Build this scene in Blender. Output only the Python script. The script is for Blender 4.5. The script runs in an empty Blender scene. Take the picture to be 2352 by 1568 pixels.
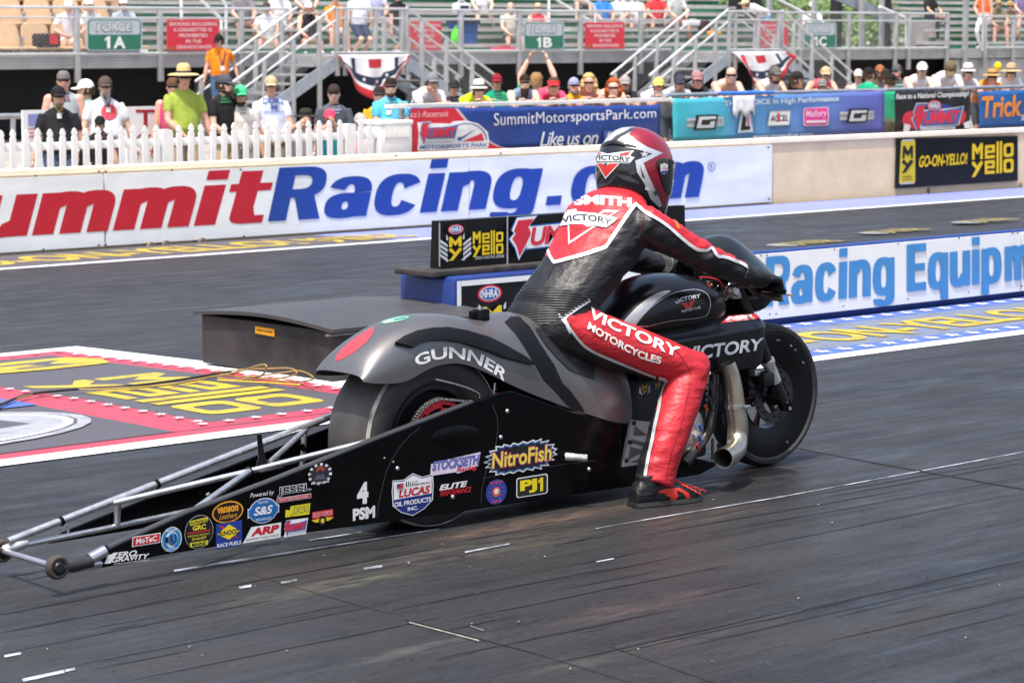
import bpy, bmesh, math, random
import numpy as np
from mathutils import Vector, Matrix
from mathutils.bvhtree import BVHTree
from mathutils.geometry import tessellate_polygon
random.seed(7)
R = math.radians
S = bpy.context.scene
# ---------------------------------------------------------------- camera, sky, sun, exposure
CH, TH, FPX, HZ = 1.84, R(47.4), 6000.0, 70.0        # eye height, heading from the track axis, focal length and horizon on a 2352x1568 print
PITCH = math.atan((784 - HZ) / FPX)
cam = bpy.data.cameras.new('camera'); camo = bpy.data.objects.new('camera', cam); S.collection.objects.link(camo)
camo.location = (0, 0, CH)
camo.rotation_euler = (math.pi / 2 - PITCH, 0, TH - math.pi / 2)
cam.sensor_width = 36; cam.lens = 36 * FPX / 2352
cam.clip_end = 3000; cam.clip_start = 0.2
cam.dof.use_dof = True; cam.dof.focus_distance = 10.2; cam.dof.aperture_fstop = 8.5
S.camera = camo
SUN_DIR = Vector((-0.32, -0.16, 1.0)).normalized()
world = bpy.data.worlds.new('World'); S.world = world; world.use_nodes = True
wn = world.node_tree.nodes; wl = world.node_tree.links
sky = wn.new('ShaderNodeTexSky'); sky.sky_type = 'NISHITA'; sky.sun_disc = False
sky.sun_elevation = math.asin(SUN_DIR.z); sky.sun_rotation = math.atan2(SUN_DIR.x, SUN_DIR.y)
sky.air_density = 1.0; sky.dust_density = 5.0; sky.ozone_density = 1.0
wn['Background'].inputs['Strength'].default_value = 0.15
wl.new(sky.outputs[0], wn['Background'].inputs['Color'])
sl = bpy.data.lights.new('sun', 'SUN'); so = bpy.data.objects.new('sun', sl); S.collection.objects.link(so)
sl.energy = 3.0; sl.angle = R(0.5); sl.color = (1.0, 0.96, 0.9)
so.rotation_euler = SUN_DIR.to_track_quat('Z', 'Y').to_euler()
S.view_settings.view_transform = 'Standard'; S.view_settings.look = 'None'
S.view_settings.exposure = 0.8; S.view_settings.gamma = 1
S.cycles.max_bounces = 6; S.cycles.transparent_max_bounces = 8
# ---------------------------------------------------------------- measuring: print position -> world
_cp, _sp = math.cos(PITCH), math.sin(PITCH)
_fh = Vector((math.cos(TH), math.sin(TH), 0)); _R = Vector((math.sin(TH), -math.cos(TH), 0))
_F = _fh * _cp - Vector((0, 0, 1)) * _sp; _U = _fh * _sp + Vector((0, 0, 1)) * _cp
CAM = Vector((0, 0, CH))
def ray(x, y): return _F + _R * ((x - 1176) / FPX) + _U * ((784 - y) / FPX)
def onY(x, y, Y): d = ray(x, y); return CAM + d * (Y / d.y)
def onX(x, y, X): d = ray(x, y); return CAM + d * (X / d.x)
def onZ(x, y, z=0.0): d = ray(x, y); return CAM + d * ((z - CH) / d.z)
SL, SY = 0.0229, 11.0                                  # cross fall of the far lane
def gz(Y): return -SL * (min(Y, 21.0) - SY) if Y > SY else 0.0
def onG(x, y, lift=0.0):
    p = onZ(x, y, lift)
    if p.y > SY:
        d = ray(x, y); t = (SL * SY + lift - CH) / (d.z + SL * d.y); p = CAM + d * t
    return p
VPX = 1176 + FPX * math.tan(TH) / _cp
def slope_at(x, y): return (HZ - y) / (VPX - x)
# ---------------------------------------------------------------- tagging
COL = S.collection
def tag(o, label=None, cat=None, group=None, kind=None):
    if label: o['label'] = label
    if cat: o['category'] = cat
    if group: o['group'] = group
    if kind: o['kind'] = kind
    return o
def empty(name, loc=(0, 0, 0), label=None, cat=None, group=None, parent=None):
    o = bpy.data.objects.new(name, None); COL.objects.link(o); o.location = loc
    o.empty_display_size = 0.05
    if parent: par(o, parent)
    return tag(o, label, cat, group)
def wmat(o):
    m = Matrix.LocRotScale(o.location, o.rotation_euler, o.scale)
    return (wmat(o.parent) @ o.matrix_parent_inverse @ m) if o.parent else m
def par(o, p):
    o.parent = p; o.matrix_parent_inverse = wmat(p).inverted()
# ---------------------------------------------------------------- materials
M = {}
def mat(name, col, rough=0.5, metal=0.0, spec=0.5, var=0.12, vs=6.0, bump=0.0, bs=80.0, coat=0.0, emit=None, alpha=1.0, trans=0.0, stretch=None):
    if name in M: return M[name]
    m = bpy.data.materials.new(name); m.use_nodes = True
    nt = m.node_tree; n = nt.nodes; l = nt.links; b = n['Principled BSDF']
    b.inputs['Roughness'].default_value = rough; b.inputs['Metallic'].default_value = metal
    b.inputs['Specular IOR Level'].default_value = spec
    if coat: b.inputs['Coat Weight'].default_value = coat; b.inputs['Coat Roughness'].default_value = 0.06
    if alpha < 1: b.inputs['Alpha'].default_value = alpha
    if trans: b.inputs['Transmission Weight'].default_value = trans
    tc = n.new('ShaderNodeTexCoord')
    src = tc.outputs['Object']
    if stretch:
        mp = n.new('ShaderNodeMapping'); mp.inputs['Scale'].default_value = stretch; l.new(src, mp.inputs['Vector']); src = mp.outputs[0]
    if var > 0:
        nz = n.new('ShaderNodeTexNoise'); nz.inputs['Scale'].default_value = vs; nz.inputs['Detail'].default_value = 5
        l.new(src, nz.inputs['Vector'])
        mx = n.new('ShaderNodeMix'); mx.data_type = 'RGBA'
        mx.inputs[6].default_value = [max(.001, c * (1 - var)) for c in col] + [1]
        mx.inputs[7].default_value = [min(1, c * (1 + var)) for c in col] + [1]
        mr = n.new('ShaderNodeMapRange'); mr.inputs['From Min'].default_value = 0.32; mr.inputs['From Max'].default_value = 0.68
        l.new(nz.outputs['Fac'], mr.inputs['Value']); l.new(mr.outputs[0], mx.inputs['Factor'])
        l.new(mx.outputs[2], b.inputs['Base Color'])
        m2 = n.new('ShaderNodeMapRange'); m2.inputs['To Min'].default_value = max(0.02, rough - 0.06); m2.inputs['To Max'].default_value = min(1, rough + 0.06)
        l.new(nz.outputs['Fac'], m2.inputs['Value']); l.new(m2.outputs[0], b.inputs['Roughness'])
    else:
        b.inputs['Base Color'].default_value = list(col) + [1]
    if bump:
        bz = n.new('ShaderNodeTexNoise'); bz.inputs['Scale'].default_value = bs; bz.inputs['Detail'].default_value = 4
        l.new(src, bz.inputs['Vector'])
        bp = n.new('ShaderNodeBump'); bp.inputs['Strength'].default_value = bump; bp.inputs['Distance'].default_value = 0.01
        l.new(bz.outputs['Fac'], bp.inputs['Height']); l.new(bp.outputs[0], b.inputs['Normal'])
    m.diffuse_color = list(col) + [1]
    M[name] = m; return m
def sr(r, g, b):                                        # sRGB 0-255 -> linear
    f = lambda c: (c / 12.92) if c <= 0.04045 else ((c + 0.055) / 1.055) ** 2.4
    return tuple(f(c / 255.0) for c in (r, g, b))
INK = {}
def ink(r, g, b, k=0.8, rough=0.45):                    # printed / painted colour
    key = (r, g, b, k, rough)
    if key not in INK:
        c = [x * k for x in sr(r, g, b)]
        INK[key] = mat('print_%d_%d_%d_%d' % (r, g, b, int(rough * 100)) + ('' if k == 0.8 else '_%d' % int(k * 100)), c, rough, var=0.05, vs=9)
    return INK[key]
# ---------------------------------------------------------------- mesh builder
class MB:
    def __init__(s): s.v = []; s.f = []; s.mi = []; s.mats = []
    def m(s, mt):
        if mt not in s.mats: s.mats.append(mt)
        return s.mats.index(mt)
    def add(s, vs, fs, mt):
        b = len(s.v); k = s.m(mt); s.v += [tuple(v) for v in vs]
        for f in fs: s.f.append([i + b for i in f]); s.mi.append(k)
        return s
    def box(s, a, b, mt, bev=0.0):
        x0, y0, z0 = [min(p, q) for p, q in zip(a, b)]; x1, y1, z1 = [max(p, q) for p, q in zip(a, b)]
        if bev <= 0:
            vs = [(x0, y0, z0), (x1, y0, z0), (x1, y1, z0), (x0, y1, z0), (x0, y0, z1), (x1, y0, z1), (x1, y1, z1), (x0, y1, z1)]
            fs = [(3, 2, 1, 0), (4, 5, 6, 7), (0, 1, 5, 4), (1, 2, 6, 5), (2, 3, 7, 6), (3, 0, 4, 7)]
            return s.add(vs, fs, mt)
        bm = bmesh.new(); bmesh.ops.create_cube(bm, size=1)
        for v in bm.verts: v.co = Vector(((x0 + x1) / 2 + v.co.x * (x1 - x0), (y0 + y1) / 2 + v.co.y * (y1 - y0), (z0 + z1) / 2 + v.co.z * (z1 - z0)))
        bmesh.ops.bevel(bm, geom=bm.edges[:], offset=bev, segments=2, profile=0.5, affect='EDGES')
        return s.addbm(bm, mt)
    def addbm(s, bm, mt):
        bm.verts.index_update()
        s.add([v.co[:] for v in bm.verts], [[v.index for v in f.verts] for f in bm.faces], mt); bm.free(); return s
    def tube(s, path, r, mt, n=10, cap=True, flat=1.0, up=None):
        path = [Vector(p) for p in path]; rs = r if isinstance(r, (list, tuple)) else [r] * len(path)
        vs = []; fs = []; prev = None
        for i, p in enumerate(path):
            t = (path[min(i + 1, len(path) - 1)] - path[max(i - 1, 0)]).normalized()
            if prev is None:
                u = Vector(up) if up else (Vector((0, 0, 1)) if abs(t.z) < 0.9 else Vector((1, 0, 0)))
                a = (u - t * u.dot(t)).normalized()
            else: a = (prev - t * prev.dot(t)).normalized()
            prev = a; b = t.cross(a)
            for k in range(n):
                an = 2 * math.pi * k / n
                vs.append(p + (a * math.cos(an) + b * math.sin(an) * flat) * rs[i])
        for i in range(len(path) - 1):
            for k in range(n):
                k2 = (k + 1) % n; fs.append((i * n + k, i * n + k2, (i + 1) * n + k2, (i + 1) * n + k))
        if cap: fs.append(tuple(range(n - 1, -1, -1))); fs.append(tuple(range((len(path) - 1) * n, len(path) * n)))
        return s.add(vs, fs, mt)
    def bar(s, p, q, w, h, mt, up=(0, 0, 1)):           # rectangular bar from p to q, w across, h along up
        p, q, up = Vector(p), Vector(q), Vector(up); t = (q - p).normalized()
        u = (up - t * up.dot(t)).normalized(); b = t.cross(u)
        vs = [c + b * (w / 2 * i) + u * (h / 2 * j) for c in (p, q) for i, j in ((-1, -1), (1, -1), (1, 1), (-1, 1))]
        return s.add(vs, [(0, 1, 2, 3), (7, 6, 5, 4), (0, 4, 5, 1), (1, 5, 6, 2), (2, 6, 7, 3), (3, 7, 4, 0)], mt)
    def lathe(s, prof, c, ax, mt, n=32, close=False, arc=None):   # prof: (radius, along axis); axis 0/1/2 or vector
        ax = Vector(((1, 0, 0), (0, 1, 0), (0, 0, 1))[ax]) if isinstance(ax, int) else Vector(ax).normalized()
        u = Vector((0, 0, 1)) if abs(ax.z) < 0.9 else Vector((1, 0, 0)); a = (u - ax * u.dot(ax)).normalized(); b = ax.cross(a); c = Vector(c)
        vs = []; fs = []; P = len(prof)
        for k in range(n):
            an = 2 * math.pi * k / n; d = a * math.cos(an) + b * math.sin(an)
            for r_, h in prof: vs.append(c + d * r_ + ax * h)
        for k in range(n):
            k2 = (k + 1) % n
            for i in range(P if close else P - 1):
                j = (i + 1) % P; fs.append((k * P + i, k2 * P + i, k2 * P + j, k * P + j))
        return s.add(vs, fs, mt)
    def loft(s, rings, mt, cap=True, closed=True):
        n = len(rings[0]); vs = [Vector(p) for r_ in rings for p in r_]; fs = []
        for i in range(len(rings) - 1):
            for k in range(n if closed else n - 1):
                k2 = (k + 1) % n; fs.append((i * n + k, i * n + k2, (i + 1) * n + k2, (i + 1) * n + k))
        if cap and closed: fs.append(tuple(range(n - 1, -1, -1))); fs.append(tuple(range((len(rings) - 1) * n, len(rings) * n)))
        return s.add(vs, fs, mt)
    def prism(s, poly, d, mt, mt2=None):                # planar polygon (3D points) extruded along vector d
        d = Vector(d); P = [Vector(p) for p in poly]; n = len(P)
        tri = tessellate_polygon([P])
        s.add(P, [t for t in tri], mt); s.add([p + d for p in P], [t[::-1] for t in tri], mt2 or mt)
        return s.add(P + [p + d for p in P], [(i, (i + 1) % n, n + (i + 1) % n, n + i) for i in range(n)], mt2 or mt)
    def ball(s, c, r, mt, seg=12, rings=8):
        r = (r, r, r) if not isinstance(r, (tuple, list)) else r; vs = []; fs = []
        for i in range(rings + 1):
            th = math.pi * i / rings
            for k in range(seg):
                ph = 2 * math.pi * k / seg
                vs.append((c[0] + r[0] * math.sin(th) * math.cos(ph), c[1] + r[1] * math.sin(th) * math.sin(ph), c[2] + r[2] * math.cos(th)))
        for i in range(rings):
            for k in range(seg):
                k2 = (k + 1) % seg; fs.append((i * seg + k, (i + 1) * seg + k, (i + 1) * seg + k2, i * seg + k2))
        return s.add(vs, fs, mt)
    def build(s, name, parent=None, smooth=None, loc=None, fix=True):
        me = bpy.data.meshes.new(name); V = s.v
        if loc is not None: V = [(v[0] - loc[0], v[1] - loc[1], v[2] - loc[2]) for v in V]
        me.from_pydata(V, [], s.f)
        for m_ in s.mats: me.materials.append(m_)
        me.polygons.foreach_set('material_index', s.mi)
        me.validate(); me.update()
        if fix:
            bm = bmesh.new(); bm.from_mesh(me); bmesh.ops.remove_doubles(bm, verts=bm.verts, dist=1e-5)
            bmesh.ops.recalc_face_normals(bm, faces=bm.faces); bm.to_mesh(me); bm.free()
        if smooth is not None:
            me.shade_smooth(); me.set_sharp_from_angle(angle=R(smooth))
        o = bpy.data.objects.new(name, me); COL.objects.link(o)
        if loc is not None: o.location = loc
        if parent: par(o, parent)
        return o
def thing(mb, name, label, cat, group=None, smooth=None, kind=None):
    xs = [v[0] for v in mb.v]; ys = [v[1] for v in mb.v]; zs = [v[2] for v in mb.v]
    o = mb.build(name, smooth=smooth, loc=((min(xs) + max(xs)) / 2, (min(ys) + max(ys)) / 2, min(zs)))
    return tag(o, label, cat, group, kind)
def struct(mb, name, parent=None, smooth=None):
    o = mb.build(name, parent, smooth)
    if not parent: o['kind'] = 'structure'
    return o
def bvh_of(*obs):
    V = []; Fc = []
    for o in obs:
        w = wmat(o); b = len(V)
        V += [w @ v.co for v in o.data.vertices]; Fc += [[i + b for i in p.vertices] for p in o.data.polygons]
    return BVHTree.FromPolygons(V, Fc)
# ---------------------------------------------------------------- lettering
_txt = {}
def text_tris(s, shear=0.0, bold=0.0, space=1.0):
    key = (s, shear, bold, space)
    if key in _txt: return _txt[key]
    c = bpy.data.curves.new('t', 'FONT'); c.body = s; c.shear = shear; c.offset = bold; c.space_character = space; c.resolution_u = 4
    c.fill_mode = 'FRONT'
    o = bpy.data.objects.new('t', c); COL.objects.link(o)
    dg = bpy.context.evaluated_depsgraph_get(); dg.update()
    me = bpy.data.meshes.new_from_object(o.evaluated_get(dg))
    v = np.array([q.co[:2] for q in me.vertices]) if len(me.vertices) else np.zeros((0, 2)); f = [list(p.vertices) for p in me.polygons]
    bpy.data.objects.remove(o); bpy.data.curves.remove(c); bpy.data.meshes.remove(me)
    if len(v):
        lo, hi = v.min(0), v.max(0); v = (v - lo) / np.maximum(hi - lo, 1e-9)
    _txt[key] = (v, f); return _txt[key]
def refine2(v, f, L):                                   # split 2D triangles until edges are shorter than L
    bm = bmesh.new(); vv = [bm.verts.new((p[0], p[1], 0)) for p in v]
    for t in f:
        try: bm.faces.new([vv[i] for i in t])
        except ValueError: pass
    bmesh.ops.triangulate(bm, faces=bm.faces[:])
    for _ in range(7):
        es = [e for e in bm.edges if e.calc_length() > L]
        if not es: break
        bmesh.ops.subdivide_edges(bm, edges=es, cuts=1); bmesh.ops.triangulate(bm, faces=[q for q in bm.faces if len(q.verts) > 3])
    bm.verts.index_update()
    v2 = [(q.co.x, q.co.y) for q in bm.verts]; f2 = [[q.index for q in t.verts] for t in bm.faces]; bm.free()
    return v2, f2
class Art:
    """flat artwork in layers; every shape is laid on the surface that the function place(x, y, lift) gives"""
    def __init__(s, place, L=None, step=0.0006, lift=0.0012): s.pl = place; s.L = L; s.step = step; s.z = lift; s.mb = MB()
    def tris(s, v, f, col):
        mt = col if not isinstance(col, tuple) else ink(*col)
        if s.L: v, f = refine2(v, f, s.L)
        P = [s.pl(p[0], p[1], s.z) for p in v]
        use = sorted({i for t in f for i in t if all(P[j] is not None for j in t)}); ix = {k: i for i, k in enumerate(use)}
        out = []
        for t in f:
            if any(P[j] is None for j in t): continue
            out.append([ix[j] for j in t])
        s.mb.add([P[k] for k in use], out, mt); s.z += s.step; return s
    def poly(s, col, *loops):
        loops = [l if not isinstance(l, np.ndarray) else l.tolist() for l in loops]
        tri = tessellate_polygon([[Vector((p[0], p[1], 0)) for p in l] for l in loops])
        return s.tris([p for l in loops for p in l], [list(t) for t in tri], col)
    def text(s, col, t, fr, shear=0.0, bold=0.0, space=1.0):
        v, f = text_tris(t, shear, bold, space)
        return s.tris([fr(u, w) for u, w in v], f, col)
    def build(s, name, parent): 
        o = s.mb.build(name, parent, fix=False); return o
def one(a, col, fr):                                    # the figure 1 with its flag
    a.poly(col, [fr(*q) for q in ((.42, 0), (.95, 0), (.95, 1), (.55, 1), (.05, .80), (.05, .60), (.42, .72))])
def _se(cx, cy, rx, ry, a0, a1, n=14, k=.78):           # superellipse arc
    o = []
    for i in range(n + 1):
        t = R(a0 + (a1 - a0) * i / n); c, s = math.cos(t), math.sin(t)
        o.append((cx + rx * math.copysign(abs(c) ** k, c), cy + ry * math.copysign(abs(s) ** k, s)))
    return o
def _ring(w, h, s, y0=0.0): return [_se(w / 2, y0 + h / 2, w / 2, h / 2 + .02, 0, 360, 36), _se(w / 2, y0 + h / 2, w / 2 - s, h / 2 - s * .62, 360, 0, 36)]
def _box(x0, y0, x1, y1): return [(x0, y0), (x1, y0), (x1, y1), (x0, y1)]
def _arch(x0, w, s, x):                                  # n-shaped shoulder from a stem at x0
    return [[(x0 + s * .7, x * .55)] + [(x0 + s * .7, x * .80)] + _se(x0 + w * .56, x * .62, w * .44, x * .40, 130, 0, 10) + [(x0 + w, 0), (x0 + w - s, 0)] + _se(x0 + w * .56, x * .56, w * .44 - s, x * .22, 0, 150, 8)]
def glyph(ch, w=.62, s=.235, x=.76, d=.24):
    """heavy grotesque letters: loops on a unit cap height, and the advance"""
    B = _box
    if ch == 'n': return [[B(0, 0, s, x)], _arch(0, w, s, x)], w
    if ch == 'm': u = w * .86; return [[B(0, 0, s, x)], _arch(0, u, s, x), _arch(u - s, u, s, x)], 2 * u - s
    if ch == 'u': g, a_ = glyph('n', w, s, x, d); return [[[(w - p[0], x - p[1]) for p in l][::1] for l in g_] for g_ in g], w
    if ch == 'i': return [[B(0, 0, s, x)], [B(0, .86, s, 1.04)]], s
    if ch == 't': return [[B(s * .35, .2, s * 1.35, 1.0)], [B(0, x - .15, s * 1.95, x)], [[(s * .35, .3), (s * .35, .13)] + _se(s * 1.1, .14, s * .75, .15, 180, 270, 6) + [(s * 1.95, -.01), (s * 1.95, .14), (s * 1.5, .14), (s * 1.35, .3)]]], s * 1.95
    if ch == 'o': return [_ring(w, x, s)], w
    if ch == 'c': return [[_se(w / 2, x / 2, w / 2, x / 2 + .02, 28, 332, 26) + [(w - s * 1.05, x * .36)] + _se(w / 2, x / 2, w / 2 - s, x / 2 - s * .62, 328, 32, 20) + [(w - s * 1.05, x * .64)]]], w
    if ch == 'q': return [_ring(w, x, s), [B(w - s, -d, w, x)]], w
    if ch == 'p': return [_ring(w, x, s), [B(0, -d, s, x)]], w
    if ch == 'g': return [_ring(w, x, s), [B(w - s, -.02, w, x)], [[(w, .0), (w - s, .0)] + _se(w / 2, -.02, w / 2 - s, .09, 0, -140, 8) + [(s * .15, -.07)] + _se(w / 2, -.02, w / 2, .22, 200, 360, 14)]], w
    if ch == 'a': return [_ring(w * .90, x * .58, s, 0), [B(w - s * 1.05, 0, w - s * .05, x * .6)], [_se(w / 2, x * .62, w / 2 - s * .05, x * .40, 0, 165, 12) + [(s * .95, x * .68)] + _se(w / 2, x * .60, w / 2 - s * 1.05, x * .22, 150, 0, 10)]], w
    if ch == 'e': return [[_se(w / 2, x / 2, w / 2, x / 2 + .02, 0, 325, 26) + [(w - s, x * .27)] + _se(w / 2, x / 2, w / 2 - s, x / 2 - s * .62, 320, 180, 14) + [(s, x * .42), (w, x * .42)]], [B(s * .8, x * .42, w - s * .8, x * .56)]], w
    if ch == 'R': r = w * 1.12; return [[B(0, 0, s * 1.05, 1)], [[(s, .42), (s, .58), (r * .5, .58)] + _se(r * .52, .71, r * .2, .13, -90, 90, 8) + [(s, .84), (s, 1), (r * .5, 1)] + _se(r * .55, .71, r * .45, .29, 90, -90, 14)], [[(r * .42, .47), (r - s * 1.15, 0), (r + .02, 0), (r * .80, .50)]]], r
    if ch == 'E': r = w * .95; return [[B(0, 0, s * 1.05, 1)], [B(s, 0, r, .17)], [B(s, .42, r * .94, .58)], [B(s, .83, r, 1)]], r
    if ch == 'S': r = w * 1.05; return [[_se(r / 2, .73, r / 2, .29, 15, 270, 16) + _se(r / 2, .28, r * .24, .15, 90, -180, 12) + [(0, .30)] + _se(r / 2, .28, r / 2, .30, 190, 450, 18)[:-1] + _se(r / 2, .72, r * .24, .14, 270, 20, 12)]], r
    if ch == '.': return [[B(0, 0, s, .2)]], s
    return [], w * .5
def heavy(a, col, t, fr, shear=0.0, gap=.055, **k):
    gl = []; x = 0
    for ch in t: g, adv = glyph(ch, **k); gl.append((g, x)); x += adv + gap
    W = x - gap; z = a.z
    for g, x0 in gl:
        for i, loops in enumerate(g):
            a.z = z + i * a.step * .5; a.poly(col, *[[fr((px + x0) / W + shear * (py - .4) / W * 1.0, py) for px, py in l] for l in loops])
    a.z = z + a.step * 3
def quad(p00, p10, p01, p11=None):                      # bilinear frame from the corners (u right, v up)
    a, b, c = [np.array(p, float) for p in (p00, p10, p01)]; d = np.array(p11, float) if p11 is not None else b + c - a
    return lambda u, v: tuple(a * (1 - u) * (1 - v) + b * u * (1 - v) + c * (1 - u) * v + d * u * v)
def slant(cx, cy, w, h, sl=None):                       # frame round a centre that follows the track's perspective
    k = slope_at(cx, cy) if sl is None else sl
    return quad((cx - w / 2, cy + h / 2 - k * w / 2), (cx + w / 2, cy + h / 2 + k * w / 2), (cx - w / 2, cy - h / 2 - k * w / 2))
def sub(fr, u0, v0, u1, v1): return lambda u, v: fr(u0 + (u1 - u0) * u, v0 + (v1 - v0) * v)
def ell(fr, cu=0.5, cv=0.5, ru=0.5, rv=0.5, n=28, a0=0, a1=360):
    return [fr(cu + ru * math.cos(R(a0 + (a1 - a0) * i / n)), cv + rv * math.sin(R(a0 + (a1 - a0) * i / n))) for i in range(n if a1 - a0 >= 360 else n + 1)]
def rect(fr, u0=0, v0=0, u1=1, v1=1): return [fr(u0, v0), fr(u1, v0), fr(u1, v1), fr(u0, v1)]
def rrect(fr, u0=0, v0=0, u1=1, v1=1, ru=0.1, rv=0.1, n=5):
    out = []
    for cx, cy, a in ((u1 - ru, v0 + rv, -90), (u1 - ru, v1 - rv, 0), (u0 + ru, v1 - rv, 90), (u0 + ru, v0 + rv, 180)):
        out += [fr(cx + ru * math.cos(R(a + 90 * i / n)), cy + rv * math.sin(R(a + 90 * i / n))) for i in range(n + 1)]
    return out
def pts(fr, *uv): return [fr(u, v) for u, v in uv]
def star(fr, cu, cv, ru, rv, n=5, k=0.42, a=90):
    return [fr(cu + ru * (1 if i % 2 == 0 else k) * math.cos(R(a + 180 * i / n)), cv + rv * (1 if i % 2 == 0 else k) * math.sin(R(a + 180 * i / n))) for i in range(2 * n)]
def planeY(Y): return lambda x, y, l: onY(x, y, Y - l)
def ground_place(lift0=0.0): return lambda x, y, l: onG(x, y, l + lift0)
def cast(bvh, back=None):                               # lay artwork on a curved body
    def f(x, y, l):
        d = ray(x, y).normalized(); h = bvh.ray_cast(CAM, d)
        if h[0] is None: return None
        n = h[1] if h[1].dot(d) < 0 else -h[1]
        if n.dot(d) > -0.06: return None
        return h[0] + n * l
    return f
WHITE, BLACK, RED, BLUE, YEL = (245, 245, 245), (18, 18, 20), (214, 36, 56), (28, 80, 170), (245, 205, 30)
# ================================================================ SETTING: track, markings
def track_material():
    m = bpy.data.materials.new('rubbered_asphalt'); m.use_nodes = True; nt = m.node_tree; n = nt.nodes; l = nt.links; b = n['Principled BSDF']
    tc = n.new('ShaderNodeTexCoord')
    def noise(scale, sc, det=5, rough=0.55, loc=(0, 0, 0)):
        mp = n.new('ShaderNodeMapping'); mp.inputs['Scale'].default_value = sc; mp.inputs['Location'].default_value = loc
        mp.inputs['Rotation'].default_value = (0, 0, R(2.0))
        z = n.new('ShaderNodeTexNoise'); z.inputs['Scale'].default_value = scale; z.inputs['Detail'].default_value = det; z.inputs['Roughness'].default_value = rough
        l.new(tc.outputs['Object'], mp.inputs['Vector']); l.new(mp.outputs[0], z.inputs['Vector']); return z.outputs['Fac']
    def ramp(v, a, bb, c0=0.0, c1=1.0):
        r = n.new('ShaderNodeMapRange'); r.inputs['From Min'].default_value = a; r.inputs['From Max'].default_value = bb
        r.inputs['To Min'].default_value = c0; r.inputs['To Max'].default_value = c1; l.new(v, r.inputs['Value']); return r.outputs[0]
    def mix(f, a, bb, mode='MIX'):
        x = n.new('ShaderNodeMix'); x.data_type = 'RGBA'; x.blend_type = mode
        for k, v in ((6, a), (7, bb)):
            if isinstance(v, tuple): x.inputs[k].default_value = list(v) + [1]
            else: l.new(v, x.inputs[k])
        if isinstance(f, float): x.inputs['Factor'].default_value = f
        else: l.new(f, x.inputs['Factor'])
        return x.outputs[2]
    def math_(op, a, bb):
        x = n.new('ShaderNodeMath'); x.operation = op
        for k, v in ((0, a), (1, bb)):
            if isinstance(v, float): x.inputs[k].default_value = v
            else: l.new(v, x.inputs[k])
        return x.outputs[0]
    fine = noise(1, (0.8, 17, 1), 7, 0.62)                # tyre streaks along the lane
    hair = noise(1, (1.8, 95, 1), 5, 0.65, (1, 9, 0))
    mid = noise(1, (0.55, 3.4, 1), 6, 0.6, (3, 1, 0))
    wide = noise(1, (0.10, 0.9, 1), 3, 0.5, (7, 4, 0))
    grit = noise(140, (1, 1, 1), 3, 0.6)
    mott = noise(1, (1.9, 5.0, 1), 9, 0.72, (5, 2, 0)); mot2 = noise(1, (5.5, 12, 1), 8, 0.75, (2, 8, 0)); skid = noise(1, (0.06, 9, 1), 4, 0.55, (11, 3, 0))
    grit2 = noise(42, (1, 1.5, 1), 5, 0.7); crk = noise(9, (1, 2.4, 1), 8, 0.75, (3, 3, 0))
    blot = noise(1.6, (0.7, 1.3, 1), 6, 0.62, (2.7, 0.4, 0))
    c = mix(ramp(mid, 0.34, 0.66), (0.010, 0.010, 0.0105), (0.034, 0.033, 0.033))
    c = mix(math_('MULTIPLY', ramp(fine, 0.52, 0.62), 0.55), c, (0.010, 0.010, 0.0105))
    c = mix(math_('MULTIPLY', ramp(hair, 0.56, 0.64), 0.25), c, (0.012, 0.012, 0.0125)); c = mix(math_('MULTIPLY', ramp(hair, 0.43, 0.36), 0.12), c, (0.060, 0.061, 0.064))
    c = mix(math_('MULTIPLY', ramp(wide, 0.42, 0.62), 0.45), c, (0.046, 0.046, 0.047)); c = mix(math_('MULTIPLY', ramp(mott, 0.46, 0.62), 0.5), c, (0.043, 0.043, 0.045)); c = mix(math_('MULTIPLY', ramp(mot2, 0.52, 0.62), 0.45), c, (0.009, 0.009, 0.0095)); c = mix(math_('MULTIPLY', ramp(skid, 0.55, 0.66), 0.45), c, (0.008, 0.008, 0.0085))
    c = mix(math_('MULTIPLY', ramp(blot, 0.50, 0.66), 0.35), c, (0.055, 0.047, 0.042))
    # dusty worn patches at the line: brown and yellowish
    def patch(cx, cy, rx, ry, col, amt, c):
        sx = n.new('ShaderNodeMapping'); sx.inputs['Location'].default_value = (-cx / rx, -cy / ry, 0); sx.inputs['Scale'].default_value = (1 / rx, 1 / ry, 0)
        g = n.new('ShaderNodeTexGradient'); g.gradient_type = 'SPHERICAL'; l.new(tc.outputs['Object'], sx.inputs['Vector']); l.new(sx.outputs[0], g.inputs['Vector'])
        f = math_('MULTIPLY', math_('MULTIPLY', ramp(g.outputs['Fac'], 0.0, 0.5), ramp(noise(1, (4, 22, 1), 7, 0.7, (cx, cy, 0)), 0.42, 0.66)), amt)
        return mix(f, c, col)
    for cx, cy, rx, ry, col, amt in PATCHES: c = patch(cx, cy, rx, ry, col, amt, c)
    c = mix(math_('MULTIPLY', ramp(grit, 0.58, 0.72), 0.6), c, (0.085, 0.084, 0.083))
    c = mix(math_('MULTIPLY', ramp(grit2, 0.56, 0.66), 0.55), c, (0.085, 0.085, 0.086)); c = mix(math_('MULTIPLY', ramp(grit2, 0.43, 0.35), 0.5), c, (0.010, 0.010, 0.010)); c = mix(math_('MULTIPLY', ramp(crk, 0.60, 0.68), 0.45), c, (0.009, 0.009, 0.0095))
    c = mix(0.30, c, (0.006, 0.006, 0.0062))
    l.new(c, b.inputs['Base Color'])
    r = math_('ADD', math_('ADD', ramp(mid, 0.3, 0.7, 0.40, 0.58), ramp(mott, 0.40, 0.62, 0.08, -0.10)), ramp(fine, 0.35, 0.65, -0.08, 0.10))
    l.new(r, b.inputs['Roughness'])
    b.inputs['Specular IOR Level'].default_value = 0.29
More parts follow.
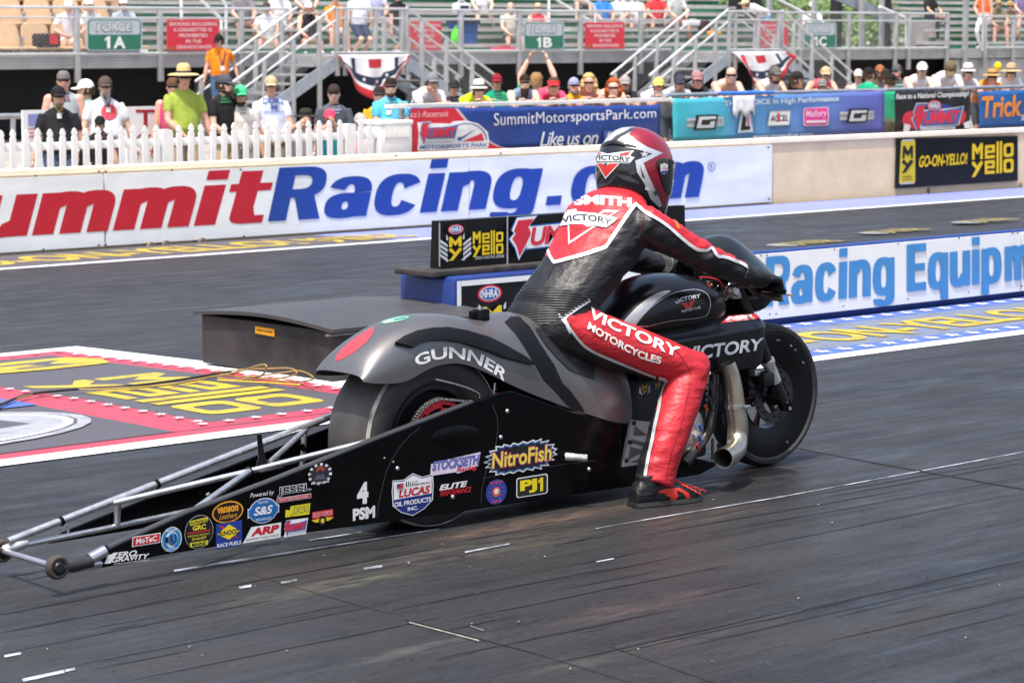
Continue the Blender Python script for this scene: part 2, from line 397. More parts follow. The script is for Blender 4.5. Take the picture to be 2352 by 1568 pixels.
    h = math_('ADD', math_('MULTIPLY', math_('ADD', fine, hair), 0.5), math_('MULTIPLY', math_('ADD', grit, grit2), 0.6))
    bp = n.new('ShaderNodeBump'); bp.inputs['Strength'].default_value = 0.5; bp.inputs['Distance'].default_value = 0.004
    l.new(h, bp.inputs['Height']); l.new(bp.outputs[0], b.inputs['Normal'])
    return m
PATCHES = []
for px, py, rx, ry, col, amt in ((1260, 1195, 0.75, 0.11, (0.19, 0.12, 0.085), 0.8), (1080, 1265, 0.8, 0.16, (0.135, 0.128, 0.095), 0.6), (760, 1345, 0.5, 0.10, (0.16, 0.155, 0.11), 0.7),
                                  (1700, 1090, 0.35, 0.12, (0.16, 0.10, 0.07), 0.6), (1480, 1390, 0.5, 0.12, (0.15, 0.10, 0.085), 0.55), (960, 1490, 0.35, 0.06, (0.17, 0.165, 0.13), 0.6),
                                  (1610, 1185, 0.45, 0.12, (0.12, 0.09, 0.07), 0.6), (1500, 1480, 0.8, 0.1, (0.12, 0.11, 0.09), 0.5)):
    p = onZ(px, py); PATCHES.append((p.x, p.y, rx, ry, col, amt))
tm = track_material()
mb = MB(); ys = [-60, 0, 4, 11, 16, 21]; xs = [-60, -20, 0, 10, 25, 60, 150, 500, 2400]
vs = [(x, y, gz(y)) for y in ys for x in xs]; W = len(xs)
mb.add(vs, [(j * W + i, j * W + i + 1, (j + 1) * W + i + 1, (j + 1) * W + i) for j in range(len(ys) - 1) for i in range(W - 1)], tm)
track = struct(mb, 'track')
conc = mat('dusty_gravel', (0.30, 0.28, 0.25), 0.9, var=0.25, vs=1.5, bump=0.4, bs=60)
mb = MB(); mb.add([(-400, 21, gz(21)), (2400, 21, gz(21)), (2400, 2400, gz(21)), (-400, 2400, gz(21))], [(0, 1, 2, 3)], conc)
struct(mb, 'ground')
# ---- paint
def paint(name, r, g, b, k=0.85, wear=0.3, sc=5.0):
    m = bpy.data.materials.new(name); m.use_nodes = True; nt = m.node_tree; n = nt.nodes; l = nt.links; bs = n['Principled BSDF']
    tc = n.new('ShaderNodeTexCoord'); mp = n.new('ShaderNodeMapping'); mp.inputs['Scale'].default_value = (1, 2.2, 1)
    z = n.new('ShaderNodeTexNoise'); z.inputs['Scale'].default_value = sc; z.inputs['Detail'].default_value = 8; z.inputs['Roughness'].default_value = 0.72
    l.new(tc.outputs['Object'], mp.inputs[0]); l.new(mp.outputs[0], z.inputs[0])
    mr = n.new('ShaderNodeMapRange'); mr.inputs['From Min'].default_value = 0.50; mr.inputs['From Max'].default_value = 0.66; mr.inputs['To Max'].default_value = wear
    l.new(z.outputs['Fac'], mr.inputs['Value'])
    mx = n.new('ShaderNodeMix'); mx.data_type = 'RGBA'; mx.inputs[6].default_value = [c * k for c in sr(r, g, b)] + [1]; mx.inputs[7].default_value = (0.07, 0.07, 0.075, 1)
    l.new(mr.outputs[0], mx.inputs['Factor']); l.new(mx.outputs[2], bs.inputs['Base Color']); bs.inputs['Roughness'].default_value = 0.55
    return m
P_W = paint('white_road_paint', 245, 245, 250, 0.8, 0.18); P_R = paint('red_road_paint', 190, 68, 88, 0.75, 0.6); P_Y = paint('yellow_road_paint', 206, 180, 48, 0.75, 0.65)
P_B = paint('blue_road_paint', 78, 108, 190, 0.8, 0.4); P_K = paint('dark_road_paint', 84, 82, 88, 0.8, 0.6); P_G = paint('grey_blue_road_paint', 118, 128, 148, 0.75, 0.65, 3.0)
P_L = paint('lavender_road_paint', 130, 140, 205, 0.85, 0.2); P_S = paint('silver_road_paint', 172, 175, 182, 0.7, 0.6); P_Yf = paint('faded_yellow_paint', 190, 170, 80, 0.6, 0.9, 9); P_Sf = paint('faded_white_paint', 170, 172, 178, 0.6, 0.9, 9)
def world_place(X, Y, l): return Vector((X, Y, gz(Y) + 0.004 + l))
def strip(a, mt, x0, y0, x1, y1): a.poly(mt, [(x0, y0), (x1, y0), (x1, y1), (x0, y1)])
def mello(a, fr, mt):
    """the two stacked words as blocky stripes in a unit frame"""
    B = lambda *q: a.poly(mt, pts(fr, *q)); d = 0.062
    B((0, .52), (.0, 1), (.06, 1), (.13, .84), (.20, 1), (.26, 1), (.26, .52), (.26 - d, .52), (.26 - d, .80), (.13, .66), (d, .80), (d, .52))       # M
    B((0, .46), (0, .38), (.10, .24), (0, .0), (d + .02, .0), (.26, .38), (.26, .46), (.20, .46), (.13, .33), (.06, .46))                            # Y
    for v in (.52, .0 + .06):
        h = .40
        a.poly(mt, pts(fr, (.31, v), (.55, v), (.55, v + .09), (.37, v + .09), (.37, v + .16), (.55, v + .16), (.55, v + h), (.31, v + h)), pts(fr, (.37, v + .24), (.49, v + .24), (.49, v + h - .09), (.37, v + h - .09)))
        a.poly(mt, rrect(fr, .76, v, 1.0, v + h, .05, .08), rrect(fr, .76 + d, v + .09, 1.0 - d, v + h - .09, .03, .05)[::-1])
    for u in (.59, .67): a.poly(mt, rect(fr, u, .06, u + .055, 1.0))
def nhra_oval(a, fr, red=(222, 40, 62)):
    a.poly(red, ell(fr)); a.poly(WHITE, ell(fr, .5, .5, .42, .40)); a.poly((40, 85, 165), ell(fr, .5, .5, .38, .35))
    a.text(WHITE, 'NHRA', sub(fr, .17, .27, .83, .75), 0, .03)
def summit_logo(a, fr, out1=(28, 100, 180), out2=WHITE, fill=(226, 45, 70), tag2=True):
    """lightning-bolt S, the rest of the name on a banner, small line below"""
    bolt = [(.07, 1), (.27, 1), (.20, .80), (.235, .62), (.215, .50), (.10, .0), (.06, .30), (.0, .52), (.045, .64), (.02, .72)]
    for k, col in ((.030, out1), (.012, out2)):
        a.poly(col, [fr(.13 + (u - .13) * (1 + k * 7), .55 + (v - .55) * (1 + k * 3)) for u, v in bolt])
        a.poly(col, pts(fr, (.19 - k, .26 - k * 2), (.90 + k, .26 - k * 2), (.95 + k, .60), (.99 + k, .86 + k), (.86 - k, .80 + k), (.60, .74 + k * 2), (.20 - k, .74 + k * 2)))
    a.poly(fill, [fr(.13 + (u - .13) * .86, .56 + (v - .56) * .88) for u, v in bolt])
    a.text(fill, 'UMMIT', sub(fr, .22, .29, .94, .74), 0.16, .035, .92)
    if tag2: a.text(out1 if out1 != WHITE else WHITE, 'RACING EQUIPMENT', sub(fr, .20, .06, .92, .17), 0.15, .03)
def my_shield(a, fr, mt=(245, 210, 25), wing=(215, 220, 225)):
    for s in (0, 1):
        q = (lambda u, v: fr(u, v)) if not s else (lambda u, v: fr(1 - u, v))
        for i in range(4): a.poly(wing, [q(0, .66 - .13 * i), q(.25, .50 - .13 * i), q(.25, .42 - .13 * i), q(0, .58 - .13 * i)])
        a.poly(wing, [q(.21, .78), q(.26, .70), q(.26, .60), q(.21, .62)])
        a.poly(wing, [q(.21, .17), q(.21, .02), q(.33, .06), q(.26, .07)])
    a.poly(mt, pts(fr, (.30, .42), (.30, .70), (.37, .70), (.5, .56), (.63, .70), (.70, .70), (.70, .42), (.60, .42), (.60, .54), (.5, .44), (.40, .54), (.40, .42)))
    a.poly(mt, pts(fr, (.30, .38), (.30, .32), (.45, .21), (.30, .05), (.42, .05), (.70, .32), (.70, .38), (.62, .38), (.5, .27), (.38, .38)))
# start pad paint between the lanes (behind the timing box)
a = Art(world_place, L=0.22, step=0.0005, lift=0.001)
strip(a, P_W, -30, 9.53, 8.52, 9.68); strip(a, P_W, -30, 13.12, 8.64, 13.27); strip(a, P_W, 8.42, 9.68, 8.64, 13.12)
a.z = 0.0012
strip(a, P_R, -30, 9.68, 8.42, 9.80); strip(a, P_R, -30, 12.92, 8.42, 13.12); strip(a, P_R, 8.24, 9.80, 8.42, 12.92); strip(a, P_R, 6.90, 9.80, 7.20, 12.92)
strip(a, P_R, 7.20, 9.80, 8.24, 9.94)
strip(a, P_K, 7.20, 9.94, 8.24, 12.92); strip(a, P_K, -30, 9.80, 6.90, 12.92)
fr = quad((7.28, 11.70), (7.28, 10.10), (8.12, 11.70)); fr2 = lambda u, v: (7.28 + .84 * v, 11.70 - 1.60 * u)
mello(a, fr2, P_Y)
# leaf-shaped can emblem at the far end
q = lambda u, v: (7.50 + .75 * v, 12.75 - .5 * u)
a.poly(P_Y, pts(q, (.1, .0), (.9, .0), (1, .45), (.95, .95), (.5, 1.08), (.05, .95), (0, .45))); a.poly(P_K, pts(q, (.25, .25), (.25, .8), (.5, .6), (.75, .8), (.75, .25), (.62, .25), (.62, .55), (.5, .42), (.38, .55), (.38, .25)))
e = lambda u, v: (4.9 + 1.96 * u, 9.98 + 1.05 * v)
a.poly(P_B, [(4.0, 10.9), (6.9, 10.95), (6.9, 11.9), (4.0, 12.2)]); a.poly(P_S, ell(e)); a.poly(P_K, ell(e, .5, .5, .465, .45)); a.poly(P_W, ell(e, .5, .5, .455, .43)); a.poly(P_S, ell(e, .5, .5, .43, .40)); a.poly(P_K, pts(e, (.45, .30), (.83, .42), (.80, .62), (.45, .60)))
for i in range(34):
    x = 8.35 - .155 * i; a.z = .014
    if x > 7.0: a.poly(P_W, star(lambda u, v: (x + .05 * v, 9.87 + .06 * u), 0, 0, .6, .68, a=20))
    a.poly(P_W, star(lambda u, v: (x + .05 * v, 13.02 + .06 * u), 0, 0, .6, .68))
for i in range(20):
    y = 9.95 + .15 * i; a.z = .014
    for x in (8.33, 7.14): a.poly(P_W, star(lambda u, v: (x + .05 * v, y + .05 * u), 0, 0, .62, .7))
a.build('painted_start_pad', track)
# painted strip along the centre barrier
a = Art(world_place, L=0.8, step=0.0006, lift=0.0)
strip(a, P_W, 9.75, 9.53, 60, 9.67); strip(a, P_B, 9.75, 9.67, 60, 9.86); strip(a, P_G, 9.75, 9.86, 60, 10.66); strip(a, P_B, 9.75, 10.66, 60, 10.86)
for i in range(60):
    x = 10.0 + .2 * i; a.z = .006
    for y in (9.765, 10.76): a.poly(P_W, star(lambda u, v: (x + .07 * v, y + .075 * u), 0, 0, .9, .9))
a.z = 0.006
for k, (t, x0, x1) in enumerate((('GO-', 10.80, 11.78), ('ON-YELLO!', 11.84, 14.18), ('GO-ON-YELLO!', 15.1, 18.4))):
    a.text(P_Y, t, quad((x0, 9.985), (x1, 9.985), (x0, 10.46)), .1, .028)
a.build('painted_barrier_strip', track)
# painted strip along the far wall
a = Art(world_place, L=1.5, step=0.0012, lift=0.0)
strip(a, P_W, -30, 19.30, 120, 19.46); strip(a, P_L, 16.4, 19.46, 120, 20.83); strip(a, P_K, -30, 19.46, 16.4, 20.83)
a.text(P_Y, 'GO-ON-YELLO!', quad((11.5, 19.75), (15.6, 19.75), (11.5, 20.55)), .1, .03); mello(a, lambda u, v: (15.75 + 1.1 * u, 19.6 + .8 * v), P_Y)
a.build('painted_wall_strip', track)
a = Art(world_place, L=1.5, step=0.0012, lift=0.0)
for px, py in ((1822, 562), (2030, 537), (2240, 515)):
    p = onG(px, py); q = lambda u, v: (p.x - .3 + 1.1 * u, p.y - .25 + .55 * v)
    a.poly(P_Sf, ell(q, .16, .5, .12, .3)); mello(a, sub(q, .22, .15, .80, .85), P_Yf)
a.build('painted_lane_emblem', track)
# guide lines, dashes and joints on the near lane
a = Art(ground_place(0.0014), L=200, step=0.0001, lift=0.0)
line_m = mat('worn_guide_line', (0.26, 0.28, 0.31), 0.4, var=0.85, vs=9); joint_m = mat('asphalt_joint', (0.012, 0.012, 0.013), 0.9); dust_m = mat('light_joint_dust', (0.20, 0.19, 0.16), 0.9, var=0.4, vs=25)
def seg(mt, x0, y0, x1, y1, w):
    n = math.hypot(x1 - x0, y1 - y0); nx, ny = -(y1 - y0) / n * w / 2, (x1 - x0) / n * w / 2
    a.poly(mt, [(x0 - nx, y0 - ny), (x1 - nx, y1 - ny), (x1 + nx, y1 + ny), (x0 + nx, y0 + ny)])
for q in ((400, 1310, 700, 1262, 4.5), (700, 1262, 1010, 1214, 3.2), (1368, 1213, 1480, 1193, 1.4), (1480, 1193, 1800, 1139, 1.9), (1800, 1139, 2352, 1037, 1.5), (710, 1240, 830, 1221, 2.5),
          (836, 1305, 878, 1299, 5), (1068, 1267, 1170, 1248, 3), (645, 1337, 682, 1331, 5), (549, 1349, 577, 1344, 5.5), (1370, 1289, 1410, 1282, 2.5),
          (10, 1506, 48, 1499, 5), (52, 1561, 148, 1540, 7), (150, 1539, 172, 1534, 6)): seg(line_m, *q)
for q in ((1830, 1028, 2000, 1060, 1.8), (2000, 1060, 2352, 1122, 2.2), (1400, 1482, 1660, 1572, 1.5)): seg(joint_m, *q)
for q in ((560, 1312, 760, 1370, 1), (760, 1370, 900, 1408, 1.3), (930, 1420, 1230, 1498, 2), (1230, 1498, 1480, 1575, 1.3)): seg(joint_m, *q); 
for q in ((940, 1428, 1100, 1470, 5), (1080, 1436, 1112, 1447, 2.5)): seg(dust_m, *q[:4], q[4] * .6)
rng = random.Random(4); groove_m = mat('rubber_groove', (0.006, 0.006, 0.0065), 0.5, var=.5, vs=7)
def groove(x0, y0, x1, y1, w, n=9):
    L_ = []; Rr = []
    for i in range(n + 1):
        t = i / n; k = w * (.25 + .75 * math.sin(math.pi * t)) * rng.uniform(.55, 1.3) / 2; x, y = x0 + (x1 - x0) * t, y0 + (y1 - y0) * t + rng.uniform(-.8, .8); L_.append((x, y - k)); Rr.append((x, y + k))
    a.z = .0002; a.poly(groove_m, L_ + Rr[::-1])
for q in ((1860, 1137, 2352, 1052, 2.2), (1900, 1140, 2352, 1062, 2), (1480, 1228, 2100, 1120, 2.2), (1640, 1222, 2352, 1093, 1.6), (1280, 1520, 1840, 1395, 3), (1420, 1498, 1980, 1372, 2.6), (1500, 1500, 2300, 1318, 2), (1840, 1400, 2352, 1285, 3.2), (0, 1410, 420, 1330, 4), (0, 1452, 520, 1352, 2.5), (0, 1500, 700, 1362, 1.8), (120, 1538, 900, 1382, 2), (520, 1345, 1000, 1258, 3), (900, 1400, 1420, 1300, 2), (980, 1436, 1700, 1290, 1.8), (260, 1568, 1000, 1420, 2.2), (1000, 1512, 1560, 1396, 3.4), (1700, 1260, 2352, 1130, 2), (1900, 1470, 2352, 1370, 2.4), (60, 1330, 420, 1268, 5)): groove(*q)
for i in range(26):
    x = rng.uniform(0, 2100); y = rng.uniform(1240, 1560); ln = rng.uniform(60, 260); groove(x, y, x + ln, y + ln * slope_at(x, y), rng.uniform(.8, 2.0), 5)
a.z = .0006
for i in range(90):                                      # rubber crumbs and grit
    x, y = rng.uniform(0, 2352), rng.uniform(1130, 1568); s = rng.uniform(1.2, 3.2)
    a.poly(rng.choice([dust_m, joint_m, joint_m]), [(x, y), (x + s * 1.6, y - s * .5), (x + s * 2.0, y + s * .3), (x + s * .6, y + s * .7)])
a.build('lane_marking', track)
# ================================================================ far wall
beige = mat('beige_concrete', sr(222, 199, 162), 0.85, var=0.08, vs=3, bump=0.35, bs=28)
capm = mat('cream_wall_cap', sr(250, 235, 208), 0.7, var=0.05)
WY = 20.95
mb = MB(); mb.box((-20, WY, -.30), (120, WY + .20, .50), beige, 0); 
far_wall = tag(mb.build('concrete_wall'), 'long beige concrete track wall running below the spectator fence', 'wall')
mb = MB(); mb.box((-20, WY - .02, .503), (120, WY + .22, .552), capm); mb.build('wall_cap', far_wall)
mb = MB(); mb.box((9, WY - .04, -.20), (13.95, WY - .003, .485), mat('white_sign_sheet', sr(226, 229, 231), 0.42, var=0.09, vs=1.6, stretch=(1, 1, 3.5))); mb.box((13.975, WY - .04, -.20), (18.6, WY - .003, .485), M['white_sign_sheet']); mb.box((18.615, WY - .04, -.20), (23.45, WY - .003, .485), M['white_sign_sheet'])
wsign = tag(mb.build('wall_sign'), 'long white sign with huge red and blue italic lettering fixed to the wall', 'sign')
a = Art(planeY(WY - .04), step=.001)
LR = (205, 30, 52); LB = (28, 72, 168)
a.text(LR, 'S', quad((-195, 562), (-62, 550), (-195, 418)), .22, .02)
heavy(a, LR, 'ummit', quad((-55, 548), (615, 509), (-55, 421), (615, 391)), .16)
heavy(a, LB, 'Racing', quad((626, 508), (1238, 473), (626, 386), (1238, 360)), .16)
a.poly(LB, [(1253, 472), (1287, 470), (1291, 449), (1257, 451)])
heavy(a, LB, 'com', quad((1314, 469), (1614, 452), (1314, 359), (1614, 345)), .16)
fr = quad((1626, 394), (1643, 393), (1626, 373)); a.poly(LB, ell(fr), ell(fr, .5, .5, .42, .42)[::-1]); a.text(LB, 'R', sub(fr, .34, .25, .68, .75))
for px, py in ((82, 404), (227, 394), (243, 394), (395, 391), (553, 390), (227, 563), (243, 563), (1410, 344), (1424, 344), (1765, 339), (1767, 457), (910, 357), (1150, 353), (100, 573), (560, 543), (900, 527)):
    fr = slant(px, py, 5, 5); a.poly((40, 45, 60), ell(fr, n=8))
a.build('lettering', wsign)
# electrical covers at the wall foot
for k, (px, py) in enumerate(((347, 566), (382, 562), (465, 556))):
    p = onY(px, py, WY - .06); mb = MB(); mb.lathe([(0, -.04), (.042, -.04), (.046, 0)], (p.x, p.y + .02, p.z), 1, mat('tan_rubber', (.17, .13, .095), .8), 14); mb.box((p.x - .046, p.y - .02, p.z - .10), (p.x + .046, p.y + .02, p.z), M['tan_rubber'])
    thing(mb, 'conduit_cover', ('small tan arched cover at the wall foot, leftmost of the three', 'small tan arched cover at the wall foot, middle of the three', 'small tan arched cover at the wall foot, rightmost and half torn')[k], 'cover', 'arched covers at the foot of the far wall')
# black and yellow banner
P = [onY(x, y, WY - .02) for x, y in ((2055, 433), (2335, 415), (2335, 312), (2058, 318))]
mb = MB(); mb.prism(P, (0, -.02, 0), mat('black_vinyl', (.006, .006, .007), .35, spec=.25, var=.1))
ban = tag(mb.build('wall_banner'), 'black vinyl banner with a yellow can and chunky yellow lettering on the beige wall', 'banner')
a = Art(planeY(WY - .04), step=.001); YL = (245, 205, 20)
fr = quad((2065, 424), (2102, 422), (2070, 321), (2102, 320)); a.poly((225, 200, 40), rrect(fr, 0, 0, 1, 1, .15, .06)); a.poly((205, 208, 200), rect(fr, .1, 0, .9, .04)); a.poly((205, 208, 200), rect(fr, .12, .96, .88, 1))
a.poly(BLACK, pts(fr, (.14, .58), (.14, .86), (.3, .86), (.5, .74), (.7, .86), (.86, .86), (.86, .58), (.7, .58), (.7, .70), (.5, .62), (.3, .70), (.3, .58))); a.poly(BLACK, pts(fr, (.14, .54), (.14, .48), (.42, .40), (.14, .26), (.36, .26), (.86, .48), (.86, .54), (.68, .54), (.5, .46), (.32, .54)))
a.text(BLACK, 'mello', sub(fr, .2, .14, .8, .20)); a.text(BLACK, 'yello', sub(fr, .2, .07, .8, .13))
a.text(YL, 'GO-ON-YELLO!', quad((2110, 385), (2222, 377), (2112, 358), (2222, 351)), .12, .03)
mello(a, quad((2232, 407), (2328, 400), (2233, 331), (2328, 322)), YL)
a.build('print', ban)
eye = mat('dark_steel', (.06, .065, .08), .4, .8)
for k, (px, py) in enumerate(((2133, 437), (2368 * .99, 426), (2087, 443))[:2]):
    p = onY(px, py, WY - .01); mb = MB(); mb.lathe([(.02, -.005), (.03, 0), (.02, .005)], p, 1, eye, 12, close=True); mb.box((p.x - .006, p.y - .01, p.z - .10), (p.x + .006, p.y + .005, p.z - .025), eye)
    thing(mb, 'eye_bolt', ('dark eye bolt under the left part of the black banner', 'dark eye bolt under the right part of the black banner')[k], 'eye bolt', 'eye bolts below the black banner')
# ================================================================ centre barrier, sign box, timing box
blu = mat('blue_gloss_paint', (.012, .035, .17), .35, var=.15); wpl = mat('white_barrier_sheet', (.80, .80, .80), .38, var=.03)
redp = ink(225, 40, 60)
mb = MB(); mb.box((9.592, 10.905, 0), (10.9, 11.39, .47), blu, .03); mb.box((10.88, 10.905, 0), (80, 10.99, .468), blu, .012)
barrier = tag(mb.build('centre_barrier', smooth=30), 'low blue barrier box between the two lanes covered with sign sheets', 'barrier')
mb = MB(); mb.box((9.62, 10.895, .035), (10.84, 10.91, .445), mat('black_sign_sheet', (.007, .007, .008), .3, spec=.3, var=.1)); nh = mb.build('sign_sheet', barrier); nh['label'] = 'black sign sheet with oval badge'
a = Art(planeY(10.895), step=.0008)
def edge(u0, v0, u1, v1): a.poly(WHITE, [(u0, v0), (u1, v0), (u1, v1), (u0, v1)])
pl = Art(lambda X, Z, l: Vector((X, 10.895 - l, Z)), step=.0008)
pl.poly(WHITE, [(9.60, .03), (9.632, .03), (9.632, .45), (9.60, .45)]); pl.poly(WHITE, [(9.632, .42), (10.84, .42), (10.84, .45), (9.632, .45)])
pl.build('white_trim', nh)
nhra_oval(a, slant(1125, 674, 56, 40)); my_shield(a, slant(1131, 722, 108, 96))
mello(a, slant(1250, 712, 90, 66), (245, 210, 25))
a.build('print', nh)
for k, (x0, x1) in enumerate(((10.85, 12.075), (12.085, 14.80), (14.812, 17.5), (17.512, 20.2), (20.21, 23))):
    mb = MB(); mb.box((x0, 10.888, .045), (x1, 10.903, .455), wpl); o = mb.build('sign_sheet', barrier)
    if k == 1: main_sheet = o
a = Art(planeY(10.888), step=.0008); CB = (72, 150, 215)
heavy(a, RED, 'Summit', quad((1470, 741), (1738, 711), (1470, 616), (1738, 592)), 0)
heavy(a, CB, 'Racing', quad((1755, 704), (2055, 674), (1760, 590), (2055, 564)), 0, gap=.05)
heavy(a, CB, 'Equip', quad((2083, 670), (2301, 647), (2083, 562), (2301, 543)), 0, gap=.05)
heavy(a, CB, 'ment', quad((2308, 646), (2500, 626), (2308, 542), (2500, 526)), 0, gap=.05)
for px, py in ((1748, 587), (1762, 586), (1917, 573), (2063, 560), (2203, 547), (2326, 536), (2338, 535), (1768, 722), (1783, 721), (1937, 703), (2086, 687), (2225, 671), (2347, 657)):
    a.poly((70, 75, 85), ell(slant(px, py, 4, 4.5), n=8))
a.build('lettering', main_sheet)
ply = mat('weathered_plywood', (.035, .030, .026), .7, var=.5, vs=14)
mb = MB(); mb.box((9.50, 10.99, .4705), (12.0, 11.32, .502), ply, .004); thing(mb, 'plank', 'dark weathered plywood plank lying on the blue barrier box', 'plank', smooth=30)
mb = MB(); mb.prism([(9.65, 11.085, .503), (9.65, 11.18, .503), (9.65, 11.165, .772), (9.65, 11.10, .772)], (2.0, 0, 0), M['black_sign_sheet'])
sbox = tag(mb.build('sign_box'), 'narrow black two sided sign standing on the plank behind the rider', 'sign')
a = Art(planeY(11.080), step=.0008, lift=.002)
nhra_oval(a, slant(1047, 527, 37, 24)); my_shield(a, slant(1046, 560, 72, 84)); mello(a, slant(1121, 559, 70, 58), (245, 210, 25)); a.text((190, 192, 195), 'DRAG RACING SERIES', slant(1125, 590, 66, 7), 0, .02)
for fr in (quad((1164, 609), (1167, 608), (1164, 495), ), quad((1008, 612), (1011, 612), (1008, 512))): a.poly((190, 190, 186), rect(fr))
summit_logo(a, quad((1171, 598), (1385, 573), (1174, 503), (1386, 482)))
a.build('print', sbox)
dk = mat('black_painted_board', (.020, .019, .019), .55, var=.3, vs=5, bump=.1)
dusty = mat('scuffed_black_board', (.015, .0145, .0145), .62, var=1.7, vs=3.2, bump=.1)
mb = MB(); mb.box((8.52, 10.66, 0.001), (9.62, 11.82, .27), dusty, .006)
tbox = tag(mb.build('timing_box', smooth=30), 'low black painted box with a domed lid and yellow sticker beside the lane', 'box')
mb = MB(); n = 14; top = [];
for i in range(n + 1):
    t = i / n; y = 10.62 + 1.24 * t; top.append((y, .288 + .036 * math.sin(math.pi * t)))
ring = [(8.49, y, z) for y, z in top] + [(8.49, y, z - .020) for y, z in top[::-1]]
lidm = mat('black_rubber_lid', (.048, .048, .050), .5, var=.12, vs=8)
mb.prism(ring, (1.16, 0, 0), lidm); mb.build('lid', tbox, smooth=25)
mb = MB(); mb.prism([onX(x, y, 8.517) for x, y in ((586, 766), (630, 774), (630, 756), (586, 749))], (.003, 0, 0), ink(235, 170, 25)); st = mb.build('sticker', tbox)
a = Art(lambda x, y, l: onX(x, y, 8.516 - l), step=.0005); fr = quad((586, 765), (630, 773), (586, 750), (630, 757)); a.poly((235, 170, 25), rect(fr)); a.poly((150, 90, 20), rect(fr, 0, 0, 1, .05)); a.text((60, 45, 25), 'BE MORE LIKE MARK', sub(fr, .09, .4, .91, .72), 0, .02); a.build('print', st)
# the latch bar on the near side
mb = MB(); mb.tube([(8.47, 10.648, .255), (8.9, 10.648, .255)], .008, mat('zinc', (.45, .44, .42), .35, .9), 8); mb.build('latch_bar', tbox, 40)
# cables on the start pad
def spline(P, n=8):
    P = [Vector(p) for p in P]; out = []
    for i in range(len(P) - 1):
        p0, p1, p2, p3 = P[max(i - 1, 0)], P[i], P[i + 1], P[min(i + 2, len(P) - 1)]
        for k in range(n):
            t = k / n; out.append(.5 * ((2 * p1) + (p2 - p0) * t + (2 * p0 - 5 * p1 + 4 * p2 - p3) * t * t + (3 * p1 - p0 - 3 * p2 + p3) * t ** 3))
    return out + [P[-1]]
tanc = mat('tan_cable_sheath', (.30, .20, .06), .5, var=.2); blkc = mat('black_cable_sheath', (.02, .02, .022), .5)
def cable(name, pix, r, mt, label, arch=()):
    P = []
    for i, (x, y) in enumerate(pix): P.append(onG(x, y, .02 + r + (arch[i] if i < len(arch) else 0)))
    mb = MB(); mb.tube(spline(P, 7), r * .72, mt, 7); thing(mb, name, label, 'cable', 'cables lying on the start pad', 60)
cable('cable', [(-20, 930), (40, 915), (120, 897), (240, 893), (380, 884), (480, 866), (540, 855), (600, 838), (612, 843), (600, 862), (560, 868)], .007, tanc, 'long tan cable running from the timing box across the painted pad to the left edge', (0, 0, .0, 0, 0, 0, .02, .09, .09, .02, 0))
cable('cable', [(500, 858), (560, 866), (640, 857), (690, 852), (720, 868), (690, 876), (620, 872), (560, 862)], .006, tanc, 'loose tan cable loop nearest the motorcycle tail', (0, 0, .03, .06, .05, 0, 0, 0))
cable('cable', [(470, 862), (540, 850), (620, 846), (668, 846), (680, 858), (640, 868), (540, 872), (500, 866)], .006, tanc, 'tan cable coil lying against the middle of the timing box', (0, 0, .02, .05, .05, .0, 0, 0))
cable('cable', [(-20, 940), (60, 907), (180, 893), (300, 886), (400, 874), (500, 858), (530, 854)], .010, blkc, 'thick black cable lying beside the long tan cable')
cable('cable', [(500, 872), (560, 876), (640, 880), (690, 884)], .006, mat('yellow_cable_sheath', (.6, .40, .03), .4), 'short bright yellow cable under the tan coils')
# ================================================================ spectator fence, banners
galv = mat('galvanised_steel', (.52, .53, .54), .38, .75, var=.12, vs=9)
alu = mat('mill_aluminium', (.62, .62, .61), .42, .55, var=.12, vs=3, stretch=(.4, 1, 1))
alud = mat('dull_grey_steel', (.40, .40, .40), .5, .35, var=.15, vs=3)
white_v = mat('white_vinyl', (.80, .80, .79), .4, var=.03)
def wire_mat(name, col, scale, width=0.16):
    m = bpy.data.materials.new(name); m.use_nodes = True; nt = m.node_tree; n = nt.nodes; l = nt.links; b = n['Principled BSDF']
    b.inputs['Base Color'].default_value = list(col) + [1]; b.inputs['Metallic'].default_value = .5; b.inputs['Roughness'].default_value = .45
    tc = n.new('ShaderNodeTexCoord'); outs = []
    for s in (1, -1):
        sep = n.new('ShaderNodeSeparateXYZ'); l.new(tc.outputs['Object'], sep.inputs[0])
        a = n.new('ShaderNodeMath'); a.operation = 'MULTIPLY'; a.inputs[1].default_value = s; l.new(sep.outputs[2], a.inputs[0])
        d = n.new('ShaderNodeMath'); l.new(sep.outputs[0], d.inputs[0]); l.new(a.outputs[0], d.inputs[1])
        e = n.new('ShaderNodeMath'); e.operation = 'MULTIPLY'; e.inputs[1].default_value = scale; l.new(d.outputs[0], e.inputs[0])
        f = n.new('ShaderNodeMath'); f.operation = 'FRACT'; l.new(e.outputs[0], f.inputs[0])
        g = n.new('ShaderNodeMath'); g.operation = 'LESS_THAN'; g.inputs[1].default_value = width; l.new(f.outputs[0], g.inputs[0]); outs.append(g.outputs[0])
    mx = n.new('ShaderNodeMath'); mx.operation = 'MAXIMUM'; l.new(outs[0], mx.inputs[0]); l.new(outs[1], mx.inputs[1])
    l.new(mx.outputs[0], b.inputs['Alpha']); return m
link = wire_mat('chain_link_wire', (.30, .32, .31), 18, .15); link2 = wire_mat('fine_rail_mesh', (.55, .55, .54), 12, .07)
GZ = gz(21)                                             # spectators stand here
FY = 21.62
def fence_x(px, y=230, Y=None): return onY(px, y, Y or FY).x
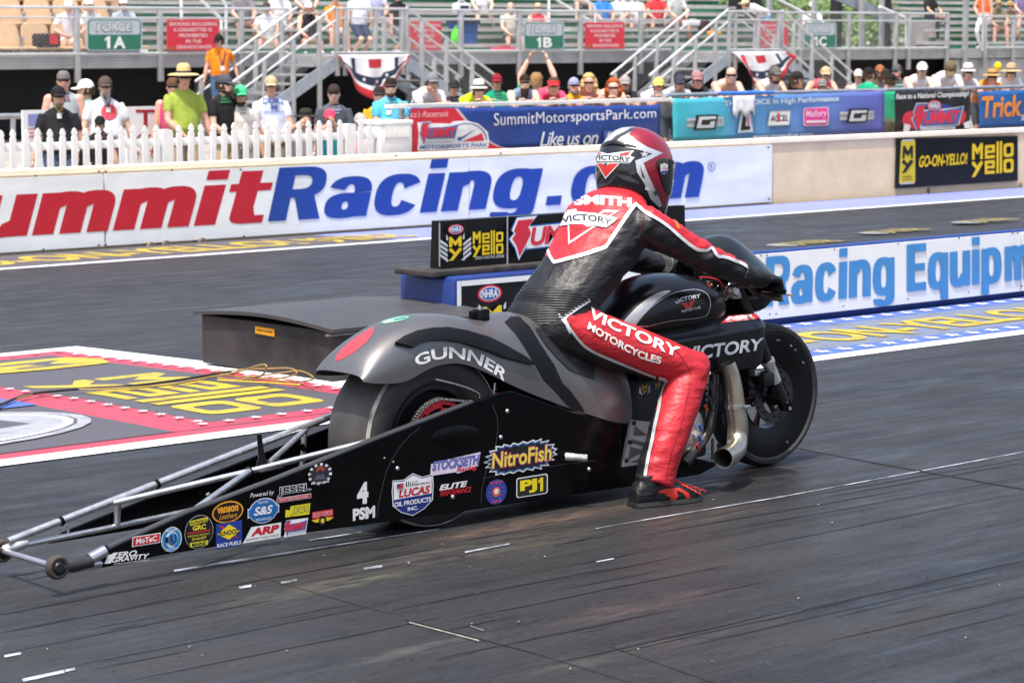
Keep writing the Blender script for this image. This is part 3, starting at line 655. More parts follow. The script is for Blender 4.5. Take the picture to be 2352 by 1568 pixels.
# ---- picket fence
xa, xb = 11.2, fence_x(878, 300)
mb = MB(); hz = lambda x: .905
fence = empty('picket_fence', (14, FY, GZ), 'white vinyl picket fence standing on the wall beside the spectators', 'fence')
pitch = .138; n = int((xb - xa) / pitch)
pk = None
for i in range(n + 1):
    x = xa + i * pitch; big = (i % 17 == 12)
    w = .031 if not big else .062; h = .90 if not big else .86
    mb = MB(); prof = [(-w, .40), (w, .40), (w, h - .09), (w * .62, h - .075), (w * .95, h - .05), (w * .55, h - .015), (0, h), (-w * .55, h - .015), (-w * .95, h - .05), (-w * .62, h - .075), (-w, h - .09)] if not big else [(-w, .40), (w, .40), (w, h - .03), (w * .8, h), (-w * .8, h), (-w, h - .03)]
    tl = random.Random(i * 7).uniform(-.03, .03); dz = random.Random(i * 3).uniform(-.008, .006); mb.prism([(x + u + tl * (v - .5), FY - .012, v + dz) for u, v in prof], (0, .022 if not big else .11, 0), white_v); mb.build('picket' if not big else 'post', fence)
mb = MB(); mb.box((xa - .1, FY + .012, .69), (xb, FY + .05, .765), white_v, .006); mb.build('rail', fence, 30)
mb = MB(); mb.box((xa - .1, FY + .012, .43), (xb, FY + .05, .52), white_v, .006); mb.build('rail', fence, 30)
# white plastic cabinet at the end of the pickets
x0, x1 = fence_x(868, 320), fence_x(940, 320)
mb = MB(); mb.box((x0, FY - .05, .42), (x1, FY + .3, .855), white_v, .012); mb.box((x0 - .01, FY - .06, .83), (x1 + .01, FY + .31, .88), white_v, .01)
for i in range(9): mb.box((x0 + .06 + i * (x1 - x0 - .12) / 8 - .01, FY - .062, .70), (x0 + .06 + i * (x1 - x0 - .12) / 8 + .01, FY - .049, .82), white_v)
thing(mb, 'storage_box', 'white ribbed plastic storage box between the picket fence and red banner', 'storage box', smooth=30)
# ---- chain link fence with a flat top rail
fx0, fx1 = fence_x(905, 250), 60
cl = empty('chain_link_fence', (30, FY + .06, GZ), 'chain link fence with a pale flat top rail that carries the banners', 'fence')
mb = MB(); mb.box((fx0, FY + .02, 1.005), (fence_x(1543, 230), FY + .16, 1.045), mat('pale_top_board', (.72, .70, .66), .6, var=.1, vs=4)); mb.build('top_board', cl)
mb = MB(); mb.tube([(fence_x(1530, 230), FY + .07, 1.075), (fx1, FY + .07, 1.085)], .024, galv, 8); mb.build('top_rail', cl, 40)
mb = MB(); mb.add([(fx0, FY + .07, GZ), (fx1, FY + .07, GZ), (fx1, FY + .07, 1.06), (fx0, FY + .07, 1.02)], [(0, 1, 2, 3)], link); mb.build('wire_mesh', cl)
for k in range(16):
    x = fx0 + .2 + k * 2.4; mb = MB(); mb.tube([(x, FY + .11, GZ), (x, FY + .11, 1.07)], .03, galv, 8); mb.build('post', cl, 40)
def cloth(name, corners, mt, label, Y=FY - .02, wav=.012, parts=True, group=None):
    """a hanging vinyl banner: gently rippled sheet with real thickness; corners in print px: bl, br, tl, tr"""
    bl, br, tl, tr = [onY(x, y, Y) for x, y in corners]; nu, nv = 40, 8; g = []
    for j in range(nv + 1):
        for i in range(nu + 1):
            u, v = i / nu, j / nv; p = bl * (1 - u) * (1 - v) + br * u * (1 - v) + tl * (1 - u) * v + tr * u * v
            p.y += wav * (math.sin(u * 23 + v * 3) * .6 + math.sin(u * 9 - v * 5) * .7) * (1 - abs(v - .5)) - .004
            if 0 < i < nu and j == nv: p.z -= .012 * abs(math.sin(u * math.pi * 6))
            g.append(p)
    mb = MB(); fs = [(j * (nu + 1) + i, j * (nu + 1) + i + 1, (j + 1) * (nu + 1) + i + 1, (j + 1) * (nu + 1) + i) for j in range(nv) for i in range(nu)]
    mb.add(g, fs, mt); o = mb.build(name, smooth=60)
    md = o.modifiers.new('t', 'SOLIDIFY'); md.thickness = .002; md.offset = 0
    tag(o, label, 'banner', group); return o, cast(bvh_of(o))
vin = lambda nm, r, g, b: mat(nm, [c * .8 for c in sr(r, g, b)], .32, var=.10, vs=2.0)
# red / blue park banner
red_blue, pl = cloth('fence_banner', ((938, 351), (1516, 329), (940, 247), (1516, 240)), vin('navy_banner_vinyl', 42, 72, 150), 'long blue and red banner with a park web address and a round badge')
a = Art(pl, L=6, step=.0012, lift=.008)
fr = quad((938, 351), (1516, 329), (940, 247), (1516, 240))
arc = [(.0, .0), (.40, .0)] + [fr for fr in []]
curve = [(.40 - .0 * t, 0) for t in ()]
cv = [(.402 - .21 * (t ** .62), t * .97) for t in [i / 14 for i in range(15)]]
cv2 = [(u - .012, v) for u, v in cv]
a.poly((210, 190, 190), [fr(*q) for q in [(.004, .02)] + cv + [(.004, .97)]]); a.poly((205, 36, 56), [fr(*q) for q in [(.004, .02)] + cv2 + [(.004, .97)]])
a.text((235, 190, 190), "America's Racetrack", sub(fr, -.06, .78, .155, .92), .3, .0)
bd = quad((957, 347), (1122, 341), (957, 281), (1122, 277)); a.poly(WHITE, pts(bd, (0, 0), (.98, 0), (1, .25), (.98, .6), (.85, .9), (.68, 1.02), (.5, 1.0), (.46, .92), (.2, .95), (.0, 1.0), (.02, .6)))
a.poly((40, 90, 170), [bd(.68 + .29 * math.cos(R(t)), .30 + .63 * math.sin(R(t))) for t in range(0, 150, 10)] + [bd(.68 + .27 * math.cos(R(t)), .30 + .60 * math.sin(R(t))) for t in range(140, -1, -10)])
a.poly((222, 45, 66), pts(bd, (.62, .28), (.93, .28), (.90, .56))); a.poly((60, 110, 180), pts(bd, (.58, .40), (.82, .72), (.60, .33))); a.poly((60, 110, 180), ell(bd, .585, .38, .03, .08))
summit_logo(a, sub(bd, .03, .24, .56, .98), WHITE, (60, 110, 175), (222, 45, 66)); a.text((45, 90, 165), 'RACING EQUIPMENT', sub(bd, .10, .26, .50, .31), .1); a.text((35, 85, 160), 'MOTORSPORTS PARK', sub(bd, .02, .06, .97, .20), .15, .02)
a.text(WHITE, 'SummitMotorsportsPark.com', quad((1131, 297), (1503, 277), (1131, 260), (1503, 249)), 0, .0, 1.04)
a.text(WHITE, 'Like us on', quad((1236, 337), (1370, 331), (1236, 304), (1370, 299)), .3, .004, .9); b_ = quad((1383, 328), (1403, 327), (1383, 301), (1403, 300)); a.poly((90, 110, 180), rrect(b_)); a.text(WHITE, 'f', sub(b_, .35, .1, .75, .9), 0, .02); a.text(WHITE, '.com', quad((1408, 328), (1470, 325), (1408, 310), (1470, 307)), .2)
a.build('print', red_blue)
# turquoise / violet banner in three gradient panels
mrg = bpy.data.materials.new('turquoise_to_violet_vinyl'); mrg.use_nodes = True
nt = mrg.node_tree; gx0, gx1 = fence_x(1545, 270), fence_x(2030, 255)
tc = nt.nodes.new('ShaderNodeTexCoord'); sp = nt.nodes.new('ShaderNodeSeparateXYZ'); nt.links.new(tc.outputs['Object'], sp.inputs[0])
mr = nt.nodes.new('ShaderNodeMapRange'); mr.inputs['From Min'].default_value = gx0; mr.inputs['From Max'].default_value = gx1; nt.links.new(sp.outputs[0], mr.inputs['Value'])
rp = nt.nodes.new('ShaderNodeValToRGB'); nt.links.new(mr.outputs[0], rp.inputs['Fac'])
for i, (p_, c) in enumerate(((0, (70, 190, 205)), (.22, (85, 185, 215)), (.26, (95, 165, 215)), (.6, (100, 140, 205)), (1, (105, 105, 190)))):
    e = rp.color_ramp.elements[i] if i < 2 else rp.color_ramp.elements.new(p_)
    e.position = p_; e.color = [x * .8 for x in sr(*c)] + [1]
nt.links.new(rp.outputs[0], nt.nodes['Principled BSDF'].inputs['Base Color']); nt.nodes['Principled BSDF'].inputs['Roughness'].default_value = .3
fr = quad((1545, 327), (2031, 305), (1545, 226), (2030, 207))
gask, pl = cloth('fence_banner', ((1545, 327), (2031, 305), (1545, 226), (2030, 207)), mrg, 'turquoise to violet banner with five small parts maker emblems in a row')
a = Art(pl, L=6, step=.0012, lift=.008)
a.text((215, 235, 245), 'THE CHOICE In High Performance', quad((1662, 247), (1926, 236), (1662, 232), (1926, 220)), .0, .025)
a.text((215, 230, 245), 'www.mrgasket.com', quad((1727, 321), (1866, 315), (1727, 309), (1866, 303)), 0, .02)
def g_emblem(cx, cy, w, h):
    f = slant(cx, cy, w, h); a.poly((200, 205, 210), pts(f, (0, .22), (1, .22), (1, .8), (0, .8))); a.text(BLACK, 'MR. GASKET', sub(f, .02, .36, .98, .66)); a.poly(BLACK, pts(f, (.18, 0), (.78, 0), (.86, 1), (.26, 1))); a.poly((220, 225, 228), pts(f, (.26, .12), (.74, .12), (.80, .88), (.34, .88)), pts(f, (.38, .32), (.62, .32), (.66, .68), (.42, .68))[::-1]); a.poly(BLACK, pts(f, (.58, .56), (.82, .56), (.83, .70), (.6, .70)))
g_emblem(1618, 281, 84, 34); g_emblem(1966, 266, 78, 32)
f = slant(1709, 278, 36, 54); a.poly((205, 215, 225), pts(f, (.0, 0), (1, .02), (.78, 1), (.25, 1))); a.poly(BLACK, pts(f, (.18, .1), (.82, .12), (.80, .28), (.5, .28), (.62, .92), (.38, .92))); a.poly((225, 90, 150), pts(f, (.62, .3), (.74, .3), (.70, .92), (.64, .92)))
f = slant(1786, 272, 55, 36); a.poly((150, 150, 150), pts(f, (0, 0), (.93, .02), (1, 1), (.1, 1))); a.poly((225, 230, 232), pts(f, (.03, .06), (.91, .07), (.96, .93), (.12, .93))); a.text(BLACK, 'ACCEL', sub(f, .13, .3, .88, .7), .1, .03); a.poly((220, 40, 60), pts(f, (.40, .25), (.5, .25), (.5, .9), (.42, .85)))
f = slant(1870, 268, 58, 42); a.poly((235, 200, 220), rrect(f)); a.poly((225, 60, 150), rrect(f, .04, .05, .96, .95)); a.text((240, 200, 225), 'Mallory', sub(f, .1, .38, .92, .86), .1, .02); a.poly((240, 225, 235), rect(f, .1, .16, .9, .30))
a.build('print', gask)
# black banner
fr = quad((2055, 304), (2228, 297), (2055, 208), (2228, 205))
nb, pl = cloth('fence_banner', ((2055, 304), (2228, 297), (2055, 208), (2228, 205)), vin('black_banner_vinyl', 34, 34, 36), 'black banner with a race slogan above a large bolt emblem', wav=.008)
a = Art(pl, L=6, step=.0012, lift=.008)
a.text(WHITE, 'Race to a National Championship!', quad((2057, 232), (2224, 225), (2057, 216), (2224, 209)), .15, .02)
a.poly((40, 60, 130), ell(fr, .52, .32, .34, .36)); a.poly((222, 50, 72), ell(fr, .20, .28, .11, .22)); a.poly((222, 50, 72), ell(fr, .82, .34, .12, .22)); a.poly(WHITE, pts(fr, (.1, .02), (.18, .0), (.2, .16), (.12, .2))); a.poly(WHITE, pts(fr, (.92, .02), (.99, .02), (.99, .22), (.9, .16)))
summit_logo(a, quad((2092, 308), (2208, 300), (2096, 240), (2210, 236)), WHITE, (60, 110, 180)); nhra_oval(a, slant(2143, 243, 32, 26)); a.poly(WHITE, rect(fr, .32, .02, .78, .09)); a.text((60, 80, 150), 'RACING EQUIPMENT', sub(fr, .33, .03, .77, .08))
a.build('print', nb)
fr = quad((2249, 297), (2560, 283), (2249, 209), (2560, 196))
tf, pl = cloth('fence_banner', ((2249, 297), (2560, 283), (2249, 209), (2560, 196)), vin('royal_blue_banner_vinyl', 40, 100, 170), 'royal blue banner with tall orange script lettering at the right edge', wav=.008)
a = Art(pl, L=6, step=.0012, lift=.008); a.text((240, 150, 60), 'Trick Flow', quad((2254, 272), (2440, 262), (2254, 222), (2440, 212)), .12, .03); a.text((215, 230, 240), 'SPECIALTIES', quad((2344, 277), (2430, 273), (2344, 264), (2430, 260)), .1, .02); a.build('print', tf)
# white board with red lettering and a small flag sign behind the pickets
mb = MB(); p0, p1, p2 = onY(292, 350, 23.6), onY(415, 345, 23.6), onY(292, 246, 23.6); mb.box((p0.x, 23.6, GZ + .35), (p1.x, 23.64, p2.z), wpl)
bd = thing(mb, 'notice_board', 'white notice board with large red serif letters behind the picket fence', 'sign')
a = Art(planeY(23.6), step=.002, lift=.005); a.text((178, 50, 60), 'T', quad((345 - 44, 296), (393, 294), (301, 252), (393, 250)), 0, .01) if 0 else None
for t, x0, x1, y0, y1 in (('T', 312, 357, 296, 252), ('I', 362, 386, 296, 254), ('K', 308, 330, 330, 308), ('C', 336, 360, 330, 308), ('K', 364, 388, 329, 307)): a = Art(planeY(23.6), step=.002, lift=.003); a.text((178, 50, 60), t, quad((x0, y0), (x1, y0), (x0, y1)), 0, .012); a.build('letter', bd)
mb = MB(); p0, p1, p2 = onY(54, 345, 23.0), onY(118, 340, 23.0), onY(54, 254, 23.0); mb.box((p0.x, 23.0, GZ + .3), (p1.x, 23.03, p2.z), wpl)
fg = thing(mb, 'flag_board', 'white board with a faded stars and stripes print behind the pickets', 'sign'); a = Art(planeY(23.0), step=.002, lift=.005); fr = quad((62, 320), (112, 317), (62, 260), (112, 258))
a.poly((150, 160, 215), rect(fr, .05, .5, .8, .95)); [a.poly((225, 130, 140), rect(fr, .05, v, .95, v + .06)) for v in (.05, .2, .35)]; a.build('print', fg)
mb = MB(); mb.tube([onY(-30, 268, 24), onY(300, 262, 24)], .03, galv, 8)
for x in (30, 200): mb.tube([onY(x, 266, 24), onY(x, 360, 24)], .03, galv, 8)
thing(mb, 'crowd_rail', 'grey steel crowd rail behind the spectators at the left edge', 'rail', smooth=40)
# ================================================================ GRANDSTAND
GY = 42.0
def gx(px, y=100, Y=GY): return onY(px, y, Y).x
green = mat('green_riser_panel', (.02, .16, .085), .5, var=.15, vs=2)
benchm = mat('bench_aluminium', (.50, .49, .46), .5, .2, var=.15, vs=4)
dark = mat('underdeck_shade_black', (.010, .010, .011), .9, var=.3)  # near-black that paints in the shade of the void below the deck
ZT, ZM, ZB = 2.265, 2.075, 1.40
LEFT_END, AEND, BST, RIGHT = 8.0, 1770, 2150, 75.0
stand = empty('grandstand', (40, GY, GZ), 'long metal grandstand of grey benches and green risers behind the crowd', 'grandstand')
ROWS = 12; RUN, RISE = .62, .185
tanx = gx(378, 60)
def row(k): return GY + .55 + RUN * k, 1.36 + RISE * k
mb_r, mb_t, mb_b = MB(), MB(), MB()
for k in range(ROWS):
    y, z = row(k); xe = gx(AEND - 20 * k, 90, y); xs = gx(BST - 14 * k, 90, y)
    for x0, x1 in ((LEFT_END, xe), (xs, RIGHT)):
        x0 = max(x0, tanx + .1 * k)
        mb_r.box((x0, y, z - RISE * .1), (x1, y + .02, z + RISE * .60), green)
        mb_t.box((x0, y - .012, z + RISE * .60), (x1, y + RUN + .04, z + RISE), benchm)
        if x0 > 50: mb_b.box((x0 + .2, y + .30, z + RISE + .27), (x1, y + .56, z + RISE + .32), benchm)
        else:
            rr = random.Random(k * 5); xx = tanx + .15
            while xx < x1 - .5:                           # benches with gaps for the aisles
                ln = rr.uniform(4.0, 6.5); mb_b.box((xx, y + .30, z + RISE + .27), (min(xx + ln, x1), y + .56, z + RISE + .32), benchm); xx += ln + rr.choice((.0, .25, 1.1))
mb_r.build('riser', stand); mb_t.build('tread', stand); mb_b.build('bench', stand)
# fascia of stacked planks and the posts
mb = MB()
for x0, x1 in ((LEFT_END, gx(2172, 100)), (gx(2205, 100), RIGHT)):
    for i in range(4): mb.box((x0, GY - .05 - .006 * (i % 2), 1.135 + i * .062), (x1, GY, 1.19 + i * .062), alud)
    mb.box((x0, GY, 1.12), (x1, GY + .55, 1.36), alud)
mb.build('fascia', stand)
mb = MB(); mb.box((LEFT_END, GY + .9, GZ), (RIGHT, GY + 1.0, 1.14), dark); mb.box((LEFT_END, GY + .02, 1.10), (RIGHT, GY + 1, 1.13), dark); mb.build('painted_shade_sheet', stand)  # black sheets stand in for the deep shade under the deck
mb = MB(); mb.box((LEFT_END, GY + 1.0, GZ), (gx(AEND, 90), GY + 8, 1.3), dark); mb.box((gx(BST, 90), GY + 1.0, GZ), (RIGHT, GY + 8, 1.3), dark); mb.build('dark_void_block', stand)  # solid black blocks in place of the unlit space beneath the rows
def rail_run(x0, x1, posts, Y=GY - .09, zt=ZT, zm=ZM, zb=ZB, mesh=True, drop=.86):
    mb = MB()
    for z, r in ((zt, .026), (zm, .018), (zb, .026)): mb.tube([(x0, Y, z), (x1, Y, z)], r, alu, 8)
    o = mb.build('railing', stand, 40)
    for x in posts:
        mb = MB(); mb.box((x - .055, Y - .02, drop), (x + .055, Y + .06, zt), alud, .008); mb.build('post', stand, 30)
    if mesh:
        mb = MB(); mb.add([(x0, Y + .03, zb), (x1, Y + .03, zb), (x1, Y + .03, zt - .02), (x0, Y + .03, zt - .02)], [(0, 1, 2, 3)], link2); mb.build('rail_mesh', stand)
rail_run(LEFT_END, gx(655, 30), [gx(x, 100) for x in (-22, 172, 363, 549)])
rail_run(gx(936, 30), gx(1535, 30), [gx(x, 100) for x in (1053, 1187, 1328, 1467)])
rail_run(gx(1799, 30), gx(2172, 30), [gx(x, 100) for x in (1832, 1943, 2051, 2082, 2170)])
rail_run(gx(2257, 40), RIGHT, [gx(x, 100) for x in (2257, 2322, 2390, 2460)], zt=2.20)
mb = MB(); x = gx(2214, 60); mb.box((x - .06, GY - .1, .8), (x + .06, GY, 3.2), alud); x = gx(2250, 60); mb.tube([(x, GY - .1, 1.3), (x, GY - .1, 2.9), (x - .9, GY - .1, 3.4)], .03, alu, 8); mb.build('post', stand, 30)
# landings with stairs on both sides
SYN, SYF = 40.35, 41.55                                  # near and far stringer
def stair(xl0, xl1, label, px_l, px_r):
    st = empty('staircase', ((xl0 + xl1) / 2, SYN, GZ), label, 'staircase', 'access stairs of the grandstand')
    zl = 1.34
    mb = MB(); mb.box((xl0, SYN, zl - .22), (xl1, SYF + .4, zl), alud); mb.build('landing', st)
    mb = MB()
    for z, r in ((ZT + .0, .026), (ZM, .018), (ZB, .026)): mb.tube([(xl0, SYN - .03, z), (xl1, SYN - .03, z)], r, alu, 8)
    mb.build('landing_rail', st, 40)
    for f in (0.02, .13, .55, .93, .985):
        x = xl0 + (xl1 - xl0) * f; mb = MB(); mb.box((x - .04, SYN - .05, .95), (x + .04, SYN + .03, ZT), alud, .006); mb.build('post', st, 30)
    mb = MB(); mb.add([(xl0, SYN, ZB), (xl1, SYN, ZB), (xl1, SYN, ZT), (xl0, SYN, ZT)], [(0, 1, 2, 3)], link2); mb.build('rail_mesh', st)
    for sg, x0 in ((-1, xl0), (1, xl1)):
        k = .575; drop = zl - GZ; run = drop / k; n = 9
        for i in range(1, n):
            f = i / n; mb = MB(); mb.box((x0 + sg * (run * f - .13), SYN + .04, zl - drop * f - .04), (x0 + sg * (run * f + .13), SYF - .04, zl - drop * f), alud); mb.build('tread', st)
        for Y in (SYN, SYF):
            mb = MB(); mb.bar((x0, Y, zl - .14), (x0 + sg * run, Y, GZ - .14 + .12), .05, .24, mat('blue_grey_channel', (.42, .47, .53), .35, .7, var=.1)); mb.build('stringer', st)
            mb = MB(); rx = run * .92
            mb.tube([(x0 + sg * .0, Y, ZT + .03), (x0 + sg * rx, Y, ZT + .03 - rx * k)], .028, alu, 8); mb.build('handrail', st, 40); mb = MB(); mb.tube([(x0, Y, ZT - .24), (x0 + sg * rx, Y, ZT - .24 - rx * k)], .022, alu, 8); mb.build('handrail', st, 40)
            mb = MB(); mb.add([(x0, Y + .02, ZT), (x0 + sg * rx, Y + .02, ZT - rx * k), (x0 + sg * rx, Y + .02, ZT - .8 - rx * k), (x0, Y + .02, ZT - .8)], [(0, 1, 2, 3)], link2); mb.build('rail_mesh', st)
            for f in (.16, .42, .70, .95):
                x = x0 + sg * rx * f; zz = ZT - rx * f * k; mb = MB(); mb.box((x - .045, Y - .03, max(GZ, zz - 1.75)), (x + .045, Y + .03, zz), alud, .006); mb.build('post', st, 30)
    return st
sxa, sxb = gx(770, 100, SYN), gx(934, 100, SYN); stair(sxa, sxb, 'grey metal stairs and landing behind the man in a light blue shirt', 0, 0)
sxc, sxd = gx(1671, 100, SYN), gx(1796, 100, SYN); stair(sxc, sxd, 'grey metal stairs and landing behind the shirtless man', 0, 0)
# bunting under both landings
bw, br_, bn = ink(238, 238, 240), ink(205, 40, 55), ink(34, 42, 74)
def bunting(x0, x1, ztop, label, skew):
    mb = MB(); nu, nv = 30, 10; Y0 = SYN - .10
    P = {}
    for j in range(nv + 1):
        for i in range(nu + 1):
            u, v = i / nu, j / nv
            half = .5 - abs(u - .5); depth = .12 + (.78 if u < .62 else .62) * (math.sin(math.pi * min(1, max(0, u if skew == 0 else u ** .8))) ** .8)
            x = x0 + (x1 - x0) * (u + (.5 - u) * .12 * v * (1 if skew == 0 else .6) + (0 if skew == 0 else .22 * v))
            P[i, j] = Vector((x, Y0 - .05 * math.sin(u * 19) * (.3 + v) - .03 * v, ztop - depth * v))
    for j in range(nv):
        for i in range(nu):
            u, v = (i + .5) / nu, (j + .5) / nv
            if v < .10: c = bw
            else:
                t = abs(u - .5) * 2
                c = br_ if v > .82 or t > .90 else (bn if .52 < v < .70 or (.50 < t < .70 and v < .6) else (br_ if t < .22 and v < .34 else bw))
            mb.add([P[i, j], P[i + 1, j], P[i + 1, j + 1], P[i, j + 1]], [(0, 1, 2, 3)], c)
    o = mb.build('bunting', smooth=60); md = o.modifiers.new('t', 'SOLIDIFY'); md.thickness = .004
    tag(o, label, 'bunting', 'red white and blue fan bunting on the landings')
    a = Art(cast(bvh_of(o)), L=10, step=.001, lift=.004)
    for f, v in ((.27, .45), (.35, .62), (.45, .66), (.55, .62), (.72, .38), (.66, .58)):
        p = P[round(f * nu), round(v * nv)]; d = p - CAM; w = d.dot(_F); px, py = 1176 + FPX * d.dot(_R) / w, 784 - FPX * d.dot(_U) / w
        a.poly(WHITE, star(lambda uu, vv: (px + 4.5 * uu, py - 5.5 * vv), 0, 0, 1, 1))
    a.build('star_print', o)
bunting(sxa - .02, sxb + .02, 1.36, 'star spangled bunting swag hanging level under the left landing', 0)
bunting(sxc - .02, sxd + .02, 1.36, 'crumpled bunting under the right landing with its red edge fallen aslant', 1)
# signs on the rail
sgreen = ink(46, 122, 98); spale = ink(190, 200, 205)
def force_sign(x0, x1, y0, y1, code, label):
    fr = quad((x0, y1), (x1, y1 - .004 * (x1 - x0)), (x0, y0)); Y = GY - .14
    mb = MB(); c = [onY(*p, Y) for p in rrect(fr, 0, 0, 1, 1, .07, .10)]; mb.prism(c, (0, .02, 0), spale); o = thing(mb, 'section_sign', label, 'sign', 'section signs on the grandstand rail')
    a = Art(planeY(Y), step=.003, lift=.004); a.poly((46, 122, 98), rrect(fr, .025, .04, .975, .96, .06, .09)); a.poly((190, 200, 205), rrect(fr, .045, .50, .955, .93, .05, .07))
    a.text((70, 76, 82), 'FORCE', sub(fr, .17, .57, .82, .87), .1, .05); a.text((225, 230, 230), 'FORCE', sub(fr, .185, .60, .81, .85), .1, .02); one(a, WHITE, sub(fr, .32, .08, .43, .45)); a.text(WHITE, code[1], sub(fr, .48, .08, .70, .45), 0, .04); a.build('print', o)
force_sign(199, 327, 43, 118, '1A', 'green and grey section sign numbered 1A on the stand rail')
force_sign(1203, 1296, 51, 115, '1B', 'green and grey section sign numbered 1B on the stand rail')
force_sign(1846, 1921, 52, 111, '1C', 'green and grey section sign numbered 1C on the stand rail')
def smoke_sign(x0, x1, y0, y1, label, Y=GY - .14):
    fr = quad((x0, y1), (x1, y1 - .004 * (x1 - x0)), (x0, y0)); mb = MB(); mb.prism([onY(*p, Y) for p in rect(fr)], (0, .02, 0), ink(225, 55, 72)); o = thing(mb, 'smoking_sign', label, 'sign', 'red smoking signs on the grandstand rail')
    a = Art(planeY(Y), step=.003, lift=.004); TC = (240, 205, 205)
    for i, (t, u0, u1) in enumerate((('SMOKING INCLUDING', .04, .96), ('E-CIGARETTES IS', .13, .86), ('PROHIBITED', .23, .78), ('IN THE', .36, .66), ('GRANDSTANDS', .18, .86))): a.text(TC, t, sub(fr, u0, .80 - .185 * i, u1, .92 - .185 * i), 0, .03)
    a.poly((90, 150, 40), ell(fr, .07, .08, .05, .035)); a.build('lettering', o)
smoke_sign(384, 503, 46, 117, 'red smoking sign beside the man in the orange shirt')
smoke_sign(942, 1014, 50, 115, 'red smoking sign half hidden by the left landing stairs')
smoke_sign(1345, 1434, 52, 112, 'red smoking sign standing clear right of section sign 1B')
smoke_sign(1743, 1810, 51, 110, 'red smoking sign behind the right landing rail')
# tan seats in the left block
tan = mat('tan_seat_plastic', (.66, .46, .28), .5, var=.08)
seat_me = None
def seat(x, k, label):
    global seat_me
    y, z = row(k); loc = (x, GY + .75 + .62 * k, 1.12 + .46 * k)
    if seat_me is None:
        w = .29; mb = MB()
        ring = [(-w, 0), (w, 0), (w * 1.02, .25), (w * .93, .40), (w * .6, .46), (-w * .6, .46), (-w * .93, .40), (-w * 1.02, .25)]
        mb.prism([(u, .22 + v * .12, .40 + v) for u, v in ring], (0, .035, 0), tan); bo = mb.build('backrest')
        mb = MB(); mb.box((-w, -.2, .36), (w, .22, .41), tan, .015); po = mb.build('seat_pan', smooth=30)
        mb = MB(); mb.box((-.03, -.05, 0), (.03, .05, .36), alud); mb.box((-w - .02, .2, .0), (-w + .01, .25, .6), alud); mb.box((w - .01, .2, .0), (w + .02, .25, .6), alud); lo = mb.build('seat_leg')
        seat_me = [bo, po, lo]
        root = empty('stadium_seat', loc, label, 'seat', 'tan stadium seats in the left block')
        for c in seat_me: c.parent = root
        return
    root = empty('stadium_seat', loc, label, 'seat', 'tan stadium seats in the left block')
    for c in seat_me:
        d = c.copy(); COL.objects.link(d); d.parent = root
for k in range(0, 4):
    mb = MB(); mb.box((LEFT_END, GY + .35 + .62 * k, 1.14 + (.46 * (k - 1) if k else 0)), (tanx - .1 + .18 * k, GY + 1.0 + .62 * k, 1.12 + .46 * k + .03), tan if k else alud); mb.build('seat_step', stand)
    y, z = row(k); x = gx(-30 + 8 * k, 60, y)
    while x < tanx - .2 + .18 * k:
        seat(x, k, ('tan plastic stadium seat in the front row behind the rail', 'tan plastic stadium seat in the second row', 'tan plastic stadium seat in the third row', 'tan plastic stadium seat in the fourth row')[k]); x += .66
# aisle handrails of white tube
wtube = mat('white_painted_tube', (.75, .76, .76), .4, var=.05)
for k, (P, lb) in enumerate((([(445, -20), (463, 2), (508, 44)], 'white tube aisle rail slanting above the left smoking sign'), ([(500, -12), (513, 2), (519, 12), (519, 98)], 'white tube aisle rail with a bent top near the orange shirted man'), ([(416, -10), (417, 36)], 'white upright tube in the left aisle'),
        ([(1250, -20), (1290, 8), (1356, 48)], 'white tube aisle rail slanting right of the woman in red'), ([(1330, -8), (1362, 12), (1367, 22), (1367, 48)], 'white tube aisle rail with a bent top beside the blue shirted man'), ([(1261, -10), (1261, 44)], 'white upright tube in the middle aisle'))):
    Y = GY + 1.0; Q = [onY(x, y, Y) for x, y in P]; mb = MB(); mb.tube(Q, .032, wtube, 8); mb.tube([Q[-1], Vector((Q[-1].x, Y, 1.36 + RISE))], .032, wtube, 8); thing(mb, 'aisle_rail', lb, 'handrail', 'white tube rails in the stand aisles', 40)
# the gap: upper stair, ramp, poles
sw = mb = MB(); Y = GY + 1.6
mb.bar(onY(1915, -14, Y), onY(2062, 50, Y), .06, .28, mat('blue_grey_channel', (.42, .47, .53)), up=(0, 0, 1)); o = thing(mb, 'upper_stair', 'grey slanting stair stringer rising in the gap of the stand', 'staircase')
mb = MB(); mb.tube([onY(1775, -6, Y), onY(1848, 31, Y), onY(1900, 58, Y)], .04, wtube, 8); mb.tube([onY(2020, 16, Y - .3), onY(2075, 40, Y - .3), onY(2082, 48, Y - .3), onY(2082, 110, Y - .3)], .04, wtube, 8); mb.build('handrail', o, 40)
mb = MB(); p = [onY(x, y, GY + 1.2) for x, y in ((2088, 108), (2158, 106), (2158, 48), (2088, 52))]; mb.prism(p, (0, .05, 0), mat('brown_grey_panel', (.33, .30, .29), .6, var=.1)); thing(mb, 'ramp_panel', 'brownish grey panel behind the rail in the stand gap', 'panel')
for k, (px, w) in enumerate(((1742, 26), (1700, 30), (1930, 16), (2042, 20))):
    Q = onY(px, 60, GY + 4); mb = MB(); ww = w / 110
    mb.box((Q.x - ww / 2, GY + 4, GZ), (Q.x + ww / 2, GY + 4.3, 4.2), mat('dark_steel_column', (.018, .018, .02), .6)); mb.box((Q.x - ww * .7, GY + 3.95, GZ), (Q.x + ww * .7, GY + 4.35, GZ + .1), M['dark_steel_column'])
    thing(mb, 'steel_column', ('dark steel column behind the bending man', 'broad dark column left of the bending man', 'slim dark column beside the white capped man', 'dark column behind the ramp panel')[k], 'column', 'dark columns in the gap of the stand')
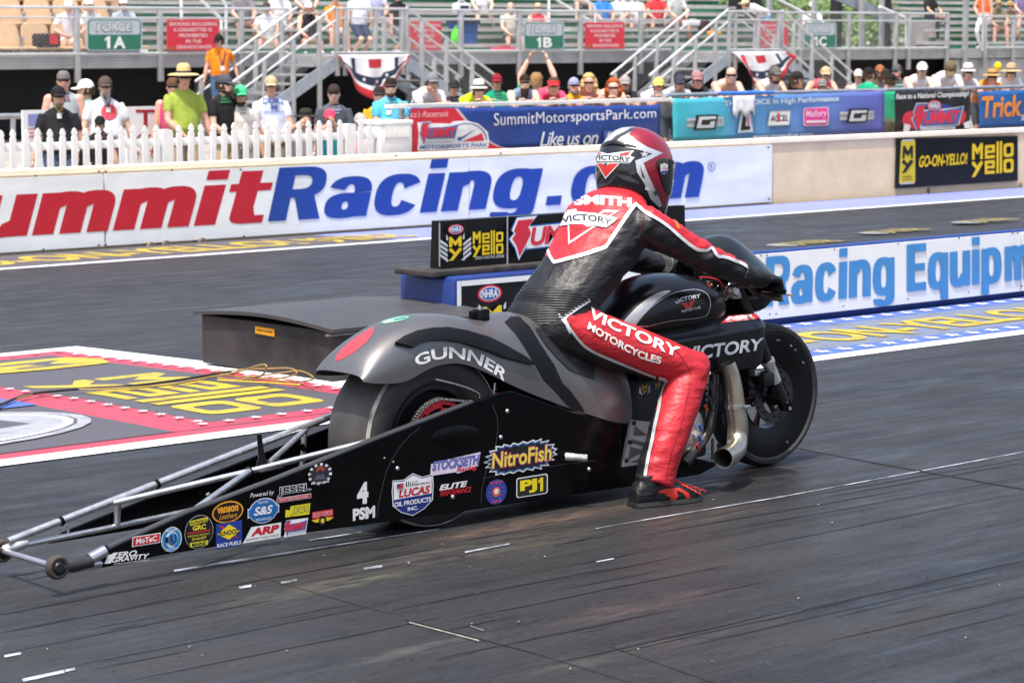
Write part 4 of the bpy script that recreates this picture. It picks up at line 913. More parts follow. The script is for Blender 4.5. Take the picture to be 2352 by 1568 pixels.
for k, px in enumerate((1770, 1873, 1982, 2028)):
    Q = onY(px, 60, GY + 1.4); mb = MB(); mb.box((Q.x - .05, GY + 1.4, GZ), (Q.x + .05, GY + 1.5, 3.4), alud); mb.box((Q.x - .08, GY + 1.38, GZ), (Q.x + .08, GY + 1.52, GZ + .05), alud)
    thing(mb, 'steel_post', ('grey steel post behind the right landing', 'grey steel post beside section sign 1C', 'grey steel post in the middle of the stand gap', 'grey steel post at the corner of the right bleachers')[k], 'post', 'grey posts in the stand gap')
mb = MB(); x0, x1 = gx(2195, 140), RIGHT; mb.box((x0, GY + .05, GZ), (x1, GY + .12, 1.12), alud)
for i in range(30): mb.box((x0 + i * .5, GY + .03, GZ), (x0 + i * .5 + .03, GY + .05, 1.1), alud)
thing(mb, 'skirt_panel', 'grey ribbed skirt below the right bleachers', 'panel')
# green trees seen through the gap
leaf = mat('tree_leaf', (.085, .15, .035), .6, var=.45, vs=1.2); bark = mat('tree_bark', (.10, .08, .06), .9)
def tree(px, Y, h, r, label, seed):
    rg = random.Random(seed); b = onY(px, 60, Y); root = empty('tree', (b.x, Y, GZ), label, 'tree', 'trees behind the stand gap')
    mb = MB(); mb.tube([(b.x, Y, GZ), (b.x + .1, Y, h * .3), (b.x - .1, Y, h * .6)], [.22, .17, .08], bark, 8)
    for i in range(5): an = rg.uniform(0, 6.28); mb.tube([(b.x, Y, h * (.25 + .07 * i)), (b.x + r * .6 * math.cos(an), Y + r * .6 * math.sin(an), h * (.45 + .07 * i))], [.08, .03], bark, 6)
    mb.build('trunk', root, 50); mb = MB(); cl_ = [(b.x + rg.uniform(-r, r) * .75, Y + rg.uniform(-r, r) * .75, h * rg.uniform(.12, .95), rg.uniform(.3, .55) * r) for _ in range(26)]
    for cx, cy, cz, cr in cl_:
        for _ in range(95):
            d = Vector((rg.gauss(0, 1), rg.gauss(0, 1), rg.gauss(0, .8))).normalized() * cr * rg.uniform(.5, 1); c = Vector((cx, cy, cz)) + d
            u = Vector((rg.gauss(0, 1), rg.gauss(0, 1), rg.gauss(0, 1))).normalized(); w = u.orthogonal().normalized(); s = rg.uniform(.10, .2)
            mb.add([c + u * s, c + w * s * .6, c - u * s, c - w * s * .6], [(0, 1, 2, 3)], leaf)
    mb.build('crown', root, fix=False)
tree(1905, 70, 7.5, 4.2, 'leafy green tree seen through the stand gap beside the 1C sign', 1); tree(1800, 76, 8, 4.2, 'leafy green tree behind the dark columns of the gap', 2); tree(2010, 74, 7, 4.0, 'bushy green tree behind the upper stair', 3); tree(1960, 64, 3.4, 3.0, 'low green bush under the upper stair', 4)
# ================================================================ PEOPLE
def remesh(mb, voxel, smooth_it=0):
    """union of the overlapping limbs as one continuous skin; colours follow the nearest limb"""
    me = bpy.data.meshes.new('t'); me.from_pydata([tuple(v) for v in mb.v], [], mb.f); me.update()
    o = bpy.data.objects.new('t', me); COL.objects.link(o)
    md = o.modifiers.new('r', 'REMESH'); md.mode = 'VOXEL'; md.voxel_size = voxel; md.adaptivity = 0
    if smooth_it: ms = o.modifiers.new('s', 'SMOOTH'); ms.factor = .5; ms.iterations = smooth_it
    dg = bpy.context.evaluated_depsgraph_get(); m2 = bpy.data.meshes.new_from_object(o.evaluated_get(dg))
    bv = BVHTree.FromPolygons([Vector(v) for v in mb.v], mb.f)
    V = [v.co.copy() for v in m2.vertices]; Fs = [tuple(p.vertices) for p in m2.polygons]
    mi = [mb.mi[bv.find_nearest(p.center)[2]] for p in m2.polygons]
    bpy.data.objects.remove(o); bpy.data.meshes.remove(me); bpy.data.meshes.remove(m2)
    out = MB(); out.v = [tuple(v) for v in V]; out.f = [list(f) for f in Fs]; out.mi = mi; out.mats = list(mb.mats)
    return out
def ik(a, b, l1, l2, hint):
    d = b - a; L = min(d.length, (l1 + l2) * .999); dn = d.normalized(); b = a + dn * L
    x = (l1 * l1 - l2 * l2 + L * L) / (2 * L); h = math.sqrt(max(0, l1 * l1 - x * x)); hv = Vector(hint); hv = (hv - dn * hv.dot(dn)); hv = hv.normalized() if hv.length > 1e-6 else Vector((0, 0, 1))
    return a + dn * x + hv * h, b
def skin_m(t): return mat('skin_%d' % t, [(.60, .36, .26), (.66, .42, .31), (.54, .31, .22), (.62, .33, .24)][t], .5, var=.06, vs=30)
def cloth_m(c): return mat('cloth_%d_%d_%d' % c, [x * .85 for x in sr(*c)], .85, spec=.2, var=.16, vs=7, bump=.9, bs=13)
glass_m = mat('dark_glasses', (.012, .012, .014), .12); lip_m = mat('lip', (.35, .13, .11), .5); eyew = mat('eye_white', (.7, .68, .64), .3); eyed = mat('iris', (.04, .03, .02), .3)
def hand(mb, w, dirv, palm_n, mt, s=1.0, curl=.6):
    d = Vector(dirv).normalized(); n = Vector(palm_n); n = (n - d * n.dot(d)).normalized(); sd = d.cross(n)
    w = Vector(w); c = w + d * .045 * s
    mb.tube([w - d * .01, w + d * .03 * s, w + d * .085 * s], [.024 * s, .034 * s, .032 * s], mt, 8, flat=.55, up=sd)
    for i, (o, L) in enumerate(((-.027, .068), (-.009, .078), (.009, .073), (.026, .058))):
        p0 = w + d * .08 * s + sd * o * s; p1 = p0 + (d * math.cos(curl * .5) + n * math.sin(curl * .5)) * L * .5 * s; p2 = p1 + (d * math.cos(curl * 1.4) + n * math.sin(curl * 1.4)) * L * .5 * s
        mb.tube([p0, p1, p2], [.009 * s, .0085 * s, .006 * s], mt, 6)
    t0 = w + d * .03 * s - sd * .026 * s; t1 = t0 + (d * .6 - sd * .8).normalized() * .035 * s; mb.tube([t0, t1, t1 + (d * .9 + n * .35).normalized() * .03 * s], [.011 * s, .010 * s, .007 * s], mt, 6)
CG = -.08                                              # raised bank the spectators stand on
G0 = 'spectators behind the picket fence'; G1 = 'spectators leaning on the banner fence'
mb = MB(); mb.box((-20, WY + .40, GZ + .004), (120, 29.0, CG - .001), conc); mb.box((fence_x(905, 250), WY + .40, CG), (120, 29.0, CG + .149), conc); struct(mb, 'pavement')
def person(px, py, Y, label, shirt=(200, 200, 200), pants=(70, 74, 90), sleeve='tee', hat=None, hatc=(40, 40, 44), glasses=True, hair=(70, 55, 42), style='short', beard=None, tone=0, fat=0.0, pose='stand',
           yaw=0, look=0, nod=0, ground=None, s=1.0, pitch=0.0, arms=None, long_pants=False, group='spectators at the fence', floor=None, turn_abs=None):
    if pose == 'lean' and group == G1: pitch += 28
    sk, sh, pn = skin_m(tone), cloth_m(shirt) if shirt else skin_m(tone), cloth_m(pants)
    shoe = mat('shoe', (.5, .5, .5), .6)
    top = onY(px, py, Y); g0 = (CG if group != G1 else CG + .15) if ground is None else ground
    if group in (G0, G1) and s == 1.0: s = .86 if group == G0 else .78
    tocam = Vector((-top.x, -top.y, 0)).normalized(); head_dir = math.atan2(tocam.y, tocam.x)
    ang = head_dir + R(yaw) if turn_abs is None else R(turn_abs)  # body heading; + turns to the viewer's right
    fw = Vector((math.cos(ang), math.sin(ang), 0)); rt = Vector((math.sin(ang), -math.cos(ang), 0)); up = Vector((0, 0, 1))
    need = top.z - g0
    hatx = {None: .0, 'cap': .015, 'wide': .035, 'fedora': .04, 'straw': .05, 'visor': .0, 'bandana': .005}[hat]
    tors = lambda p: up * math.cos(p) + fw * math.sin(p)
    P = R(pitch); hip_h = .93 * s
    if pose == 'sit':
        hip_z = g0 + need - (.80 * s + hatx) * math.cos(P); 
    else:
        hh = (.80 * math.cos(P)) * s + hatx
        if need - hh > hip_h: s = need / (.93 + .80 * math.cos(P) + hatx); hip_h = .93 * s; hh = .80 * math.cos(P) * s + hatx
        hip_z = g0 + min(hip_h, max(.35, need - hh))
    T = tors(P); spine_len = .80 * s
    hip = Vector((top.x, top.y, 0)) - fw * (math.sin(P) * spine_len); hip.z = hip_z
    mb = MB(); f = 1 + fat
    def ring(c, a, b, ax, bx, n=14): return [c + ax * (a * math.cos(2 * math.pi * i / n)) + bx * (b * math.sin(2 * math.pi * i / n)) for i in range(n)]
    N = rt.cross(T) * 1.0; N = N if N.dot(fw) > 0 else -N
    prof = ((-.10, .150, .100, 0), (.0, .170 * (1 + fat * .6), .115 * (1 + fat), 0), (.10, .165 * (1 + fat * .8), .115 * (1 + fat * 1.5), .02 * fat * 3), (.22, .170 * (1 + fat * .5), .118 * (1 + fat), .01), (.36, .190 * (1 + fat * .2), .118, .0), (.46, .185, .100, -.005), (.505, .14, .080, -.01), (.54, .075, .062, 0))
    mb.loft([ring(hip + T * (t * s) + N * (o_ * s), a * s, b * s, rt, N) for t, a, b, o_ in prof if t > -.05], sh)
    mb.loft([ring(hip + up * (t * s), a * s, b * s, rt, fw) for t, a, b in ((-.12, .13, .10), (-.02, .172 * (1 + fat * .6), .118 * (1 + fat)), (.06, .168 * (1 + fat * .6), .115 * (1 + fat)))], pn)
    neck = hip + T * (.53 * s); hd = hip + T * (.655 * s) + N * .02 * s + (up - T) * .02
    mb.tube([neck - T * .03 * s, hd - T * .02], [.058 * s, .052 * s], sk, 10)
    # head
    ha = ang - R(yaw) + R(look) if turn_abs is None else ang + R(look); hf0 = Vector((math.cos(ha), math.sin(ha), 0)); hr = Vector((math.sin(ha), -math.cos(ha), 0)); nd = R(nod)
    hf = hf0 * math.cos(nd) - up * math.sin(nd); hu = up * math.cos(nd) + hf0 * math.sin(nd)
    HB = lambda a, b, c: hd + (hr * a + hf * b + hu * c) * s
    rings = []
    for z_, w_, d_, o_ in ((-.115, .030, .028, .050), (-.10, .048, .050, .035), (-.06, .062, .078, .014), (-.01, .070, .088, .006), (.04, .074, .094, .0), (.08, .068, .086, -.003), (.11, .045, .058, -.006), (.125, .012, .016, -.006)):
        rings.append([HB(w_ * math.cos(2 * math.pi * i / 14), o_ + d_ * math.sin(2 * math.pi * i / 14), z_) for i in range(14)])
    mb.loft(rings, sk)
    mb.tube([HB(0, .088, .02), HB(0, .104, -.022), HB(0, .088, -.035)], [.009 * s, .015 * s, .010 * s], sk, 6)
    for e in (-1, 1): mb.tube([HB(.070 * e, .0, .012), HB(.080 * e, -.008, .0), HB(.072 * e, -.002, -.028)], [.012 * s, .016 * s, .009 * s], sk, 6, flat=.6)
    # arms
    if arms is None: arms = {'stand': ('down', 'down'), 'lean': ('rail', 'rail'), 'sit': ('knee', 'knee')}[pose]
    hands = []
    for e, am in zip((-1, 1), arms):
        so = hip + T * (.448 * s) + rt * (e * .178 * s)
        if am == 'down': tg = hip + rt * (e * .27 * f * s) + fw * .08 * s + up * (-.09 * s); hint = -fw + rt * (e * .4)
        elif am == 'front': tg = hip + rt * (e * .08 * s) + fw * (.20 + .1 * fat) * s + up * (.02 * s); hint = -fw * .3 + rt * e
        elif am == 'rail': tg = so - rt * (e * .20 * s) + fw * .34 * s; tg.z = (1.035 if floor is None else floor); hint = rt * e * .9 - up * .9 + fw * .2
        elif am == 'over': tg = so + rt * (e * .05) + fw * .40 * s; tg.z = (.93 if floor is None else floor); hint = rt * e * .9 - up * .5
        elif am == 'knee': tg = hip + fw * .36 * s + rt * (e * .13 * s) + up * .09 * s; hint = rt * e * .8 - up * .6
        elif am == 'chin': tg = hd + hf * .10 * s - up * .13 * s; hint = -up + rt * e * .4 + fw * .3
        elif am == 'up': tg = so + up * .50 * s + fw * .12 * s - rt * (e * .05 * s); hint = rt * e + up * .1
        elif am == 'side': tg = hip + rt * (e * .34 * s) - fw * .06 * s + up * .02 * s; hint = -fw + rt * e * .3
        el, wr = ik(so, tg, .29 * s, .25 * s, hint)
        m_up = sh if sleeve in ('tee', 'long') else sk; m_fo = sh if sleeve == 'long' else sk
        k = .62; mid = so.lerp(el, k)
        if sleeve == 'tee': mb.tube([so - (el - so) * .08, so.lerp(el, .3), mid], [.056 * s, .060 * s * f ** .4, .058 * s], m_up, 9); mb.tube([so.lerp(el, .3), el], [.046 * s, .040 * s], sk, 9)
        else: mb.tube([so - (el - so) * .05, so.lerp(el, .35), el], [.062 * s, .054 * s * f ** .5, .041 * s], m_up, 9)
        if sleeve in ('none', 'tank'): mb.ball(so, .064 * s, sk, 10, 7)
        mb.tube([el, el.lerp(wr, .3), wr], [.042 * s, .044 * s, .029 * s], m_fo, 9)
        hands.append((wr, (wr - el).normalized(), (-rt * e if am not in ('rail',) else -up)))
    # legs
    for e in (-1, 1):
        hj = hip + rt * (e * .09 * s) - up * .04 * s
        if pose == 'sit':
            fl = floor if floor is not None else hip_z - .44 * s
            kn = hj + fw * .42 * s + rt * (e * .07 * s) + up * .02; ft = kn + fw * .02; ft.z = fl + .08 * s; ft += rt * (e * .02)
        else:
            ft = Vector((hip.x, hip.y, g0 + .08 * s)) + rt * (e * .11 * s) + (fw * (.10 if pitch > 10 else 0)); kn, ft = ik(hj, ft, .43 * s, .42 * s, fw)
        lp = pn if long_pants else sk; km = hj.lerp(kn, .86)
        mb.tube([hj, hj.lerp(kn, .5), km], [.092 * s * f ** .5, .082 * s * f ** .5, (.072 if not long_pants else .06) * s], pn, 10)
        mb.tube([hj.lerp(kn, .6), kn, kn.lerp(ft, .35), ft], [.06 * s, .052 * s, .054 * s, .036 * s], lp, 9)
        t = ft - up * .045 * s; mb.tube([t - fw * .05 * s, t + fw * .08 * s, t + fw * .17 * s], [.036 * s, .042 * s, .03 * s], shoe, 8)
    body = remesh(mb, .0155 * max(.8, s), 1)
    for wr, d, n in hands: hand(body, wr, d, n, sk, s)
    root = empty('person', (hip.x, hip.y, g0), label, 'person', group)
    bo = body.build('body', root, fix=False); bo.data.shade_smooth()
    if pose == 'stand' and group in (G0, G1) and shirt and abs(yaw) < 45 and int(px) not in (240, 420, 621):
        rg = random.Random(int(px)); k = 60 if sum(shirt) < 300 else -90; pc = tuple(max(10, min(250, c + k + rg.randint(-40, 60))) for c in shirt)
        a = Art(cast(bvh_of(bo)), L=5, step=.001, lift=.007); cx, cy = px + 6, py + 62 * s
        for i in range(3): w_ = rg.uniform(7, 13); a.poly(pc, [(cx - w_, cy + 7 * i), (cx + w_, cy + 7 * i - 1), (cx + w_, cy + 7 * i + 3), (cx - w_, cy + 7 * i + 4)])
        if a.mb.f: a.build('shirt_print', root)
    # face, hair, hat
    fc = MB()
    if glasses:
        gm = glass_m if glasses is True else cloth_m(glasses)
        Q = [HB(.070 * math.sin(a), .006 + .094 * math.cos(a), .022) for a in [R(t) for t in range(-80, 81, 16)]]
        for i in range(len(Q) - 1):
            k = abs(i - 4.5); h0 = .019 * s if 1 <= i <= 8 and i not in (4, 5) else .007 * s; h0 = .016 * s if i in (4, 5) else h0
            fc.add([Q[i] + hf * .008 - hu * h0, Q[i + 1] + hf * .008 - hu * h0, Q[i + 1] + hf * .008 + hu * .012 * s, Q[i] + hf * .008 + hu * .012 * s], [(0, 1, 2, 3)], gm)
        fc.build('sunglasses', root); fc = MB()
    else:
        for e in (-1, 1): fc.ball(HB(.030 * e, .088, .022), .0115 * s, eyew, 8, 6); fc.ball(HB(.030 * e, .096, .022), .006 * s, eyed, 8, 5)
        fc.build('eyes', root); fc = MB()
    fc.tube([HB(-.022, .084, -.062), HB(0, .091, -.060), HB(.022, .084, -.062)], .005 * s, lip_m, 6); fc.build('mouth', root)
    hm = cloth_m(hair)
    def shell(z0, z1, grow, o=0.0, n=16, back=0.0, cut=None):
        rr = []
        for j in range(8):
            t = j / 7; z_ = z0 + (z1 - z0) * t; q = math.sqrt(max(0.0, 1 - (max(0, z_ - .035) / (.098 + grow)) ** 2)) if z_ > .035 else 1.0
            rr.append([HB((.074 + grow) * q * math.cos(2 * math.pi * i / n), o - back * (1 - t) + (.094 + grow) * q * math.sin(2 * math.pi * i / n), z_) for i in range(n)])
        return rr
    if style and hat not in ('cap', 'wide', 'straw', 'fedora'):
        h = MB()
        if style == 'short': h.loft(shell(.045, .132, .010, -.006), hm); h.loft(shell(-.03, .06, .004, -.026), hm)
        elif style == 'curly':
            rg = random.Random(int(px)); 
            for _ in range(46):
                th, ph = rg.uniform(-.2, 3.34) , rg.uniform(0.1, 1.0); c = HB(.085 * math.cos(th) * math.sin(ph * 1.6) * 1.1, -.02 - .07 * abs(math.sin(th)) * math.sin(ph * 1.6), .13 * math.cos(ph * 1.9)); h.ball(c, .035 * s, hm, 8, 6)
            h.ball(HB(0, -.01, .10), (.085 * s, .085 * s, .05 * s), hm)
            for e in (-1, 1): h.ball(HB(.085 * e, -.01, -.03), .045 * s, hm, 8, 6); h.ball(HB(.08 * e, -.02, -.08), .04 * s, hm, 8, 6)
        elif style == 'tail': h.loft(shell(.03, .132, .008, -.008), hm); h.ball(HB(0, -.10, .03), .035 * s, hm, 8, 6)
        if style != 'bald' and h.v: h.build('hair', root, 60)
    elif style == 'curly' or style == 'short':
        h = MB(); h.loft(shell(-.05, .05, .006, -.020), hm); h.build('hair', root, 60)
    if beard:
        b = MB(); bm_ = cloth_m(beard[:3]); L = beard[3] if len(beard) > 3 else .0
        b.loft([[HB((w_ + .006) * math.cos(R(t)), o_ + (d_ + .006) * math.sin(R(t)), z_) for t in range(0, 360, 24)] for z_, w_, d_, o_ in ((-.122 - L, .018, .018, .05), (-.102 - L * .5, .042, .044, .038), (-.078, .056, .070, .018), (-.060, .058, .066, .012))], bm_); b.build('beard', root, 60)
    if hat:
        h = MB(); ht = cloth_m(hatc)
        if hat in ('cap', 'visor'):
            if hat == 'cap': h.loft(shell(.035, .145, .014), ht)
            else: h.loft(shell(.04, .085, .012), ht, cap=False)
            c0 = [HB(.074 * math.cos(R(a)), .088 * math.sin(R(a)) + .005, .045) for a in range(20, 161, 14)]; c1 = [HB(.066 * math.cos(R(a)), .10 + .092 * math.sin(R(a)), .026 - .012 * abs(math.cos(R(a)))) for a in range(20, 161, 14)]
            n_ = len(c0); h.add(c0 + c1 + [p + hu * .006 for p in c0 + c1], [(i, i + 1, n_ + i + 1, n_ + i) for i in range(n_ - 1)] + [(2 * n_ + i, 3 * n_ + i, 3 * n_ + i + 1, 2 * n_ + i + 1) for i in range(n_ - 1)] + [(n_ + i, n_ + i + 1, 3 * n_ + i + 1, 3 * n_ + i) for i in range(n_ - 1)], ht)
        elif hat == 'bandana': h.loft(shell(.03, .14, .010), ht)
        else:
            bw_ = {'wide': .16, 'fedora': .125, 'straw': .185}[hat]; ch = {'wide': .15, 'fedora': .17, 'straw': .18}[hat]
            h.loft([[HB((w_) * math.cos(R(t)), w_ * 1.15 * math.sin(R(t)), z_) for t in range(0, 360, 20)] for z_, w_ in ((.05, .086), (.10, .083), (ch - .02, .072), (ch, .045))], ht)
            h.loft([[HB(w_ * math.cos(R(t)), w_ * 1.1 * math.sin(R(t)), z_) for t in range(0, 360, 20)] for z_, w_ in ((.062, .08), (.056, bw_ * .8), (.040, bw_), (.046, bw_), (.064, bw_ * .8), (.07, .08))], ht)
            bd_ = cloth_m((60, 60, 80) if hat != 'wide' else (30, 30, 28)); h.loft([[HB(w_ * math.cos(R(t)), w_ * 1.15 * math.sin(R(t)), z_) for t in range(0, 360, 20)] for z_, w_ in ((.066, .088), (.092, .086))], bd_)
        h.build({'cap': 'cap', 'visor': 'visor', 'bandana': 'bandana'}.get(hat, 'hat'), root, 45)
    return root, bo
F0, F1, F2 = FY + .42, FY + .95, FY + 1.7
def shirt_print(bo, col, items, L=6):
    a = Art(cast(bvh_of(bo)), L=L, step=.002, lift=.008)
    for t, x0, y0, x1, y1 in items:
        if t is None: a.poly(col, ell(quad((x0, y1), (x1, y1), (x0, y0))))
        else: a.text(col, t, quad((x0, y1), (x1, y1), (x0, y0)), 0, .02)
    a.build('shirt_print', bo.parent)
def lanyard(bo, x, y, h, col):
    a = Art(cast(bvh_of(bo)), L=5, step=.002, lift=.012)
    for q in ([(x - 9, y), (x - 6, y), (x + 2, y + h), (x - 1, y + h)], [(x + 9, y), (x + 6, y), (x - 1, y + h), (x + 2, y + h)]): a.poly(col, q)
    a.poly((235, 230, 225), [(x - 4, y + h), (x + 6, y + h), (x + 6, y + h + 11), (x - 4, y + h + 11)]); a.build('lanyard', bo.parent)
G0 = 'spectators behind the picket fence'
r, b = person(132, 192, F0, 'person in a black tee shirt with black cap and grey goatee behind the pickets', (40, 40, 42), (70, 85, 110), hat='cap', hatc=(34, 30, 34), beard=(120, 112, 105), tone=2, fat=.22, yaw=14, look=8, group=G0, long_pants=True); lanyard(b, 135, 240, 22, (190, 170, 60))
person(145, 160, F2, 'grey haired person in a grey sleeveless shirt behind the man in black', (172, 176, 182), sleeve='none', hair=(120, 118, 116), tone=3, fat=.15, group=G0, yaw=5)
person(200, 178, F2, 'person in a white cap and mint shirt seen in profile facing left', (150, 215, 195), hat='cap', hatc=(235, 235, 222), glasses=False, look=-75, yaw=-60, tone=1, group=G0)
r, b = person(240, 171, F1, 'big grey bearded person in a white tee with red print and brown cap', (232, 232, 236), (60, 62, 70), hat='cap', hatc=(82, 70, 64), beard=(190, 180, 172), fat=.35, tone=1, yaw=16, group=G0); shirt_print(b, (215, 70, 85), [(None, 232, 240, 268, 276)]); lanyard(b, 247, 218, 30, (60, 60, 70))
person(229, 262, F0, 'child in a black cap and black shirt low behind the pickets', (40, 40, 44), hat='cap', hatc=(30, 30, 32), s=.62, tone=2, group=G0)
person(398, 176, F2, 'person in a pink tank top half hidden behind the lime shirted man', (215, 80, 120), sleeve='tank', tone=3, hair=(100, 70, 50), group=G0, yaw=-20)
r, b = person(420, 141, F0 + .1, 'tall person in a lime green shirt and wide straw hat at the pickets', (158, 176, 74), (160, 140, 120), hat='straw', hatc=(205, 178, 125), fat=.22, tone=3, yaw=20, look=10, arms=('down', 'front'), group=G0)
person(512, 166, F0 + .2, 'person in a black v neck tee and grey cap looking right', (36, 36, 38), (190, 175, 140), hat='cap', hatc=(76, 78, 86), glasses=True, look=62, yaw=40, fat=.05, tone=1, beard=(70, 55, 48), group=G0, arms=('front', 'front'))
person(532, 206, F2, 'person in a royal blue shirt mostly hidden behind the black v neck', (40, 105, 205), tone=2, hair=(40, 30, 28), group=G0)
person(551, 191, F0 + .15, 'moustached person in a cream shirt and mint green cap', (222, 214, 204), (120, 115, 110), hat='cap', hatc=(80, 200, 140), tone=2, yaw=18, look=6, beard=(60, 48, 42), group=G0)
r, b = person(621, 170, F0 + .2, 'person in a pale blue college tee and khaki cap with folded hands', (205, 212, 232), (125, 120, 105), hat='cap', hatc=(190, 172, 140), fat=.3, tone=3, yaw=18, arms=('front', 'front'), group=G0); shirt_print(b, (80, 110, 190), [('DUKE', 604, 226, 652, 238), ('M', 622, 242, 636, 252), ('ATHLETICS', 606, 255, 652, 260)])
person(707, 244, F0 - .05, 'person in a black wide brimmed hat and white tee leaning over the pickets', (228, 226, 232), hat='wide', hatc=(52, 48, 38), glasses=(70, 130, 190), pose='lean', pitch=28, yaw=26, arms=('over', 'over'), tone=2, fat=.1, group=G0, floor=.86)
person(766, 191, F1, 'person in a charcoal tee with white rimmed sunglasses and hair tied back', (88, 92, 100), hair=(60, 48, 44), style='tail', glasses=True, tone=0, yaw=10, group=G0)
person(758, 247, F0 - .05, 'child in a pink cap and turquoise shirt at the pickets', (70, 200, 225), hat='cap', hatc=(230, 70, 100), s=.75, tone=3, pose='lean', pitch=14, yaw=20, arms=('down', 'over'), floor=.80, group=G0)
person(826, 256, F0 - .05, 'person in a pale pink top and grey cap low behind the pickets', (235, 175, 190), sleeve='none', hat='cap', hatc=(176, 172, 166), s=.8, tone=1, yaw=15, group=G0, hair=(130, 90, 60), style='curly')
r, b = person(896, 176, F0 + .15, 'stout person in a light blue tee beside the white storage box', (88, 190, 225), (90, 90, 90), glasses=True, hair=(40, 32, 28), beard=(92, 66, 52), fat=.42, tone=1, yaw=14, arms=('front', 'front'), group=G0); lanyard(b, 892, 228, 26, (90, 95, 150))
person(872, 196, F2, 'person in a golden yellow shirt behind the light blue tee', (238, 178, 40), hair=(50, 42, 40), tone=2, yaw=-20, group=G0)
G1 = 'spectators leaning on the banner fence'
person(1002, 169, F0 - .1, 'person in a white checked shirt and grey cap resting chin on hand', (226, 222, 226), hat='cap', hatc=(124, 124, 130), pose='lean', pitch=16, yaw=26, look=10, arms=('chin', 'rail'), fat=.15, tone=2, group=G1)
person(1042, 178, F2, 'person in a dark cap half hidden behind the stair post', (52, 48, 56), hat='cap', hatc=(48, 46, 50), tone=3, group=G1)
person(1108, 186, F0 - .1, 'smiling person in a neon yellow tee and white banded fedora', (205, 232, 40), hat='fedora', hatc=(222, 216, 196), pose='lean', pitch=24, yaw=24, look=6, fat=.15, tone=3, group=G1)
r, b = person(1141, 166, F2 + .3, 'person in a green tee and red cap in the shade behind the fedora', (24, 150, 112), hat='cap', hatc=(140, 34, 48), tone=2, yaw=6, group=G1)
person(1209, 173, F0, 'person with a long dark beard in a denim vest', (126, 146, 172), hair=(48, 34, 30), beard=(52, 38, 34, .13), fat=.25, tone=1, yaw=14, sleeve='none', group=G1, pose='lean', pitch=10, arms=('rail', 'rail'))
person(1232, 164, F1 + .3, 'child in a green tee with both arms raised', (20, 160, 120), glasses=False, hair=(150, 120, 80), s=.92, arms=('up', 'up'), yaw=170, look=160, tone=0, group=G1)
person(1281, 186, F0 - .1, 'person in a coral pink tee and red visor on folded arms', (235, 78, 110), hat='visor', hatc=(205, 50, 56), hair=(80, 60, 50), pose='lean', pitch=30, yaw=24, tone=2, fat=.12, group=G1)
person(1317, 176, F0 + .15, 'grey haired person in a mustard tank top and blue bandana', (222, 165, 30), sleeve='tank', hat='bandana', hatc=(150, 155, 185), hair=(150, 150, 150), beard=(150, 140, 130), look=25, yaw=20, tone=3, fat=.15, group=G1)
person(1360, 177, F0 - .05, 'bare shouldered person with wavy blonde hair', None, hair=(196, 165, 105), style='curly', sleeve='none', pose='lean', pitch=22, yaw=22, tone=3, group=G1)
person(1418, 193, F0 - .1, 'person with curly ginger hair and bare arms on the rail', None, hair=(160, 80, 36), style='curly', sleeve='none', pose='lean', pitch=34, yaw=22, tone=1, group=G1)
person(1441, 177, F0 + .05, 'person in a black tee and pale grey cap hanging one arm over the banner', (38, 38, 42), hat='cap', hatc=(160, 152, 148), pose='lean', pitch=20, yaw=18, arms=('rail', 'over'), floor=.98, beard=(120, 100, 90), tone=2, group=G1)
person(1520, 181, F0 - .05, 'white bearded person in a white tee and yellow cap', (232, 232, 236), hat='cap', hatc=(235, 215, 110), beard=(222, 215, 208), pose='lean', pitch=20, yaw=24, tone=3, fat=.1, group=G1)
person(1559, 160, F2, 'person in a black shirt and navy cap standing behind the grey tee', (40, 40, 44), hat='cap', hatc=(48, 42, 56), tone=2, group=G1)
person(1570, 176, F0 - .05, 'bearded person in a grey tee and navy cap on the rail', (172, 176, 184), hat='cap', hatc=(58, 58, 74), beard=(150, 136, 126), pose='lean', pitch=22, yaw=24, tone=2, fat=.1, group=G1)
person(1600, 158, F2, 'person in a teal tee and grey cap behind the black tee', (50, 190, 150), hat='cap', hatc=(150, 138, 146), tone=3, group=G1, fat=.1)
person(1611, 167, F0 + .02, 'person in a black tee and red and white cap smiling', (42, 42, 46), hat='cap', hatc=(170, 120, 125), pose='lean', pitch=20, yaw=26, tone=3, fat=.12, group=G1)
person(1688, 159, F0 - .1, 'shirtless bald person with crossed arms on the turquoise banner', None, hair=(150, 120, 100), style='bald', sleeve='none', pose='lean', pitch=20, yaw=26, beard=(170, 130, 112), fat=.28, tone=0, group=G1)
person(1789, 155, F0 - .02, 'person in a white sleeveless shirt and dark grey cap looking right', (232, 232, 236), sleeve='none', hat='cap', hatc=(100, 98, 92), pose='lean', pitch=18, yaw=30, look=28, beard=(90, 66, 54), tone=2, fat=.15, group=G1)
person(1843, 169, F0 - .02, 'person in a black cap and black shirt in profile facing right', (52, 52, 56), hat='cap', hatc=(38, 36, 36), pose='lean', pitch=26, yaw=40, look=78, glasses=False, tone=2, group=G1)
person(1894, 183, F0 - .1, 'child in a grey cap and red shirt with chin on the rail', (205, 50, 56), hat='cap', hatc=(120, 122, 116), s=.74, pose='lean', pitch=16, yaw=20, tone=3, group=G1)
person(1904, 155, F0 + .1, 'person in a pink tank top and sand cap with one arm along the rail', (232, 84, 108), sleeve='tank', hat='cap', hatc=(196, 172, 136), pose='lean', pitch=16, yaw=26, arms=('rail', 'over'), floor=1.08, tone=2, group=G1)
person(1972, 156, F2 + .4, 'person in a pale print top and white cap in the shade', (220, 190, 180), hat='cap', hatc=(205, 198, 186), tone=2, group=G1, sleeve='none')
